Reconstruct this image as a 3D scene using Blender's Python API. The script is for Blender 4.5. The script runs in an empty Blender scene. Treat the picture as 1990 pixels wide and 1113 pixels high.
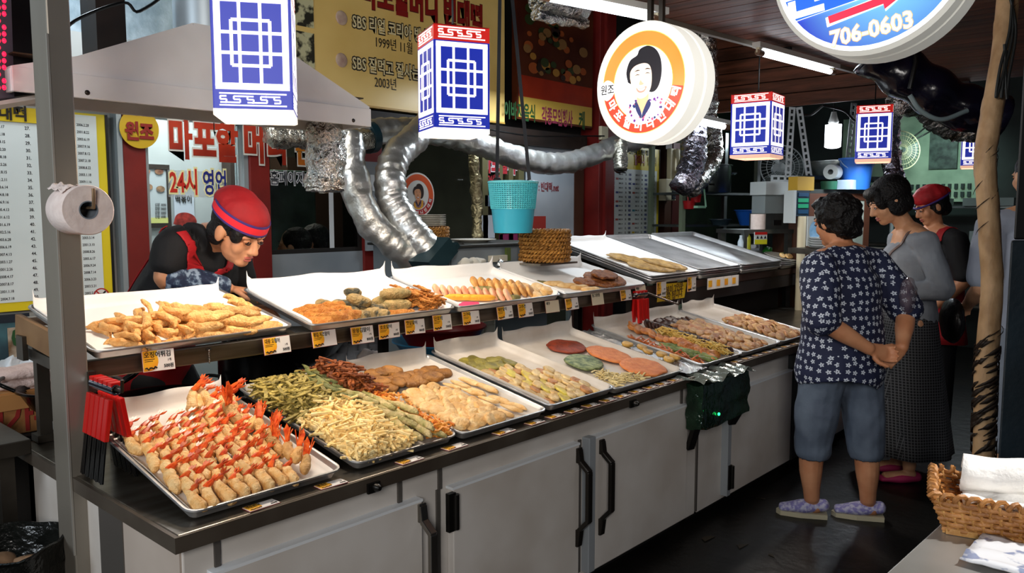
import bpy, bmesh, math, random
from mathutils import Vector, Matrix, Euler, noise, geometry
random.seed(7)
SC = bpy.context.scene
COL = SC.collection
V = Vector
PI = math.pi
# ------------------------------------------------------------------ camera
CAM_F, CAM_H = 1540.0, 1.44
yaw = math.radians(41.9)
pit = math.atan((556.5 - 412) / CAM_F)
d0 = V((math.cos(yaw), math.sin(yaw), 0))
RR = V((math.sin(yaw), -math.cos(yaw), 0))
DD = d0 * math.cos(pit) - V((0, 0, math.sin(pit)))
UU = V((0, 0, math.cos(pit))) + d0 * math.sin(pit)
CC = V((0, 0, CAM_H))
cd = bpy.data.cameras.new('camera')
cam = bpy.data.objects.new('camera', cd)
COL.objects.link(cam)
cd.sensor_width = 36
cd.lens = CAM_F / 1990 * 36
cd.clip_start = 0.05
R3 = Matrix((RR, UU, -DD)).transposed()
cam.matrix_world = Matrix.Translation(CC) @ R3.to_4x4()
SC.camera = cam
SC.view_settings.view_transform = 'Standard'
SC.view_settings.look = 'None'
SC.view_settings.exposure = 0.0
SC.view_settings.gamma = 1.0
SC.view_settings.use_curve_mapping = False
try:
    SC.cycles.max_bounces = 6
    SC.cycles.transparent_max_bounces = 12
except Exception:
    pass
# ------------------------------------------------------------------ world and lights
W = bpy.data.worlds.new('night_market')
SC.world = W
W.use_nodes = True
W.node_tree.nodes['Background'].inputs[0].default_value = (0.55, 0.68, 1.0, 1)
W.node_tree.nodes['Background'].inputs[1].default_value = 0.030


def lamp(name, kind, loc, power, color=(1, 1, 1), size=0.1, target=None, size_y=None, spot=None):
    l = bpy.data.lights.new(name, kind)
    l.energy = power
    l.color = color
    if kind == 'AREA':
        l.size = size
        if size_y:
            l.shape = 'RECTANGLE'
            l.size_y = size_y
    else:
        l.shadow_soft_size = size
    if spot:
        l.spot_size = spot
        l.spot_blend = 0.6
    o = bpy.data.objects.new(name, l)
    COL.objects.link(o)
    o.location = loc
    if target is not None:
        o.rotation_euler = (V(target) - V(loc)).to_track_quat('-Z', 'Y').to_euler()
    return o


WARM = (1.0, 0.86, 0.70)
COOL = (0.82, 0.92, 1.0)
# unseen area fills added from the camera side and from the left
lamp('aisle_fill', 'AREA', (-2.3, -1.7, 2.5), 120, (1.0, 0.95, 0.90), 1.4, (1.2, 2.0, 0.6))
lamp('left_fill', 'AREA', (-2.6, 2.2, 2.4), 60, (0.85, 0.93, 1.0), 1.2, (1.2, 2.6, 1.0))
lamp('table_lamp', 'SPOT', (2.3, -0.3, 2.2), 150, (1, 0.97, 0.92), 0.05, (1.78, 0.3, 0.85), spot=math.radians(34))
# lamps over the cooking side of the stall
lamp('cooking_lamp', 'AREA', (1.9, 3.3, 2.35), 7, (1, 0.95, 0.88), 0.5, (1.75, 3.3, 0))
lamp('stall_rear_lamp', 'AREA', (4.2, 3.3, 2.3), 22, COOL, 0.6, (4.2, 3.3, 0))
lamp('above_hood_fill', 'POINT', (1.25, 3.55, 2.55), 16, COOL, 0.1)  # added hidden light, stands in for daylight through the pale panel
lamp('dining_room_lamp', 'AREA', (2.15, 4.65, 2.6), 38, (0.95, 0.97, 1), 0.6, (1.95, 4.7, 0))
lamp('dining_hall_lamp', 'AREA', (3.0, 5.6, 2.5), 26, (1, 0.93, 0.8), 0.5, (3.0, 5.7, 0))
lamp('kitchen_lamp', 'POINT', (7.2, 3.4, 2.15), 14, COOL, 0.12)
lamp('end_wall_lamp', 'SPOT', (8.7, 2.2, 2.15), 20, (0.72, 1.0, 0.95), 0.1, (9.5, 2.4, 1.75), spot=math.radians(120))

# ------------------------------------------------------------------ point helpers (photograph measurements to metres)


def at(px, py, X=None, Y=None, z=None, d=None):
    v = DD * CAM_F + RR * (px - 995.0) + UU * (556.5 - py)
    if X is not None:
        t = X / v.x
    elif Y is not None:
        t = Y / v.y
    elif z is not None:
        t = (z - CAM_H) / v.z
    else:
        t = d / CAM_F
    return CC + v * t


def lin(c):
    c /= 255.0
    return c / 12.92 if c <= 0.04045 else ((c + 0.055) / 1.055) ** 2.4


def rgb(h):
    return (lin(int(h[0:2], 16)), lin(int(h[2:4], 16)), lin(int(h[4:6], 16)), 1)


# ------------------------------------------------------------------ materials
MATS = {}


def M(name, col='808080', rough=.5, metal=0, col2=None, scale=8, bump=0, bscale=40, em=0, emcol=None, trans=0,
      rnd=0, detail=3, spec=.5, col3=None, stretch=None, alpha=1, contrast=(.35, .65), sheen=0, ior=1.45):
    if name in MATS:
        return MATS[name]
    m = bpy.data.materials.new(name)
    m.use_nodes = True
    nt = m.node_tree
    N = nt.nodes
    b = N['Principled BSDF']
    b.inputs['Roughness'].default_value = rough
    b.inputs['Metallic'].default_value = metal
    b.inputs['Specular IOR Level'].default_value = spec
    b.inputs['Base Color'].default_value = rgb(col)
    b.inputs['IOR'].default_value = ior
    if trans:
        b.inputs['Transmission Weight'].default_value = trans
    if alpha < 1:
        b.inputs['Alpha'].default_value = alpha
    if sheen:
        b.inputs['Sheen Weight'].default_value = sheen
    if em:
        b.inputs['Emission Color'].default_value = rgb(emcol or col)
        b.inputs['Emission Strength'].default_value = em
    tc = N.new('ShaderNodeTexCoord')
    vec = tc.outputs['Object']
    if stretch:
        mp = N.new('ShaderNodeMapping')
        mp.inputs['Scale'].default_value = stretch
        nt.links.new(vec, mp.inputs[0])
        vec = mp.outputs[0]
    last = None
    if rnd or col2:
        oi = N.new('ShaderNodeObjectInfo')
        ad = N.new('ShaderNodeVectorMath')
        ad.operation = 'ADD'
        mu = N.new('ShaderNodeMath')
        mu.operation = 'MULTIPLY'
        mu.inputs[1].default_value = 37.0 if rnd else 0
        nt.links.new(oi.outputs['Random'], mu.inputs[0])
        nt.links.new(vec, ad.inputs[0])
        nt.links.new(mu.outputs[0], ad.inputs[1])
        vec = ad.outputs[0]
    if col2:
        no = N.new('ShaderNodeTexNoise')
        no.inputs['Scale'].default_value = scale
        no.inputs['Detail'].default_value = detail
        nt.links.new(vec, no.inputs['Vector'])
        cr = N.new('ShaderNodeValToRGB')
        cr.color_ramp.elements[0].position = contrast[0]
        cr.color_ramp.elements[1].position = contrast[1]
        cr.color_ramp.elements[0].color = rgb(col)
        cr.color_ramp.elements[1].color = rgb(col2)
        if col3:
            e = cr.color_ramp.elements.new((contrast[0] + contrast[1]) / 2)
            e.color = rgb(col3)
        nt.links.new(no.outputs['Fac'], cr.inputs[0])
        last = cr.outputs[0]
    if rnd:
        hs = N.new('ShaderNodeHueSaturation')
        if last:
            nt.links.new(last, hs.inputs['Color'])
        else:
            hs.inputs['Color'].default_value = rgb(col)
        mr = N.new('ShaderNodeMapRange')
        mr.inputs['To Min'].default_value = 1 - rnd
        mr.inputs['To Max'].default_value = 1 + rnd
        nt.links.new(oi.outputs['Random'], mr.inputs['Value'])
        nt.links.new(mr.outputs[0], hs.inputs['Value'])
        last = hs.outputs[0]
    if last:
        nt.links.new(last, b.inputs['Base Color'])
        if em and not emcol:
            nt.links.new(last, b.inputs['Emission Color'])
    if bump:
        n2 = N.new('ShaderNodeTexNoise')
        n2.inputs['Scale'].default_value = bscale
        n2.inputs['Detail'].default_value = 4
        nt.links.new(vec, n2.inputs['Vector'])
        bp = N.new('ShaderNodeBump')
        bp.inputs['Strength'].default_value = bump
        bp.inputs['Distance'].default_value = 0.02
        nt.links.new(n2.outputs['Fac'], bp.inputs['Height'])
        nt.links.new(bp.outputs[0], b.inputs['Normal'])
    MATS[name] = m
    return m


# ------------------------------------------------------------------ mesh builder
WLOC = {}


def world_loc(o):
    return WLOC.get(o.name, V((0, 0, 0)))


class MB:
    def __init__(s):
        s.v, s.f, s.mi, s.cur, s.mats = [], [], [], 0, []

    def use(s, mat):
        if mat not in s.mats:
            s.mats.append(mat)
        s.cur = s.mats.index(mat)
        return s

    def add(s, vs, fs):
        b = len(s.v)
        s.v += [V(p) for p in vs]
        s.f += [tuple(i + b for i in f) for f in fs]
        s.mi += [s.cur] * len(fs)
        return s

    def box(s, a, b, mx=None):
        x0, y0, z0 = [min(i, j) for i, j in zip(a, b)]
        x1, y1, z1 = [max(i, j) for i, j in zip(a, b)]
        vs = [V(p) for p in ((x0, y0, z0), (x1, y0, z0), (x1, y1, z0), (x0, y1, z0), (x0, y0, z1), (x1, y0, z1), (x1, y1, z1), (x0, y1, z1))]
        if mx is not None:
            vs = [mx @ p for p in vs]
        return s.add(vs, [(0, 3, 2, 1), (4, 5, 6, 7), (0, 1, 5, 4), (1, 2, 6, 5), (2, 3, 7, 6), (3, 0, 4, 7)])

    def bar(s, a, b, w, h=None, up=(0, 0, 1)):
        a, b = V(a), V(b)
        h = h or w
        d = (b - a)
        L = d.length
        d.normalize()
        u = V(up)
        if abs(d.dot(u)) > .98:
            u = V((1, 0, 0))
        x = d.cross(u).normalized()
        y = x.cross(d)
        mx = Matrix((x, y, d)).transposed().to_4x4()
        mx.translation = a
        return s.box((-w / 2, -h / 2, 0), (w / 2, h / 2, L), mx)

    def rings(s, rings, cap=True, closed=False):
        n = len(rings[0])
        vs = [p for r in rings for p in r]
        fs = []
        m = len(rings)
        for i in range(m if closed else m - 1):
            for j in range(n):
                a, b = i * n + j, i * n + (j + 1) % n
                i2 = (i + 1) % m
                fs.append((a, b, i2 * n + (j + 1) % n, i2 * n + j))
        if cap and not closed:
            fs.append(tuple(range(n - 1, -1, -1)))
            fs.append(tuple((m - 1) * n + j for j in range(n)))
        return s.add(vs, fs)

    def tube(s, pts, r, n=8, cap=True, closed=False):
        pts = [V(p) for p in pts]
        rf = r if callable(r) else (lambda i, a: r)
        m = len(pts)
        x = None
        R = []
        for i in range(m):
            if closed:
                t = pts[(i + 1) % m] - pts[i - 1]
            else:
                t = pts[min(i + 1, m - 1)] - pts[max(i - 1, 0)]
            if t.length < 1e-9:
                t = V((0, 0, 1))
            t.normalize()
            if x is None:
                x = t.orthogonal().normalized()
            else:
                x = (x - t * x.dot(t))
                x = x.normalized() if x.length > 1e-6 else t.orthogonal().normalized()
            y = t.cross(x)
            R.append([pts[i] + (x * math.cos(2 * PI * j / n) + y * math.sin(2 * PI * j / n)) * rf(i, j) for j in range(n)])
        return s.rings(R, cap, closed)

    def lathe(s, prof, n=24, mx=None, cap=False):
        R = []
        for r, z in prof:
            ring = [V((max(r, 1e-4) * math.cos(2 * PI * j / n), max(r, 1e-4) * math.sin(2 * PI * j / n), z)) for j in range(n)]
            R.append([mx @ p for p in ring] if mx is not None else ring)
        return s.rings(R, cap)

    def ell(s, c, r, mx=None, nu=14, nv=9):
        c = V(c)
        R = []
        for i in range(nv + 1):
            th = PI * (i + .02) / (nv + .04)
            ring = [V((r[0] * math.sin(th) * math.cos(2 * PI * j / nu), r[1] * math.sin(th) * math.sin(2 * PI * j / nu), -r[2] * math.cos(th))) + c for j in range(nu)]
            R.append([mx @ p for p in ring] if mx is not None else ring)
        return s.rings(R, True)

    def poly(s, pts, ext=None):
        pts = [V(p) for p in pts]
        n = len(pts)
        if ext is None:
            return s.add(pts, [tuple(range(n))])
        e = V(ext)
        vs = pts + [p + e for p in pts]
        fs = [tuple(range(n - 1, -1, -1)), tuple(range(n, 2 * n))]
        fs += [(j, (j + 1) % n, n + (j + 1) % n, n + j) for j in range(n)]
        return s.add(vs, fs)

    def grid(s, fn, nu, nv):
        vs = [fn(i / nu, j / nv) for j in range(nv + 1) for i in range(nu + 1)]
        fs = [(j * (nu + 1) + i, j * (nu + 1) + i + 1, (j + 1) * (nu + 1) + i + 1, (j + 1) * (nu + 1) + i) for j in range(nv) for i in range(nu)]
        return s.add(vs, fs)

    def disp(s, amp, freq, seed=0, start=0):
        for i in range(start, len(s.v)):
            p = s.v[i]
            s.v[i] = p + noise.noise_vector(p * freq + V((seed * 7.3, seed * 3.1, seed))) * amp
        return s

    def xf(s, mx):
        s.v = [mx @ p for p in s.v]
        return s

    def mesh(s, name='mesh', mat=None, smooth=None, off=None):
        me = bpy.data.meshes.new(name)
        vs = [tuple(p - off) for p in s.v] if off is not None else [tuple(p) for p in s.v]
        me.from_pydata(vs, [], s.f)
        ms = s.mats if s.mats else ([mat] if mat else [])
        for m in ms:
            me.materials.append(m)
        if s.mats and len(s.mats) > 1:
            me.polygons.foreach_set('material_index', s.mi)
        bm = bmesh.new()
        bm.from_mesh(me)
        bmesh.ops.recalc_face_normals(bm, faces=bm.faces)
        bm.to_mesh(me)
        bm.free()
        if smooth is not None:
            me.polygons.foreach_set('use_smooth', [True] * len(me.polygons))
            if smooth < 180:
                me.set_sharp_from_angle(angle=math.radians(smooth))
        me.update()
        return me

    def build(s, name, mat=None, parent=None, smooth=None, label=None, cat=None, group=None, kind=None, bev=0, local=False):
        """link as ONE object; vertices are in world metres (or in the parent's own axes with local=True)"""
        if parent is not None:
            off = None if local else world_loc(parent)
        elif local:
            off = None
        else:
            lo = V((min(p.x for p in s.v), min(p.y for p in s.v), min(p.z for p in s.v)))
            hi = V((max(p.x for p in s.v), max(p.y for p in s.v), max(p.z for p in s.v)))
            off = V(((lo.x + hi.x) / 2, (lo.y + hi.y) / 2, lo.z))
        me = s.mesh(name, mat, smooth, off)
        o = bpy.data.objects.new(name, me)
        COL.objects.link(o)
        if parent is not None:
            o.parent = parent
            WLOC[o.name] = world_loc(parent)
        elif off is not None:
            o.location = off
            WLOC[o.name] = off
        if bev:
            bm = o.modifiers.new('edge', 'BEVEL')
            bm.width = bev
            bm.segments = 2
            bm.limit_method = 'ANGLE'
        tag(o, label, cat, group, kind)
        return o


def tag(o, label=None, cat=None, group=None, kind=None):
    if label:
        o['label'] = label
    if cat:
        o['category'] = cat
    if group:
        o['group'] = group
    if kind:
        o['kind'] = kind
    return o


def thing(name, label, cat, loc=(0, 0, 0), group=None, mx=None):
    o = bpy.data.objects.new(name, None)
    o.empty_display_size = .05
    COL.objects.link(o)
    if mx is not None:
        o.matrix_world = mx
    else:
        o.location = loc
        WLOC[o.name] = V(loc)
    return tag(o, label, cat, group)


def inst(name, me, mx, label=None, cat=None, group=None, parent=None):
    o = bpy.data.objects.new(name, me)
    COL.objects.link(o)
    if parent is not None:
        o.parent = parent
        if mx is not None:
            o.matrix_local = mx
    else:
        o.matrix_world = mx
    return tag(o, label, cat, group)


def copy_tree(o, mx, label, group=None):
    c = o.copy()
    COL.objects.link(c)
    c.matrix_world = mx
    c['label'] = label
    if group:
        c['group'] = group
    for ch in list(o.children):
        k = ch.copy()
        COL.objects.link(k)
        k.parent = c
        for g in list(ch.children):
            q = g.copy()
            COL.objects.link(q)
            q.parent = k
    return c


def remeshed(mb, voxel, smooth=3, name='mesh', mat=None, fac=.5):
    me = mb.mesh(name)
    o = bpy.data.objects.new('tmp_remesh', me)
    COL.objects.link(o)
    r = o.modifiers.new('r', 'REMESH')
    r.mode = 'VOXEL'
    r.voxel_size = voxel
    if smooth:
        q = o.modifiers.new('s', 'SMOOTH')
        q.iterations = smooth
        q.factor = fac
    dg = bpy.context.evaluated_depsgraph_get()
    out = bpy.data.meshes.new_from_object(o.evaluated_get(dg))
    bpy.data.objects.remove(o)
    bpy.data.meshes.remove(me)
    out.name = name
    out.materials.clear()
    if mat:
        out.materials.append(mat)
    out.polygons.foreach_set('use_smooth', [True] * len(out.polygons))
    return out


def add_mesh(name, me, parent=None, label=None, cat=None, group=None, loc=None):
    o = bpy.data.objects.new(name, me)
    COL.objects.link(o)
    if parent is not None:
        o.parent = parent
        l = world_loc(parent)
        me.transform(Matrix.Translation(-l))
        WLOC[o.name] = l
    elif loc is not None:
        me.transform(Matrix.Translation(-V(loc)))
        o.location = loc
        WLOC[o.name] = V(loc)
    return tag(o, label, cat, group)


def catmull(pts, n=6):
    pts = [V(p) for p in pts]
    P = [pts[0] * 2 - pts[1]] + pts + [pts[-1] * 2 - pts[-2]]
    out = []
    for i in range(1, len(P) - 2):
        for k in range(n):
            t = k / n
            a, b, c, d = P[i - 1], P[i], P[i + 1], P[i + 2]
            out.append(.5 * ((2 * b) + (c - a) * t + (2 * a - 5 * b + 4 * c - d) * t * t + (3 * b - a - 3 * c + d) * t ** 3))
    out.append(pts[-1])
    return out


def frame(o, x, z):
    """matrix with origin o, x axis along x, z axis near z"""
    x = V(x).normalized()
    z = V(z)
    z = (z - x * z.dot(x)).normalized()
    y = z.cross(x)
    m = Matrix((x, y, z)).transposed().to_4x4()
    m.translation = V(o)
    return m


# text: x along xdir, upright along ydir
TM = {}


def text_mesh(s, size, bold, sx, align, mat, shear=0, ext=.0008):
    k = (s, round(size, 4), bold, sx, align, mat.name, shear, ext)
    if k in TM:
        return TM[k]
    c = bpy.data.curves.new('txt', 'FONT')
    c.body = s
    c.size = size
    c.offset = bold * size
    c.extrude = ext
    c.align_x = align
    c.align_y = 'CENTER'
    c.resolution_u = 2
    c.shear = shear
    o = bpy.data.objects.new('txt', c)
    me = bpy.data.meshes.new_from_object(o)
    bpy.data.objects.remove(o)
    bpy.data.curves.remove(c)
    if sx != 1:
        for v in me.vertices:
            v.co.x *= sx
    me.materials.clear()
    me.materials.append(mat)
    me.name = 'lettering'
    TM[k] = me
    return me


def text(s, size, mat, parent, mx, bold=.012, sx=1, align='CENTER', name='lettering', shear=0, ext=.0008):
    """mx in world axes; parent unrotated"""
    me = text_mesh(s, size, bold, sx, align, mat, shear, ext)
    o = bpy.data.objects.new(name, me)
    COL.objects.link(o)
    o.parent = parent
    m = mx.copy()
    m.translation = m.translation - world_loc(parent)
    o.matrix_local = m
    return o


def wallM(p, face='-Y'):
    """text frame on a wall facing -Y or -X at point p"""
    if face == '-Y':
        m = Matrix(((1, 0, 0), (0, 0, -1), (0, 1, 0))).to_4x4()
    else:
        m = Matrix(((0, 0, -1), (-1, 0, 0), (0, 1, 0))).to_4x4()
    m.translation = V(p)
    return m


ORD = 'first second third fourth fifth sixth seventh eighth ninth tenth eleventh twelfth thirteenth fourteenth fifteenth sixteenth seventeenth eighteenth nineteenth twentieth'.split()
TENS = {20: 'twenty', 30: 'thirty', 40: 'forty', 50: 'fifty', 60: 'sixty', 70: 'seventy'}


def ordinal(i):
    if i < 20:
        return ORD[i]
    n = i + 1
    t = n // 10 * 10
    if n % 10 == 0:
        return TENS[t][:-1] + 'ieth'
    return TENS[t] + '-' + ORD[n % 10 - 1]
# ------------------------------------------------------------------ shared materials
WHITE = M('cabinet_enamel', 'CFCBC6', .42, col2='BDB6AE', scale=3, bump=.03, bscale=30)
STEEL = M('stainless_steel', 'B4B2AE', .27, .95, col2='8E8A84', scale=4, stretch=(1, 12, 1))
BRUSHED = M('brushed_steel', '9A948A', .36, .9, col2='6B6459', scale=3, stretch=(1, 1, 6))
ALU = M('tray_aluminium', 'C8C8C8', .4, .88, col2='A3A2A2', scale=6, bump=.03, bscale=25)
DSTEEL = M('dark_steel', '5A544C', .42, .85, col2='3A352F', scale=5)
BLACK = M('black_plastic', '0B0B0B', .4)
BLACKM = M('black_iron', '121110', .38, .6)
PAPER = M('greaseproof_paper', 'EDE9E4', .75, col2='E2DCD4', scale=5, bump=.12, bscale=9)
REDW = M('red_painted_wood', '7A1E18', .45, col2='641410', scale=4, bump=.05)
BROWNW = M('brown_wood', '4A2A1A', .55, col2='2E1810', scale=5, stretch=(1, 1, .2), bump=.1)
DARKW = M('dark_wood', '241710', .6, col2='150D09', scale=5)
PLANKM = M('plank_wood', '7A4630', .5, col2='4E2C1A', scale=4, stretch=(6, .6, 6), bump=.15, bscale=30, rnd=.25)
GREYP = M('grey_panel', '8E959B', .5, col2='7D858C', scale=3)
WALLW = M('wall_white', 'C9CDCB', .6, col2='AEB3B1', scale=2)
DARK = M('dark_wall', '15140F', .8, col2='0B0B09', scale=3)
GREENW = M('green_wall', '9FB59A', .7, col2='6F8670', scale=3, bump=.1)
FLOORM = M('wet_concrete', '16130F', .42, col2='0A0908', scale=5, bump=.25, bscale=14, detail=6)
GLASS = M('window_glass', 'E6F0EE', .02, trans=1, ior=1.05)
GLASS.node_tree.nodes['Principled BSDF'].inputs['Specular IOR Level'].default_value = 1.0
FOIL = M('aluminium_foil', 'D2D2D0', .22, .98, bump=.9, bscale=22)
FOILD = M('duct_foil', 'D2D3D2', .36, .85, col2='BDBBB3', scale=9, bump=.4, bscale=16)
REDP = M('red_plastic', 'A8100E', .35)
CREAM = M('cream_plastic', 'D8CDAE', .5)


def struct(name, mb, mat, smooth=None, bev=0, parent=None):
    return mb.build(name, mat, parent, smooth, kind=None if parent else 'structure', bev=bev)


# ------------------------------------------------------------------ setting
struct('floor', MB().box((-4, -4, -.1), (11, 7, 0)), FLOORM)
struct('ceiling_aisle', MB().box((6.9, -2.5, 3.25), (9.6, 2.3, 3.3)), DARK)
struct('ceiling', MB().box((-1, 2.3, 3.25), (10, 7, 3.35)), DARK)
struct('wall_left', MB().box((-1.2, 4.05, 0), (1.6, 4.15, 2.28)), WALLW)
struct('wall_left_upper', MB().box((-1.2, 4.05, 2.28), (2.1, 4.15, 3.2)), M('pale_roof_panel', 'B9CCD6', .4, col2='93A7B2', scale=12, bump=.2))
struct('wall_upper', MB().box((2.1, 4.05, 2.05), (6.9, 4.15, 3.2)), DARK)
# frame posts of the shop front
for i, (x0, x1, y0, h, m) in enumerate([(1.625, 1.735, 3.98, 2.06, REDW), (2.29, 2.41, 3.97, 2.06, REDW), (3.06, 3.21, 3.98, 2.06, REDW),
                                     (4.12, 4.18, 3.98, 2.06, M('olive_frame', '5A5538', .5)), (5.20, 5.33, 3.98, 2.06, BROWNW),
                                     (5.375, 5.60, 3.86, 3.2, REDW), (6.58, 6.70, 3.96, 2.5, BROWNW), (6.72, 6.86, 3.96, 2.5, M('dark_red_wood', '4A120E', .5))]):
    struct('trim_%d' % (i + 1), MB().box((x0, y0, 0), (x1, 4.06, h)), m, bev=.004)
struct('trim_9', MB().box((5.43, 3.835, 0), (5.455, 3.862, 3.2)), REDW)
struct('trim_10', MB().box((1.6, 3.99, 1.93), (5.37, 4.06, 2.06)), DARKW)
struct('trim_11', MB().box((1.598, 3.975, 0), (1.622, 4.05, 2.05)), M('pale_metal', 'A9B4B8', .35, .6))
struct('trim_12', MB().box((2.262, 3.985, 0), (2.288, 4.05, 2.05)), M('pale_metal'))
# lower panels and glazing
struct('wall_panel_dado', MB().box((2.41, 4.0, 0), (3.06, 4.05, 1.2)), GREYP)
struct('wall_panel_dado_middle', MB().box((3.21, 4.0, 0), (4.12, 4.05, 1.0)), GREYP)


def window(n, x0, x1, z0, z1, fm):
    w = struct('window_%d' % n, MB().box((x0, 4.005, z0), (x0 + .022, 4.045, z1)).box((x1 - .022, 4.005, z0), (x1, 4.045, z1)).box((x0 + .022, 4.005, z0), (x1 - .022, 4.045, z0 + .025)).box((x0 + .022, 4.005, z1 - .025), (x1 - .022, 4.045, z1)), fm)
    MB().box((x0 + .022, 4.022, z0 + .025), (x1 - .022, 4.028, z1 - .025)).build('pane', GLASS, w)
    return w


PM = M('pale_metal')
window(1, 1.735, 2.262, .05, 1.93, PM)
window(2, 2.41, 3.06, 1.2, 1.93, M('dark_frame', '1D1A18', .4))
window(3, 3.21, 4.12, 1.0, 1.93, M('dark_frame'))
window(4, 4.62, 5.20, .3, 1.93, PM)
MB().box((2.82, 4.0, 1.225), (2.85, 4.004, 1.905)).build('mullion', M('white_paint', 'D5D8DA', .4), bpy.data.objects['window_2'])
struct('door_1', MB().box((4.18, 4.03, 0), (4.62, 4.06, 1.95)), DARK)
struct('trim_13', MB().box((4.30, 3.98, 0), (4.335, 4.03, 1.95)).box((4.40, 3.98, 0), (4.45, 4.03, 1.95)).box((4.50, 3.97, 0), (4.56, 4.03, 1.95)), M('olive_frame'))
# rooms behind the glass
struct('wall_dining', MB().box((1.5, 5.15, 0), (3.05, 5.2, 2.8)), M('inner_wall', 'B9BDBB', .7, col2='A5AAA9', scale=2))
struct('wall_dining_left', MB().box((1.5, 4.15, 0), (1.56, 5.2, 2.8)), M('inner_wall'))
struct('wall_dining_right', MB().poly([V((2.385, 4.07, 0)), V((3.03, 5.15, 0)), V((3.06, 5.15, 0)), V((2.41, 4.07, 0))], (0, 0, 2.75)), M('inner_wall'))
struct('wall_hall', MB().box((2.36, 6.6, 0), (7.0, 6.65, 2.8)), M('hall_wall', '4A4C42', .7, col2='34362F', scale=2))
struct('ceiling_rooms', MB().box((1.5, 4.15, 2.75), (6.9, 6.65, 2.8)), WALLW)
struct('wall_hall_right', MB().box((5.33, 4.08, 0), (5.37, 6.6, 2.8)), M('hall_wall'))
# kitchen at the far end of the row
struct('wall_kitchen', MB().box((6.86, 4.45, 0), (9.5, 4.5, 3.2)), M('kitchen_wall', '22301F', .6, col2='131A12', scale=3))
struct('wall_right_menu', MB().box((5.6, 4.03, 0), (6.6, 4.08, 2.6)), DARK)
struct('wall_end', MB().box((9.5, -2.5, 0), (9.6, 4.5, 3.2)), M('end_wall', '26302C', .7, col2='121815', scale=2))
struct('wall_end_panel', MB().box((9.46, 1.95, 1.55), (9.5, 3.35, 2.5)), GREENW)
for q in range(2):
    m = MB()
    for i in range(22):
        y = 2.0 + i * .062 + .01
        m.box((9.435, y, 1.60 + q * .085), (9.46, y + .03, 1.655 + q * .085))
    o = m.build('vent_block', M('vent_dark', '1C2A26', .7), bpy.data.objects['wall_end_panel'])
    o['kind'] = 'stuff'
# wooden fascia over the kitchen, boards of their own
fa = struct('wall_fascia', MB().box((6.83, 1.5, 2.37), (6.86, 4.0, 3.2)), DARKW)
for i in range(7):
    z0 = 2.352 + i * .115
    MB().box((6.80, 1.86, z0), (6.83, 3.98, z0 + .108)).build('plank', PLANKM, fa, bev=.004)
# plank soffit over the aisle
so = struct('ceiling_soffit', MB().poly([V((2.55, 2.30, 2.45)), V((6.9, 1.85, 2.45)), V((6.9, -1.6, 2.45)), V((2.55, -1.6, 2.45))], (0, 0, .03)), DARKW)
n = 36
for i in range(n):
    xa = 2.55 + i * (4.35 / n)
    xb = xa + 4.35 / n - .008
    ye = lambda x: 2.30 - (x - 2.55) * .45 / 4.35
    MB().poly([V((xa, ye(xa), 2.425)), V((xb, ye(xb), 2.425)), V((xb, -1.6, 2.425)), V((xa, -1.6, 2.425))], (0, 0, .024)).build('plank', PLANKM, so)
struct('trim_14', MB().bar((2.5, 2.315, 2.425), (6.9, 1.865, 2.425), .03, .05), M('pale_trim', '7D7468', .5))

# ------------------------------------------------------------------ display counters
CT = thing('display_counter', 'long white display counter with steel top, nearest the viewer', 'counter', (.80, 1.73, 0))
MB().box((.80, 1.735, .06), (3.19, 2.74, .684)).build('cabinet_body', WHITE, CT, bev=.004)
MB().box((.84, 1.80, 0), (3.17, 2.70, .06)).build('plinth', M('plinth_black', '0E0D0C', .7), CT)
wt = MB().box((.775, 1.70, .682), (3.205, 2.765, .72)).build('worktop', M('worktop_steel', '8B857B', .3, .92, col2='6F675C', scale=3, stretch=(1, 8, 1)), CT, bev=.003)
MB().box((.765, 1.692, .681), (3.205, 1.70, .7185)).box((.765, 1.7001, .681), (.775, 2.765, .7185)).build('lip', M('lip_steel', '6E655A', .42, .55, col2='564C42', scale=4), CT)
CLIP = M('clip_metal', '2B2927', .35, .8)


def lock(x, par):
    m = MB().box((x - .02, 1.684, .677), (x + .02, 1.692, .705))
    mx = Matrix.Translation((x + .004, 1.684, .692)) @ Matrix.Rotation(PI / 2, 4, 'X')
    m.lathe([(0, 0), (.011, 0), (.011, .012), (.006, .02), (0, .02)], 12, mx)
    m.build('lock', CLIP, par, 40)


lock(1.314, CT)
lock(2.593, CT)
HM = M('handle_steel', '3B3733', .3, .8)
HMC = M('handle_chrome', '8A857E', .22, .95)
SEAM = M('seam_shadow_gap', '4E4A46', .6)


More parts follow.
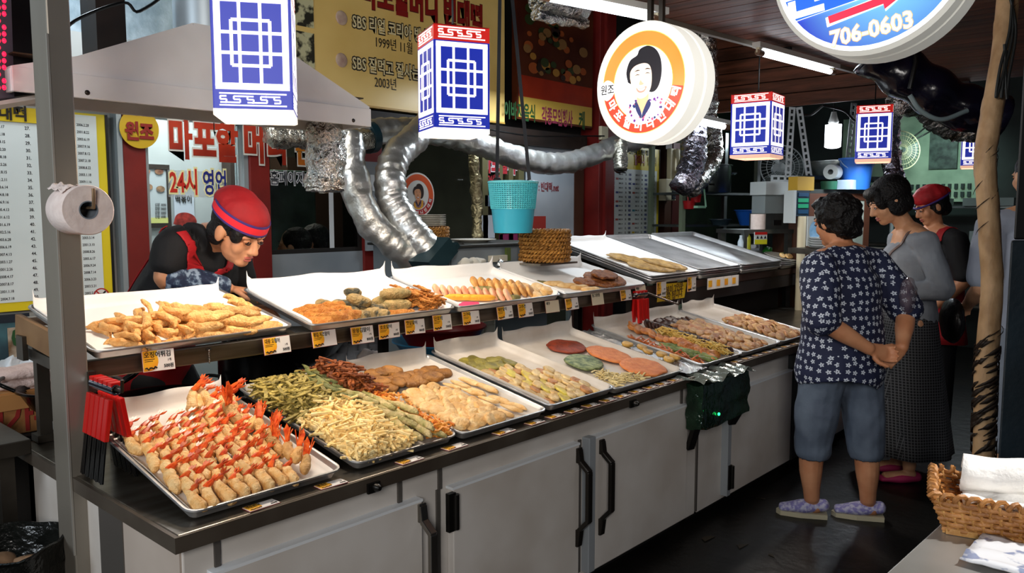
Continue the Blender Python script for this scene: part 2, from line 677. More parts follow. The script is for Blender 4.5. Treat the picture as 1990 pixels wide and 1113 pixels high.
def door(x0, x1, z0, z1, par, hside=None, hx=None, hz=(.22, .58), hinge=None):
    d = MB().box((x0, 1.705, z0), (x1, 1.734, z1)).build('door', WHITE, par, bev=.003)
    MB().box((x0 - .003, 1.7045, z1 - .006), (x1 + .003, 1.736, z1 + .002)).build('top_edge', M('edge_lit_white', 'DDE2E6', .4), d)  # lit look of the door's top edge, put into a lighter colour
    if hx is not None:
        za, zb = hz
        m = MB()
        pts = [V((hx, 1.70, zb)), V((hx, 1.693, zb - .045)), V((hx, 1.655, zb - .075)), V((hx, 1.655, za + .10)), V((hx, 1.692, za + .06)), V((hx, 1.70, za))]
        for a, b in zip(pts, pts[1:]):
            m.bar(a, b + (b - a).normalized() * .004, .016, .026, (1, 0, 0))
        m.box((hx - .014, 1.695, zb - .05), (hx + .014, 1.706, zb + .006)).box((hx - .014, 1.695, za - .006), (hx + .014, 1.706, za + .06))
        m.build('handle', HMC if hx < 1.6 else HM, d, bev=.003)
    for hzc in hinge or []:
        xh = x0 if hside == 'l' else x1
        m = MB().box((xh - .028, 1.694, hzc - .06), (xh + .0, 1.71, hzc + .06))
        m.lathe([(.011, -.055), (.011, .055)], 10, Matrix.Translation((xh - .002, 1.692, hzc)), cap=True)
        m.build('hinge', CLIP, d, 40)
    return d


door(.86, 1.505, .08, .60, CT, hx=1.52 - .02, hz=(.2, .585))
door(1.632, 2.27, .08, .60, CT, 'l', 2.262, hinge=(.53, .17))
door(2.37, 3.058, .085, .60, CT, hx=2.405)
MB().box((2.325, 1.70, .085), (2.366, 1.736, .606)).build('door_stile', M('stile_grey', '8F959A', .4), CT, bev=.003)
for x, z0, z1 in ((.882, .60, .68), (1.442, .60, .68), (1.60, .60, .682), (3.045, .60, .682), (3.193, .07, .682), (2.305, .09, .6), (1.592, .08, .6)):
    MB().box((x - .007, 1.728, z0), (x + .007, 1.7355, z1)).build('seam_strip', SEAM, CT)
MB().box((3.062, 1.718, .52), (3.078, 1.735, .58)).box((3.06, 1.718, .17), (3.076, 1.735, .24)).build('hinge', CLIP, CT)
# left end: panel joints
MB().box((.792, 2.05, .06), (.80, 2.20, .68)).build('end_strip', M('end_strip_grey', '5A5652', .4, .3), CT)
MB().box((.795, 1.74, .06), (.80, 2.05, .676)).build('end_panel', M('end_panel', 'B9ADA2', .5, col2='A89B90', scale=3), CT)

CB = thing('display_counter', 'further white display counter beyond the plastic wrapped control box', 'counter', (3.21, 1.73, 0))
MB().box((3.21, 1.735, .06), (6.45, 2.74, .684)).build('cabinet_body', WHITE, CB)
MB().box((3.24, 1.80, 0), (6.4, 2.70, .06)).build('plinth', M('plinth_black'), CB)
MB().box((3.207, 1.70, .682), (6.5, 2.765, .72)).build('worktop', M('worktop_steel'), CB)
MB().box((3.207, 1.692, .681), (6.5, 1.70, .7185)).build('lip', M('lip_steel'), CB)
d4 = door(3.475, 4.19, .08, .585, CB, 'l', hinge=(.49, .17))
door(4.36, 5.1, .08, .585, CB, hx=4.42)
MB().box((3.44, 1.70, .08), (3.472, 1.736, .592)).build('door_stile', M('stile_grey'), CB)
MB().box((4.2, 1.70, .08), (4.33, 1.735, .66)).build('door_stile', M('stile_dark', '3A3C3C', .5), CB)
# control box wrapped in plastic, hung over the counter lip
CBX = thing('control_box', 'dark green control box wrapped in clear plastic, glowing green light', 'box', (3.25, 1.64, .5))
WRAP = M('plastic_wrap_green', '0C1C12', .12, .25, col2='1D3524', scale=9, bump=.6, bscale=18)
m = MB()
m.grid(lambda u, v: V((3.02 + u * .46, 1.62 + .0 * v, .50 + v * .20)), 14, 8)
m.v = []
m.f = []
m.mi = []
for k in range(1):
    bmx = MB().box((3.02, 1.615, .505), (3.47, 1.69, .70))
b2 = bmesh.new()
b2.from_mesh(bmx.mesh('t'))
bmesh.ops.subdivide_edges(b2, edges=b2.edges[:], cuts=9, use_grid_fill=True)
m.add([v.co.copy() for v in b2.verts], [[v.index for v in f.verts] for f in b2.faces])
b2.free()
m.disp(.012, 22, 3)
m.build('wrapped_body', WRAP, CBX, 60)
m = MB()
m.grid(lambda u, v: V((3.0 + u * .50, 1.60 + v * .14, .712 + .012 * math.sin(u * 17 + v * 5) * (1 - v) + .008 * math.sin(u * 31) + .012 * v)), 26, 8)
m.build('plastic_cover', M('clear_plastic_sheet', '9AA39A', .1, .6, bump=.5, bscale=20), CBX, 60)
MB().ell((3.155, 1.607, .555), (.007, .005, .007)).build('indicator_light', M('green_led', '20FF70', em=6), CBX, 60)
MB().bar((3.06, 1.66, .52), (3.07, 1.70, .40), .04, .02).build('bracket', CLIP, CBX)
MB().bar((3.44, 1.66, .5), (3.46, 1.70, .44), .04, .03).build('bracket', CLIP, CBX)

# ------------------------------------------------------------------ upper shelf
SH = thing('display_shelf', 'long raised steel shelf carrying trays above the counters', 'shelf', (2.0, 2.4, .72))
MB().box((.835, 2.36, .968), (3.74, 2.386, 1.022)).build('front_rail', M('rail_steel', '8A8275', .33, .92, col2='5F574B', scale=2, stretch=(1, 1, 14)), SH, bev=.003)
MB().box((3.745, 2.36, .985), (6.45, 2.386, 1.03)).build('front_rail', M('rail_dark', '4A3830', .45, .5), SH, bev=.003)
MB().box((3.745, 2.365, .90), (6.45, 2.38, .984)).build('rail_skirt', M('rail_skirt', '1A1310', .6), SH)
MB().box((.83, 2.86, 1.07), (6.45, 2.90, 1.10)).build('back_rail', BRUSHED, SH)
for x in (.80, 2.2, 3.70, 5.2, 6.4):
    MB().bar((x + .03, 2.387, .985), (x + .03, 2.86, 1.005), .04, .035).build('side_rail', DSTEEL, SH)
for x in (1.52, 2.27, 2.96):
    MB().bar((x + .02, 2.387, 1.0), (x + .02, 2.86, 1.09), .03, .016).build('tray_runner', DSTEEL, SH)
MB().bar((.83, 2.42, 1.03), (.80, 2.80, 1.085), .018, .075).build('side_board', M('side_board_wood', '8A6A48', .6, col2='6A4C30', scale=5), SH)
MB().box((.785, 2.72, .985), (.80, 2.78, 1.06)).build('side_bracket', DSTEEL, SH)
for (x, y) in ((.84, 2.74), (3.60, 2.37), (3.62, 2.74), (6.3, 2.42), (6.3, 2.74), (2.2, 2.74)):
    MB().box((x - .018, y - .016, .745), (x + .018, y + .016, .97 if y < 2.5 else 1.07)).box((x - .03, y - .03, .722), (x + .03, y + .03, .745)).build('leg', DSTEEL, SH)
m = MB()
for k in range(7):
    m.ell((1.196, 2.353, 1.006 - k * .006), (.003, .003, .004), nu=6, nv=4)
m.box((1.188, 2.352, 1.008), (1.204, 2.36, 1.014))
m.build('bead_chain', HMC, SH, 60)

# square steel post at the counter's left end
PO = thing('steel_post', 'tall grey rectangular steel post in front of the counter left end', 'post', (.79, 2.35, 0))
MB().box((.762, 2.30, 0), (.82, 2.42, 2.9)).build('shaft', M('post_steel', '9A948A', .42, .55, col2='7C756A', scale=3, stretch=(1, 1, .2)), PO, bev=.004)
MB().box((.759, 2.297, .5), (.764, 2.303, 1.9)).build('weld_seam', M('weld', 'A8A49C', .5, .6), PO)

# ------------------------------------------------------------------ trays and paper


def rrect(w, l, r, n=4):
    out = []
    for cx, cy, a0 in ((w - r, l - r, 0), (r, l - r, 90), (r, r, 180), (w - r, r, 270)):
        for k in range(n + 1):
            a = math.radians(a0 + 90 * k / n)
            out.append((cx + r * math.cos(a), cy + r * math.sin(a)))
    return out


TRAYME = {}


def tray_mesh(w, l):
    k = (round(w, 3), round(l, 3))
    if k not in TRAYME:
        def ring(ins, z):
            r = max(.006, .03 - ins)
            return [V((x + ins, y + ins, z)) for x, y in rrect(w - 2 * ins, l - 2 * ins, r)]
        m = MB()
        m.rings([ring(.016, .0025), ring(.0145, .004), ring(.006, .026), ring(.002, .029), ring(-.003, .0285), ring(-.004, .024), ring(-.001, .022), ring(.004, .024), ring(.014, 0)], True)
        TRAYME[k] = m.mesh('baking_tray', ALU, 50)
    return TRAYME[k]


def tray(mx, w, l, label, group):
    return inst('baking_tray', tray_mesh(w, l), mx, label, 'tray', group)


def tfrm(x, y, z, tilt, rz=0):
    return Matrix.Translation((x, y, z)) @ Matrix.Rotation(math.radians(rz), 4, 'Z') @ Matrix.Rotation(math.radians(tilt), 4, 'X')


def liner(mx, w, l, hb, hs, seed, label, group, hf=.012, mat=None, peak=0, lift=.0):
    """sheet of paper lining a tray, folded up its back and sides"""
    m = MB()
    e = .021

    def fn(a, b):
        s = -hs + a * (w - 2 * e + 2 * hs)
        t = -hf + b * (l - 2 * e + hf + hb)
        x, y, z = s, t, 0
        W_, L_ = w - 2 * e, l - 2 * e
        nz = noise.noise(V((a * 4 + seed, b * 4, seed)))
        n2 = noise.noise(V((a * 9 + seed, b * 7, seed + 5)))
        zs = zb = zf = 0
        if s < 0:
            zs = -s
            x = s * .35
        elif s > W_:
            zs = s - W_
            x = W_ + (s - W_) * .35
        if t > L_:
            zb = (t - L_) * (1 + .12 * nz)
            y = L_ + (t - L_) * .3
        elif t < 0:
            zf = -t
            y = t * .3
        z = max(zs, zb, zf)
        if zs and zb:
            z = max(zs, zb) * 1.05 + peak * min(zs / max(hs, .001), 1) * (zb / hb)
        fl = min(1, max(0, min(s + .02, W_ - s + .02, t + .02, L_ - t + .02) * 20))
        z += .0045 + (.0035 * (nz + .6) + .0015 * n2) * (fl if fl > 0 else 0) + abs(nz) * .004 * (1 - fl)
        if zb:
            y += nz * .014 * min(1, max(0, (z - .03) * 30))
        if zs:
            x += nz * .004 * min(1, max(0, (z - .03) * 30))
        return V((x + e, y + e, z + lift))
    m.grid(fn, 34, 34)
    me = m.mesh('paper_liner', mat or PAPER, 180)
    o = inst('paper_liner', me, mx, label, 'paper', group)
    so_ = o.modifiers.new('thick', 'SOLIDIFY')
    so_.thickness = .0007
    return o


# lower row: x0, x1, front y, front z, back z, name for labels
LOW = [(.822, 1.250, 1.742, 'prawn'), (1.300, 1.690, 1.748, 'vegetable strip'), (1.702, 2.122, 1.740, 'sliced fritter'), (2.136, 2.535, 1.738, 'egg battered pancake'),
       (2.548, 3.075, 1.742, 'large red pancake'), (3.225, 3.640, 1.735, 'mixed fritter'), (3.655, 4.085, 1.735, 'pale fritter'), (4.10, 4.52, 1.735, 'far fritter')]
LOWF = []
ROWN = ['nearest the steel post', 'second from the steel post', 'third from the steel post', 'fourth from the steel post', 'holding the large red pancakes', 'with the dark sausage row', 'with pinkish fritters, beyond the sausage tray', 'half hidden by the flower blouse']
for i, (x0, x1, y, nm) in enumerate(LOW):
    w = x1 - x0
    mx = tfrm(x0, y, .7225 + (.010 if i in (3,) else 0), 10.9)
    LOWF.append((mx, w, .645))
    tray(mx, w, .645, 'lower counter tray %s' % ROWN[i], 'trays on the counter')
    liner(mx, w, .645, [.055, .03, .055, .06, .065, .06, .06, .06][i], [.014, .008, .014, .03, .028, .02, .02, .02][i], i * 3.3, 'greaseproof paper in the counter tray %s' % ROWN[i], 'papers in the counter trays',
          mat=M('used_paper', 'CFC8BF', .7, col2='BDB3A6', scale=6, bump=.12, bscale=9) if i else None, peak=.02)
MB().box((.90, 2.36, .721), (4.5, 2.39, .832)).build('tray_support', BRUSHED, smooth=None, label='steel support bar propping the lower trays from behind', cat='bar')

UP = [(.850, 1.518, 'squid fritter'), (1.560, 2.256, 'seaweed roll'), (2.273, 2.955, 'sweet potato'), (2.985, 3.70, 'cutlet')]
UPF = []
UPN = ['beside the steel post', 'holding the seaweed rolls', 'holding the yellow fingers', 'below the woven bowls']
for i, (x0, x1, nm) in enumerate(UP):
    w = x1 - x0
    mx = tfrm(x0, 2.338, 1.0235, 12.2, -.0 if i else 3.5)
    UPF.append((mx, w, .47))
    tray(mx, w, .47, 'paper lined shelf tray %s' % UPN[i], 'lined trays on the shelf')
    liner(mx, w, .47, [.042, .062, .060, .055][i], [.022, .03, .035, .03][i], 20 + i * 2.7, 'white greaseproof paper in the shelf tray %s' % UPN[i], 'papers in the shelf trays', mat=M('white_paper', 'F4F2EF', .75, bump=.1, bscale=8), peak=.03)

# stacked empty trays further along the shelf
STK = [(3.765, 4.315, 15.2, .735, 3, 'under the lone brown pancakes'), (4.325, 4.872, 15.0, .735, 4, 'second from the brown pancakes'), (4.885, 5.500, 15.0, .745, 4, 'tallest, at the far end'), (5.512, 6.16, 11.0, .50, 3, 'carrying a white plate')]
STF = []
for i, (x0, x1, tl, l, nst, nm) in enumerate(STK):
    for k in range(nst):
        top = k == nst - 1
        mx = tfrm(x0 + random.uniform(-.004, .004), 2.35 + random.uniform(-.006, .006), 1.032 + k * .0125 + (.0 if i else .004), tl - .0, 0)
        if top:
            STF.append((mx, x1 - x0, l))
        tray(mx, x1 - x0, l, ('topmost tray' if top else '%s tray from the bottom' % ordinal(k)) + ' in the shelf stack ' + nm, 'stacked trays on the shelf')
liner(STF[0][0], STF[0][1], STF[0][2], .035, .02, 51, 'white greaseproof paper under the lone brown pancakes', 'papers in the shelf trays', mat=M('white_paper'), peak=.03)
MB().box((3.76, 2.97, 1.0), (5.52, 3.02, 1.185)).build('tray_prop', BRUSHED, label='steel prop bar behind the stacked trays on the shelf', cat='bar')

# ------------------------------------------------------------------ price tags
CARD = M('tag_card', 'E8E2DC', .45)
CARDY = M('tag_yellow', 'F0C428', .45, col2='F08A20', scale=7)
CARDR = M('tag_red_edge', '8A2A1C', .5)
INK = M('black_ink', '15120F', .6)
PINK = M('red_ink', '8E1E22', .6)


def price_tag(mx, w, h, title, price, label, group, cream=False):
    t = thing('price_tag', label, 'price tag', group=group, mx=mx)
    MB().box((-w / 2, -h / 2, 0), (w / 2, h / 2, .0016)).build('card', CARD if not cream else M('tag_cream', 'DCD0B4', .5), t, local=True)
    MB().box((-w / 2 - .0012, -h / 2 - .0012, -.0006), (w / 2 + .0012, h / 2 + .0012, .0003)).build('border', CARDR, t, local=True)
    pts = [V((-w / 2 + .001, h / 2 - .001, .0017)), V((-w / 2 + .001, -h / 2 + .001, .0017))]
    for k in range(8):
        a = -PI / 2 + k / 7 * PI * .75
        pts.append(V((-w * .28 + math.cos(a) * w * .27, math.sin(a) * h * .47, .0017)))
    pts.append(V((-w * .02, h / 2 - .001, .0017)))
    if not cream:
        MB().poly(pts, (0, 0, .0003)).build('yellow_patch', CARDY, t, local=True)
        m = MB()
        for k in range(2):
            m.box((-w * .44, h * (.06 - k * .09), .002), (-w * (.12 + .06 * k), h * (.09 - k * .09), .0022))
        m.tube([V((-w * .44 + q * w * .052, -h * .35 + .16 * h * math.sin(q * 2.3) * (.6 if q % 2 else 1) * .4, .002)) for q in range(8)], h * .045, 5)
        m.build('printed_marks', INK, t, local=True)
    if title:
        me = text_mesh(title, h * .3, .02, .95 if len(title) < 6 else .7, 'LEFT', INK, ext=.0003)
        inst('lettering', me, Matrix.Translation((-w * .45, h * .27, .0021)), parent=t)
    if price:
        me = text_mesh(price, h * .22, .02, .9, 'RIGHT', INK, ext=.0003)
        inst('lettering', me, Matrix.Translation((w * .46, -h * .3, .0021)), parent=t)
        me = text_mesh('1개', h * .15, .0, .9, 'RIGHT', INK, ext=.0003)
        inst('lettering', me, Matrix.Translation((w * .40, -h * .02, .0021)), parent=t)
    return t


UT = [(306, 699, 62, '오징어튀김', '500원', 0), (536, 670, 52, '대왕 오징어', '500원', 0), (628, 657, 46, '왕김 치즈말이', '', 0), (702, 650, 43, '왕왕김말이', '800원', 0),
      (754, 642, 40, '호호말이', '800원', 0), (804, 634, 38, '깻잎말이', '800원', 0), (857, 626, 36, '단호박', '500원', 0), (913, 617, 34, '고구마', '500원', 0),
      (979, 607, 31, '계란말이', '500원', 0), (1019, 602, 29, '고추전', '500원', 0), (1071, 595, 28, '새우', '', 1), (1109, 590, 27, '생선전', '500원', 0),
      (1159, 580, 26, '동그랑땡', '', 1), (1214, 573, 23, '호박전', '500원', 0), (1243, 565, 20, '해물', '', 1)]
for i, (px, py, pw, ti, pr, cr) in enumerate(UT):
    p = at(px, py, Y=2.352)
    a, b = at(px - pw / 2, py, Y=2.352), at(px + pw / 2, py, Y=2.352)
    w = (b - a).x
    h = .056 + .006 * (i % 3 == 0)
    tl = math.radians(-10 if i != 4 else -4)
    mx = Matrix.Translation(p + V((0, -.007, 0))) @ wallM((0, 0, 0)) @ Matrix.Rotation(tl, 4, 'X') @ Matrix.Rotation(math.radians(random.uniform(-2, 2)), 4, 'Z')
    price_tag(mx, min(w, .1), h, ti, pr, '%s price card from the steel post along the shelf rail' % ordinal(i), 'price cards on the shelf rail', cr)
LT = [(506, 981, 60), (642, 940, 52), (792, 893, 44), (877, 866, 40), (977, 838, 36), (1037, 820, 30), (1077, 808, 29), (1112, 797, 27), (1147, 787, 26), (1181, 777, 25), (1210, 769, 24), (1238, 760, 23), (1265, 752, 22),
      (1289, 745, 21), (1312, 738, 20)]
for i, (px, py, pw) in enumerate(LT):
    p = at(px, py, z=.7215)
    p.y = 1.722
    mx = Matrix.Translation(p) @ Matrix.Rotation(math.radians(random.uniform(-4, 4)), 4, 'Z')
    price_tag(mx, .072 if i > 4 else .082, .036, ['새우튀김', '왕새우', '야채튀김', '고추튀김', '김치전'][i % 5], '500원', '%s price card from the left lying on the nearer counter edge' % ordinal(i), 'price cards on the nearer counter edge')
for i in range(11):
    mx = Matrix.Translation((3.54 + i * .115, 1.717, .7215)) @ Matrix.Rotation(math.radians(random.uniform(-3, 3)), 4, 'Z')
    price_tag(mx, .07, .03, '', '', '%s price card from the control box on the further counter edge' % ordinal(i), 'price cards on the further counter edge')
# yellow notice and strip of cards under the tray stacks
yn = thing('paper_notice', 'yellow handwritten notice hanging under the stacked trays', 'sign', at(1312, 567, Y=2.35))
p = at(1312, 567, Y=2.35)
MB().poly([at(1280, 552, Y=2.352), at(1335, 548, Y=2.352), at(1330, 578, Y=2.352), at(1277, 587, Y=2.352)], (0, .002, 0)).build('sheet', M('yellow_paper', 'D9B40C', .6), yn)
for k, s in enumerate(('떡볶이 2인분', '포장 됩니다')):
    text(s, .055, M('brown_ink', '5A3C08', .6), yn, wallM(at(1308, 562 + k * 13, Y=2.348)) @ Matrix.Rotation(.12, 4, 'Z'), .012, .8)
for i, (px, py) in enumerate(((1285, 562), (1344, 552))):
    mx = Matrix.Translation(at(px, py, Y=2.346)) @ wallM((0, 0, 0))
    price_tag(mx, .1, .085, '전', '500원', ['square price card pinned on the yellow notice', 'square price card right of the yellow notice'][i], 'price cards by the yellow notice')
cs = thing('price_strip', 'strip of four orange and white price cards under the stacked trays', 'price tag', at(1409, 544, Y=2.34))
a, b = at(1375, 541, Y=2.34), at(1436, 533, Y=2.34)
for k in range(4):
    x0 = a.x + (b.x - a.x) * k / 4
    x1 = a.x + (b.x - a.x) * (k + 1) / 4 - .006
    c = MB().box((x0, 2.338, a.z - .07), (x1, 2.341, a.z)).build('card', CARD, cs)
    MB().box((x0 + .01, 2.3365, a.z - .055), (x0 + (x1 - x0) * .55, 2.338, a.z - .015)).build('print', CARDY, c)
# ------------------------------------------------------------------ fried food
BATTER = M('pale_batter', 'F8D092', .45, col2='E8AC60', scale=45, bump=.5, bscale=160, rnd=.14)
BATTERD = M('golden_batter', 'EDBA74', .45, col2='C78E48', scale=38, bump=.6, bscale=140, rnd=.18)
TAILM = M('prawn_tail', 'C83A10', .28, col2='EE6E2C', scale=60, rnd=.25)
HERB = M('herb_batter', 'B39E50', .5, col2='7C6C30', scale=40, bump=.4, bscale=120, rnd=.25)
POTATO = M('potato_batter', 'FFE9AC', .45, col2='F2CC7C', scale=30, bump=.3, bscale=120, rnd=.12)
CARROT = M('carrot_batter', 'F6B048', .45, col2='E08030', scale=35, bump=.3, bscale=120, rnd=.15)
CRISP = M('dark_crisp_batter', 'A85A24', .5, col2='6E3414', scale=40, bump=.6, bscale=120, rnd=.2)
CHILI = M('chili_batter', 'DDC288', .45, col2='98914E', scale=30, bump=.5, bscale=140, rnd=.15)
CHILIG = M('green_chili_batter', '8B8A50', .45, col2='5E6434', scale=30, bump=.5, bscale=140, rnd=.15)
PATTY = M('patty_batter', 'F4D298', .5, col2='E2AC64', scale=28, bump=.35, bscale=110, rnd=.1)
PATTYD = M('brown_patty_batter', 'AE7632', .5, col2='7C4E1E', scale=28, bump=.35, bscale=110, rnd=.15)
EGGY = M('egg_batter', 'D6C552', .45, col2='B79B3C', scale=24, bump=.3, bscale=90, rnd=.12)
EGGB = M('beige_egg_batter', 'DCC490', .45, col2='BE9550', scale=24, bump=.3, bscale=90, rnd=.15)
EGGO = M('olive_egg_batter', '9A8E3A', .45, col2='6D6427', scale=24, bump=.3, bscale=90, rnd=.15)
REDJ = M('red_pancake', 'DD8646', .55, col2='C96A2C', scale=30, bump=.35, bscale=110, rnd=.08)
REDJD = M('dark_red_pancake', '9A3C1C', .55, col2='742A12', scale=30, bump=.35, bscale=110)
GREENJ = M('green_pancake', '97A06C', .55, col2='4A5C36', scale=38, bump=.3, bscale=110)
CRUMB = M('breadcrumb_crust', 'F0A550', .55, col2='D97F2C', scale=60, bump=.9, bscale=220, rnd=.1)
SEAW = M('seaweed_batter', '4C4A3A', .5, col2='B49660', scale=26, bump=.6, bscale=120, rnd=.12, contrast=(.42, .58))
PINKS = M('pink_slice', 'EDBE9A', .5, col2='E0936E', scale=20, bump=.2, bscale=90, rnd=.06)
YELF = M('yellow_finger', 'EFAE3A', .5, col2='E09A28', scale=20, bump=.2, bscale=120, rnd=.05)
DARKS = M('dark_sausage', '4A2A1E', .4, col2='2C1810', scale=20, bump=.2, bscale=90, rnd=.2)
CUTLET = M('cutlet_crust', 'B06A2C', .5, col2='7A3D18', scale=40, bump=.8, bscale=160, rnd=.1)


def rods(m, L, r0, r1, bend, amp, seed, n=9, k=12, fz=1.0, freq=34):
    R = []
    for i in range(k + 1):
        t = i / k
        y = (t - .5) * L
        env = max(.12, (1 - abs(2 * t - 1) ** 3.2)) ** .5
        r = (r0 + (r1 - r0) * t) * env
        cx = bend * (1 - (2 * t - 1) ** 2)
        R.append([V((cx + r * math.cos(2 * PI * j / n), y, r * fz * math.sin(2 * PI * j / n))) for j in range(n)])
    st = len(m.v)
    m.rings(R, True)
    m.disp(amp, freq, seed, st)
    return m


def rodmesh(nm, mat, cnt, L, r0, r1, bend, amp, seed=0, fz=1.0, freq=34, k=12, n=9):
    return [rods(MB(), L * random.uniform(.85, 1.15), r0, r1, bend * random.uniform(-1, 1), amp, seed + q * 5, fz=fz, freq=freq, k=k, n=n).mesh(nm, mat, 180) for q in range(cnt)]


def discmesh(nm, mat, cnt, rx, ry, th, amp, seed=0, n=22, freq=30, rag=.1):
    out = []
    for q in range(cnt):
        m = MB()
        R = []
        for r, z in ((.02, -.5), (.6, -.5), (.93, -.42), (1, 0), (.92, .42), (.6, .55), (.02, .5)):
            R.append([V((rx * r * math.cos(2 * PI * j / n) * (1 + rag * noise.noise(V((math.cos(2 * PI * j / n) * 2, math.sin(2 * PI * j / n) * 2, seed + q * 3)))), ry * r * math.sin(2 * PI * j / n) * (1 + rag * noise.noise(V((math.cos(2 * PI * j / n) * 2, math.sin(2 * PI * j / n) * 2, seed + q * 3 + 9)))), z * th)) for j in range(n)])
        m.rings(R, True)
        m.disp(amp, freq, seed + q)
        out.append(m.mesh(nm, mat, 180))
    return out


def clump(nm, mat, cnt, ns, L, w, h, sx, sy, hz, spread, seed=0, curl=0):
    out = []
    for q in range(cnt):
        m = MB()
        for i in range(ns):
            a = random.gauss(0, spread)
            c = V((random.gauss(0, sx), random.gauss(0, sy), abs(random.gauss(hz * .5, hz * .5))))
            d = V((math.sin(a), math.cos(a), random.gauss(0, .28))).normalized()
            l = L * random.uniform(.6, 1.2)
            if curl:
                sd = V((d.y, -d.x, random.uniform(-.5, 1)))
                cc = curl * random.uniform(-1, 1)
                pts = [c - d * l / 2, c + sd * cc * l, c + d * l / 2]
                m.bar(pts[0], pts[1], w, h)
                m.bar(pts[1], pts[2], w, h)
            else:
                m.bar(c - d * l / 2, c + d * l / 2, w * random.uniform(.7, 1.3), h)
        out.append(m.mesh(nm, mat, None))
    return out


def put(frm, name, meshes, items, base, group, cat='fried food', kids=None, band=.055, lab=None):
    """items: (x, y, z, rz, tilt, scale); labels count along rows parallel to the tray's front edge"""
    mx0 = frm[0]
    rows = {}
    for it in items:
        rows.setdefault(int(it[1] / band), []).append(it)
    objs = []
    nrow = len(rows)
    for ri, k in enumerate(sorted(rows)):
        r = sorted(rows[k], key=lambda i: i[0])
        for ci, (x, y, z, rz, tl, sc) in enumerate(r):
            mx = mx0 @ Matrix.Translation((x, y, z)) @ Matrix.Rotation(rz, 4, 'Z') @ Matrix.Rotation(tl, 4, 'X') @ Matrix.Scale(sc, 4)
            if nrow == 1:
                l = '%s, %s from the left' % (base, ordinal(ci)) if len(r) > 1 else base
            else:
                l = '%s, %s from left in %s row from the front' % (base, ordinal(ci), ordinal(ri))
            o = inst(name, random.choice(meshes), mx, l, cat, group)
            if kids:
                kn, km = kids
                inst(kn, random.choice(km), None, parent=o)
            objs.append(o)
    return objs


rnd = random.uniform
# --- tray 1: battered prawns
bodies = []
for q in range(5):
    m = rods(MB(), .086, .0185, .012, rnd(-.004, .004), .0052, q * 3 + 1, n=10, k=12, freq=62)
    bodies.append(m.mesh('prawn_fritter', BATTER, 180))
tails = []
for q in range(4):
    m = MB()
    b = V((0, .034, .004))
    ax = V((.9 + q * .2, .8, .42)).normalized()
    rods_ = [b, b + ax * .014, b + ax * .026]
    m.tube(rods_, lambda i, a: (.0085, .008, .0055)[i], 7)
    for s in (-1, 1):
        sd = V((s * .10 + 1.0, .5 - s * .2, .26)).normalized()
        up = V((0, -.3, 1))
        p0 = b + ax * .024
        for dw, ln in ((0, .030), (.35 * s, .024)):
            dd = (sd + V((dw, 0, -.05))).normalized()
            m.poly([p0 - V((.002, 0, 0)), p0 + dd * ln * .5 + V((.0055, 0, 0)), p0 + dd * ln, p0 + dd * ln * .55 - V((.0055, 0, 0))], (0, 0, .0025))
    tails.append(m.mesh('tail', TAILM, 40))
its = []
w1 = LOWF[0][1]
for r in range(8):
    y = .055 + r * .055
    x = .035 + (r % 2) * .014
    while x < w1 - (.115 if r < 6 else .05):
        its.append((x + rnd(-.004, .004), y + rnd(-.006, .006) - (.010 if r == 0 else 0), .026 + rnd(0, .005) + .003 * (r > 0), rnd(-.25, .12), rnd(.08, .24), rnd(.92, 1.08)))
        x += .037 + rnd(-.003, .004)
for k in range(13):
    its.append((rnd(.27, .39), .475 + rnd(0, .09), .03 + rnd(0, .03), rnd(-.6, .3), rnd(.15, .5), rnd(.95, 1.1)))
put(LOWF[0], 'prawn_fritter', bodies, its, 'battered prawn with orange tail', 'prawns in the tray nearest the post', 'prawn', ('tail', tails))
wb = []
for q in range(3):
    m = rods(MB(), .085, .017, .014, 0, .006, q * 7 + 2, n=9, k=11, freq=48)
    wb.append(m.mesh('whole_prawn_fritter', BATTERD, 180))
wt_ = []
for q in range(3):
    m = MB()
    for k in range(7):
        s = rnd(-.010, .010)
        m.bar((s, .02 + k * .003, .006), (s + rnd(-.02, .02), .05 + rnd(0, .025), .012 + rnd(0, .035)), .003, .002)
    m.poly([V((-.006, .03, .01)), V((.006, .03, .01)), V((.009, .06, .025)), V((0, .078, .035)), V((-.008, .062, .024))], (0, 0, .006))
    wt_.append(m.mesh('head_shell', TAILM, 40))
its = [(w1 - .075 + rnd(-.012, .02), .06 + k * .042, .032 + rnd(0, .014), rnd(-.9, -.2), rnd(.1, .4), rnd(.9, 1.1)) for k in range(8)] + [(w1 - .10, .40 + k * .02, .05, rnd(-.5, .3), rnd(.5, .9), 1.1) for k in range(2)]
put(LOWF[0], 'whole_prawn_fritter', wb, its, 'whole fried prawn with head', 'whole prawns at the right of the prawn tray', 'prawn', ('head_shell', wt_))

# --- tray 2: vegetable strips, chillies, crispy bits
w2 = LOWF[1][1]
pot = clump('potato_fritter', POTATO, 5, 44, .046, .0066, .0056, .015, .014, .022, .75)
hrb = clump('herb_fritter', HERB, 5, 24, .055, .010, .0025, .016, .018, .024, .6, curl=.12)
car = clump('carrot_fritter', CARROT, 4, 30, .045, .0062, .005, .015, .015, .022, .9, curl=.2)
crs = clump('crisp_fritter', CRISP, 4, 24, .042, .009, .005, .015, .016, .03, 1.2, curl=.25)
its = []
for r in range(9):
    for c in range(6):
        x, y = .045 + c * .038 + rnd(-.008, .008), .045 + r * .034 + rnd(-.007, .007)
        if x < .235 - .0 * y and y < .325 and x + y * .1 < .232:
            hgt = .012 + .022 * math.sin(min(1, x / .22) * PI * .8) * min(1, y / .12)
            its.append((x, y, hgt, rnd(-1, 1), 0, rnd(.85, 1.15)))
put(LOWF[1], 'potato_fritter', pot, its, 'pale shredded potato fritter', 'potato fritters in the vegetable tray')
its = []
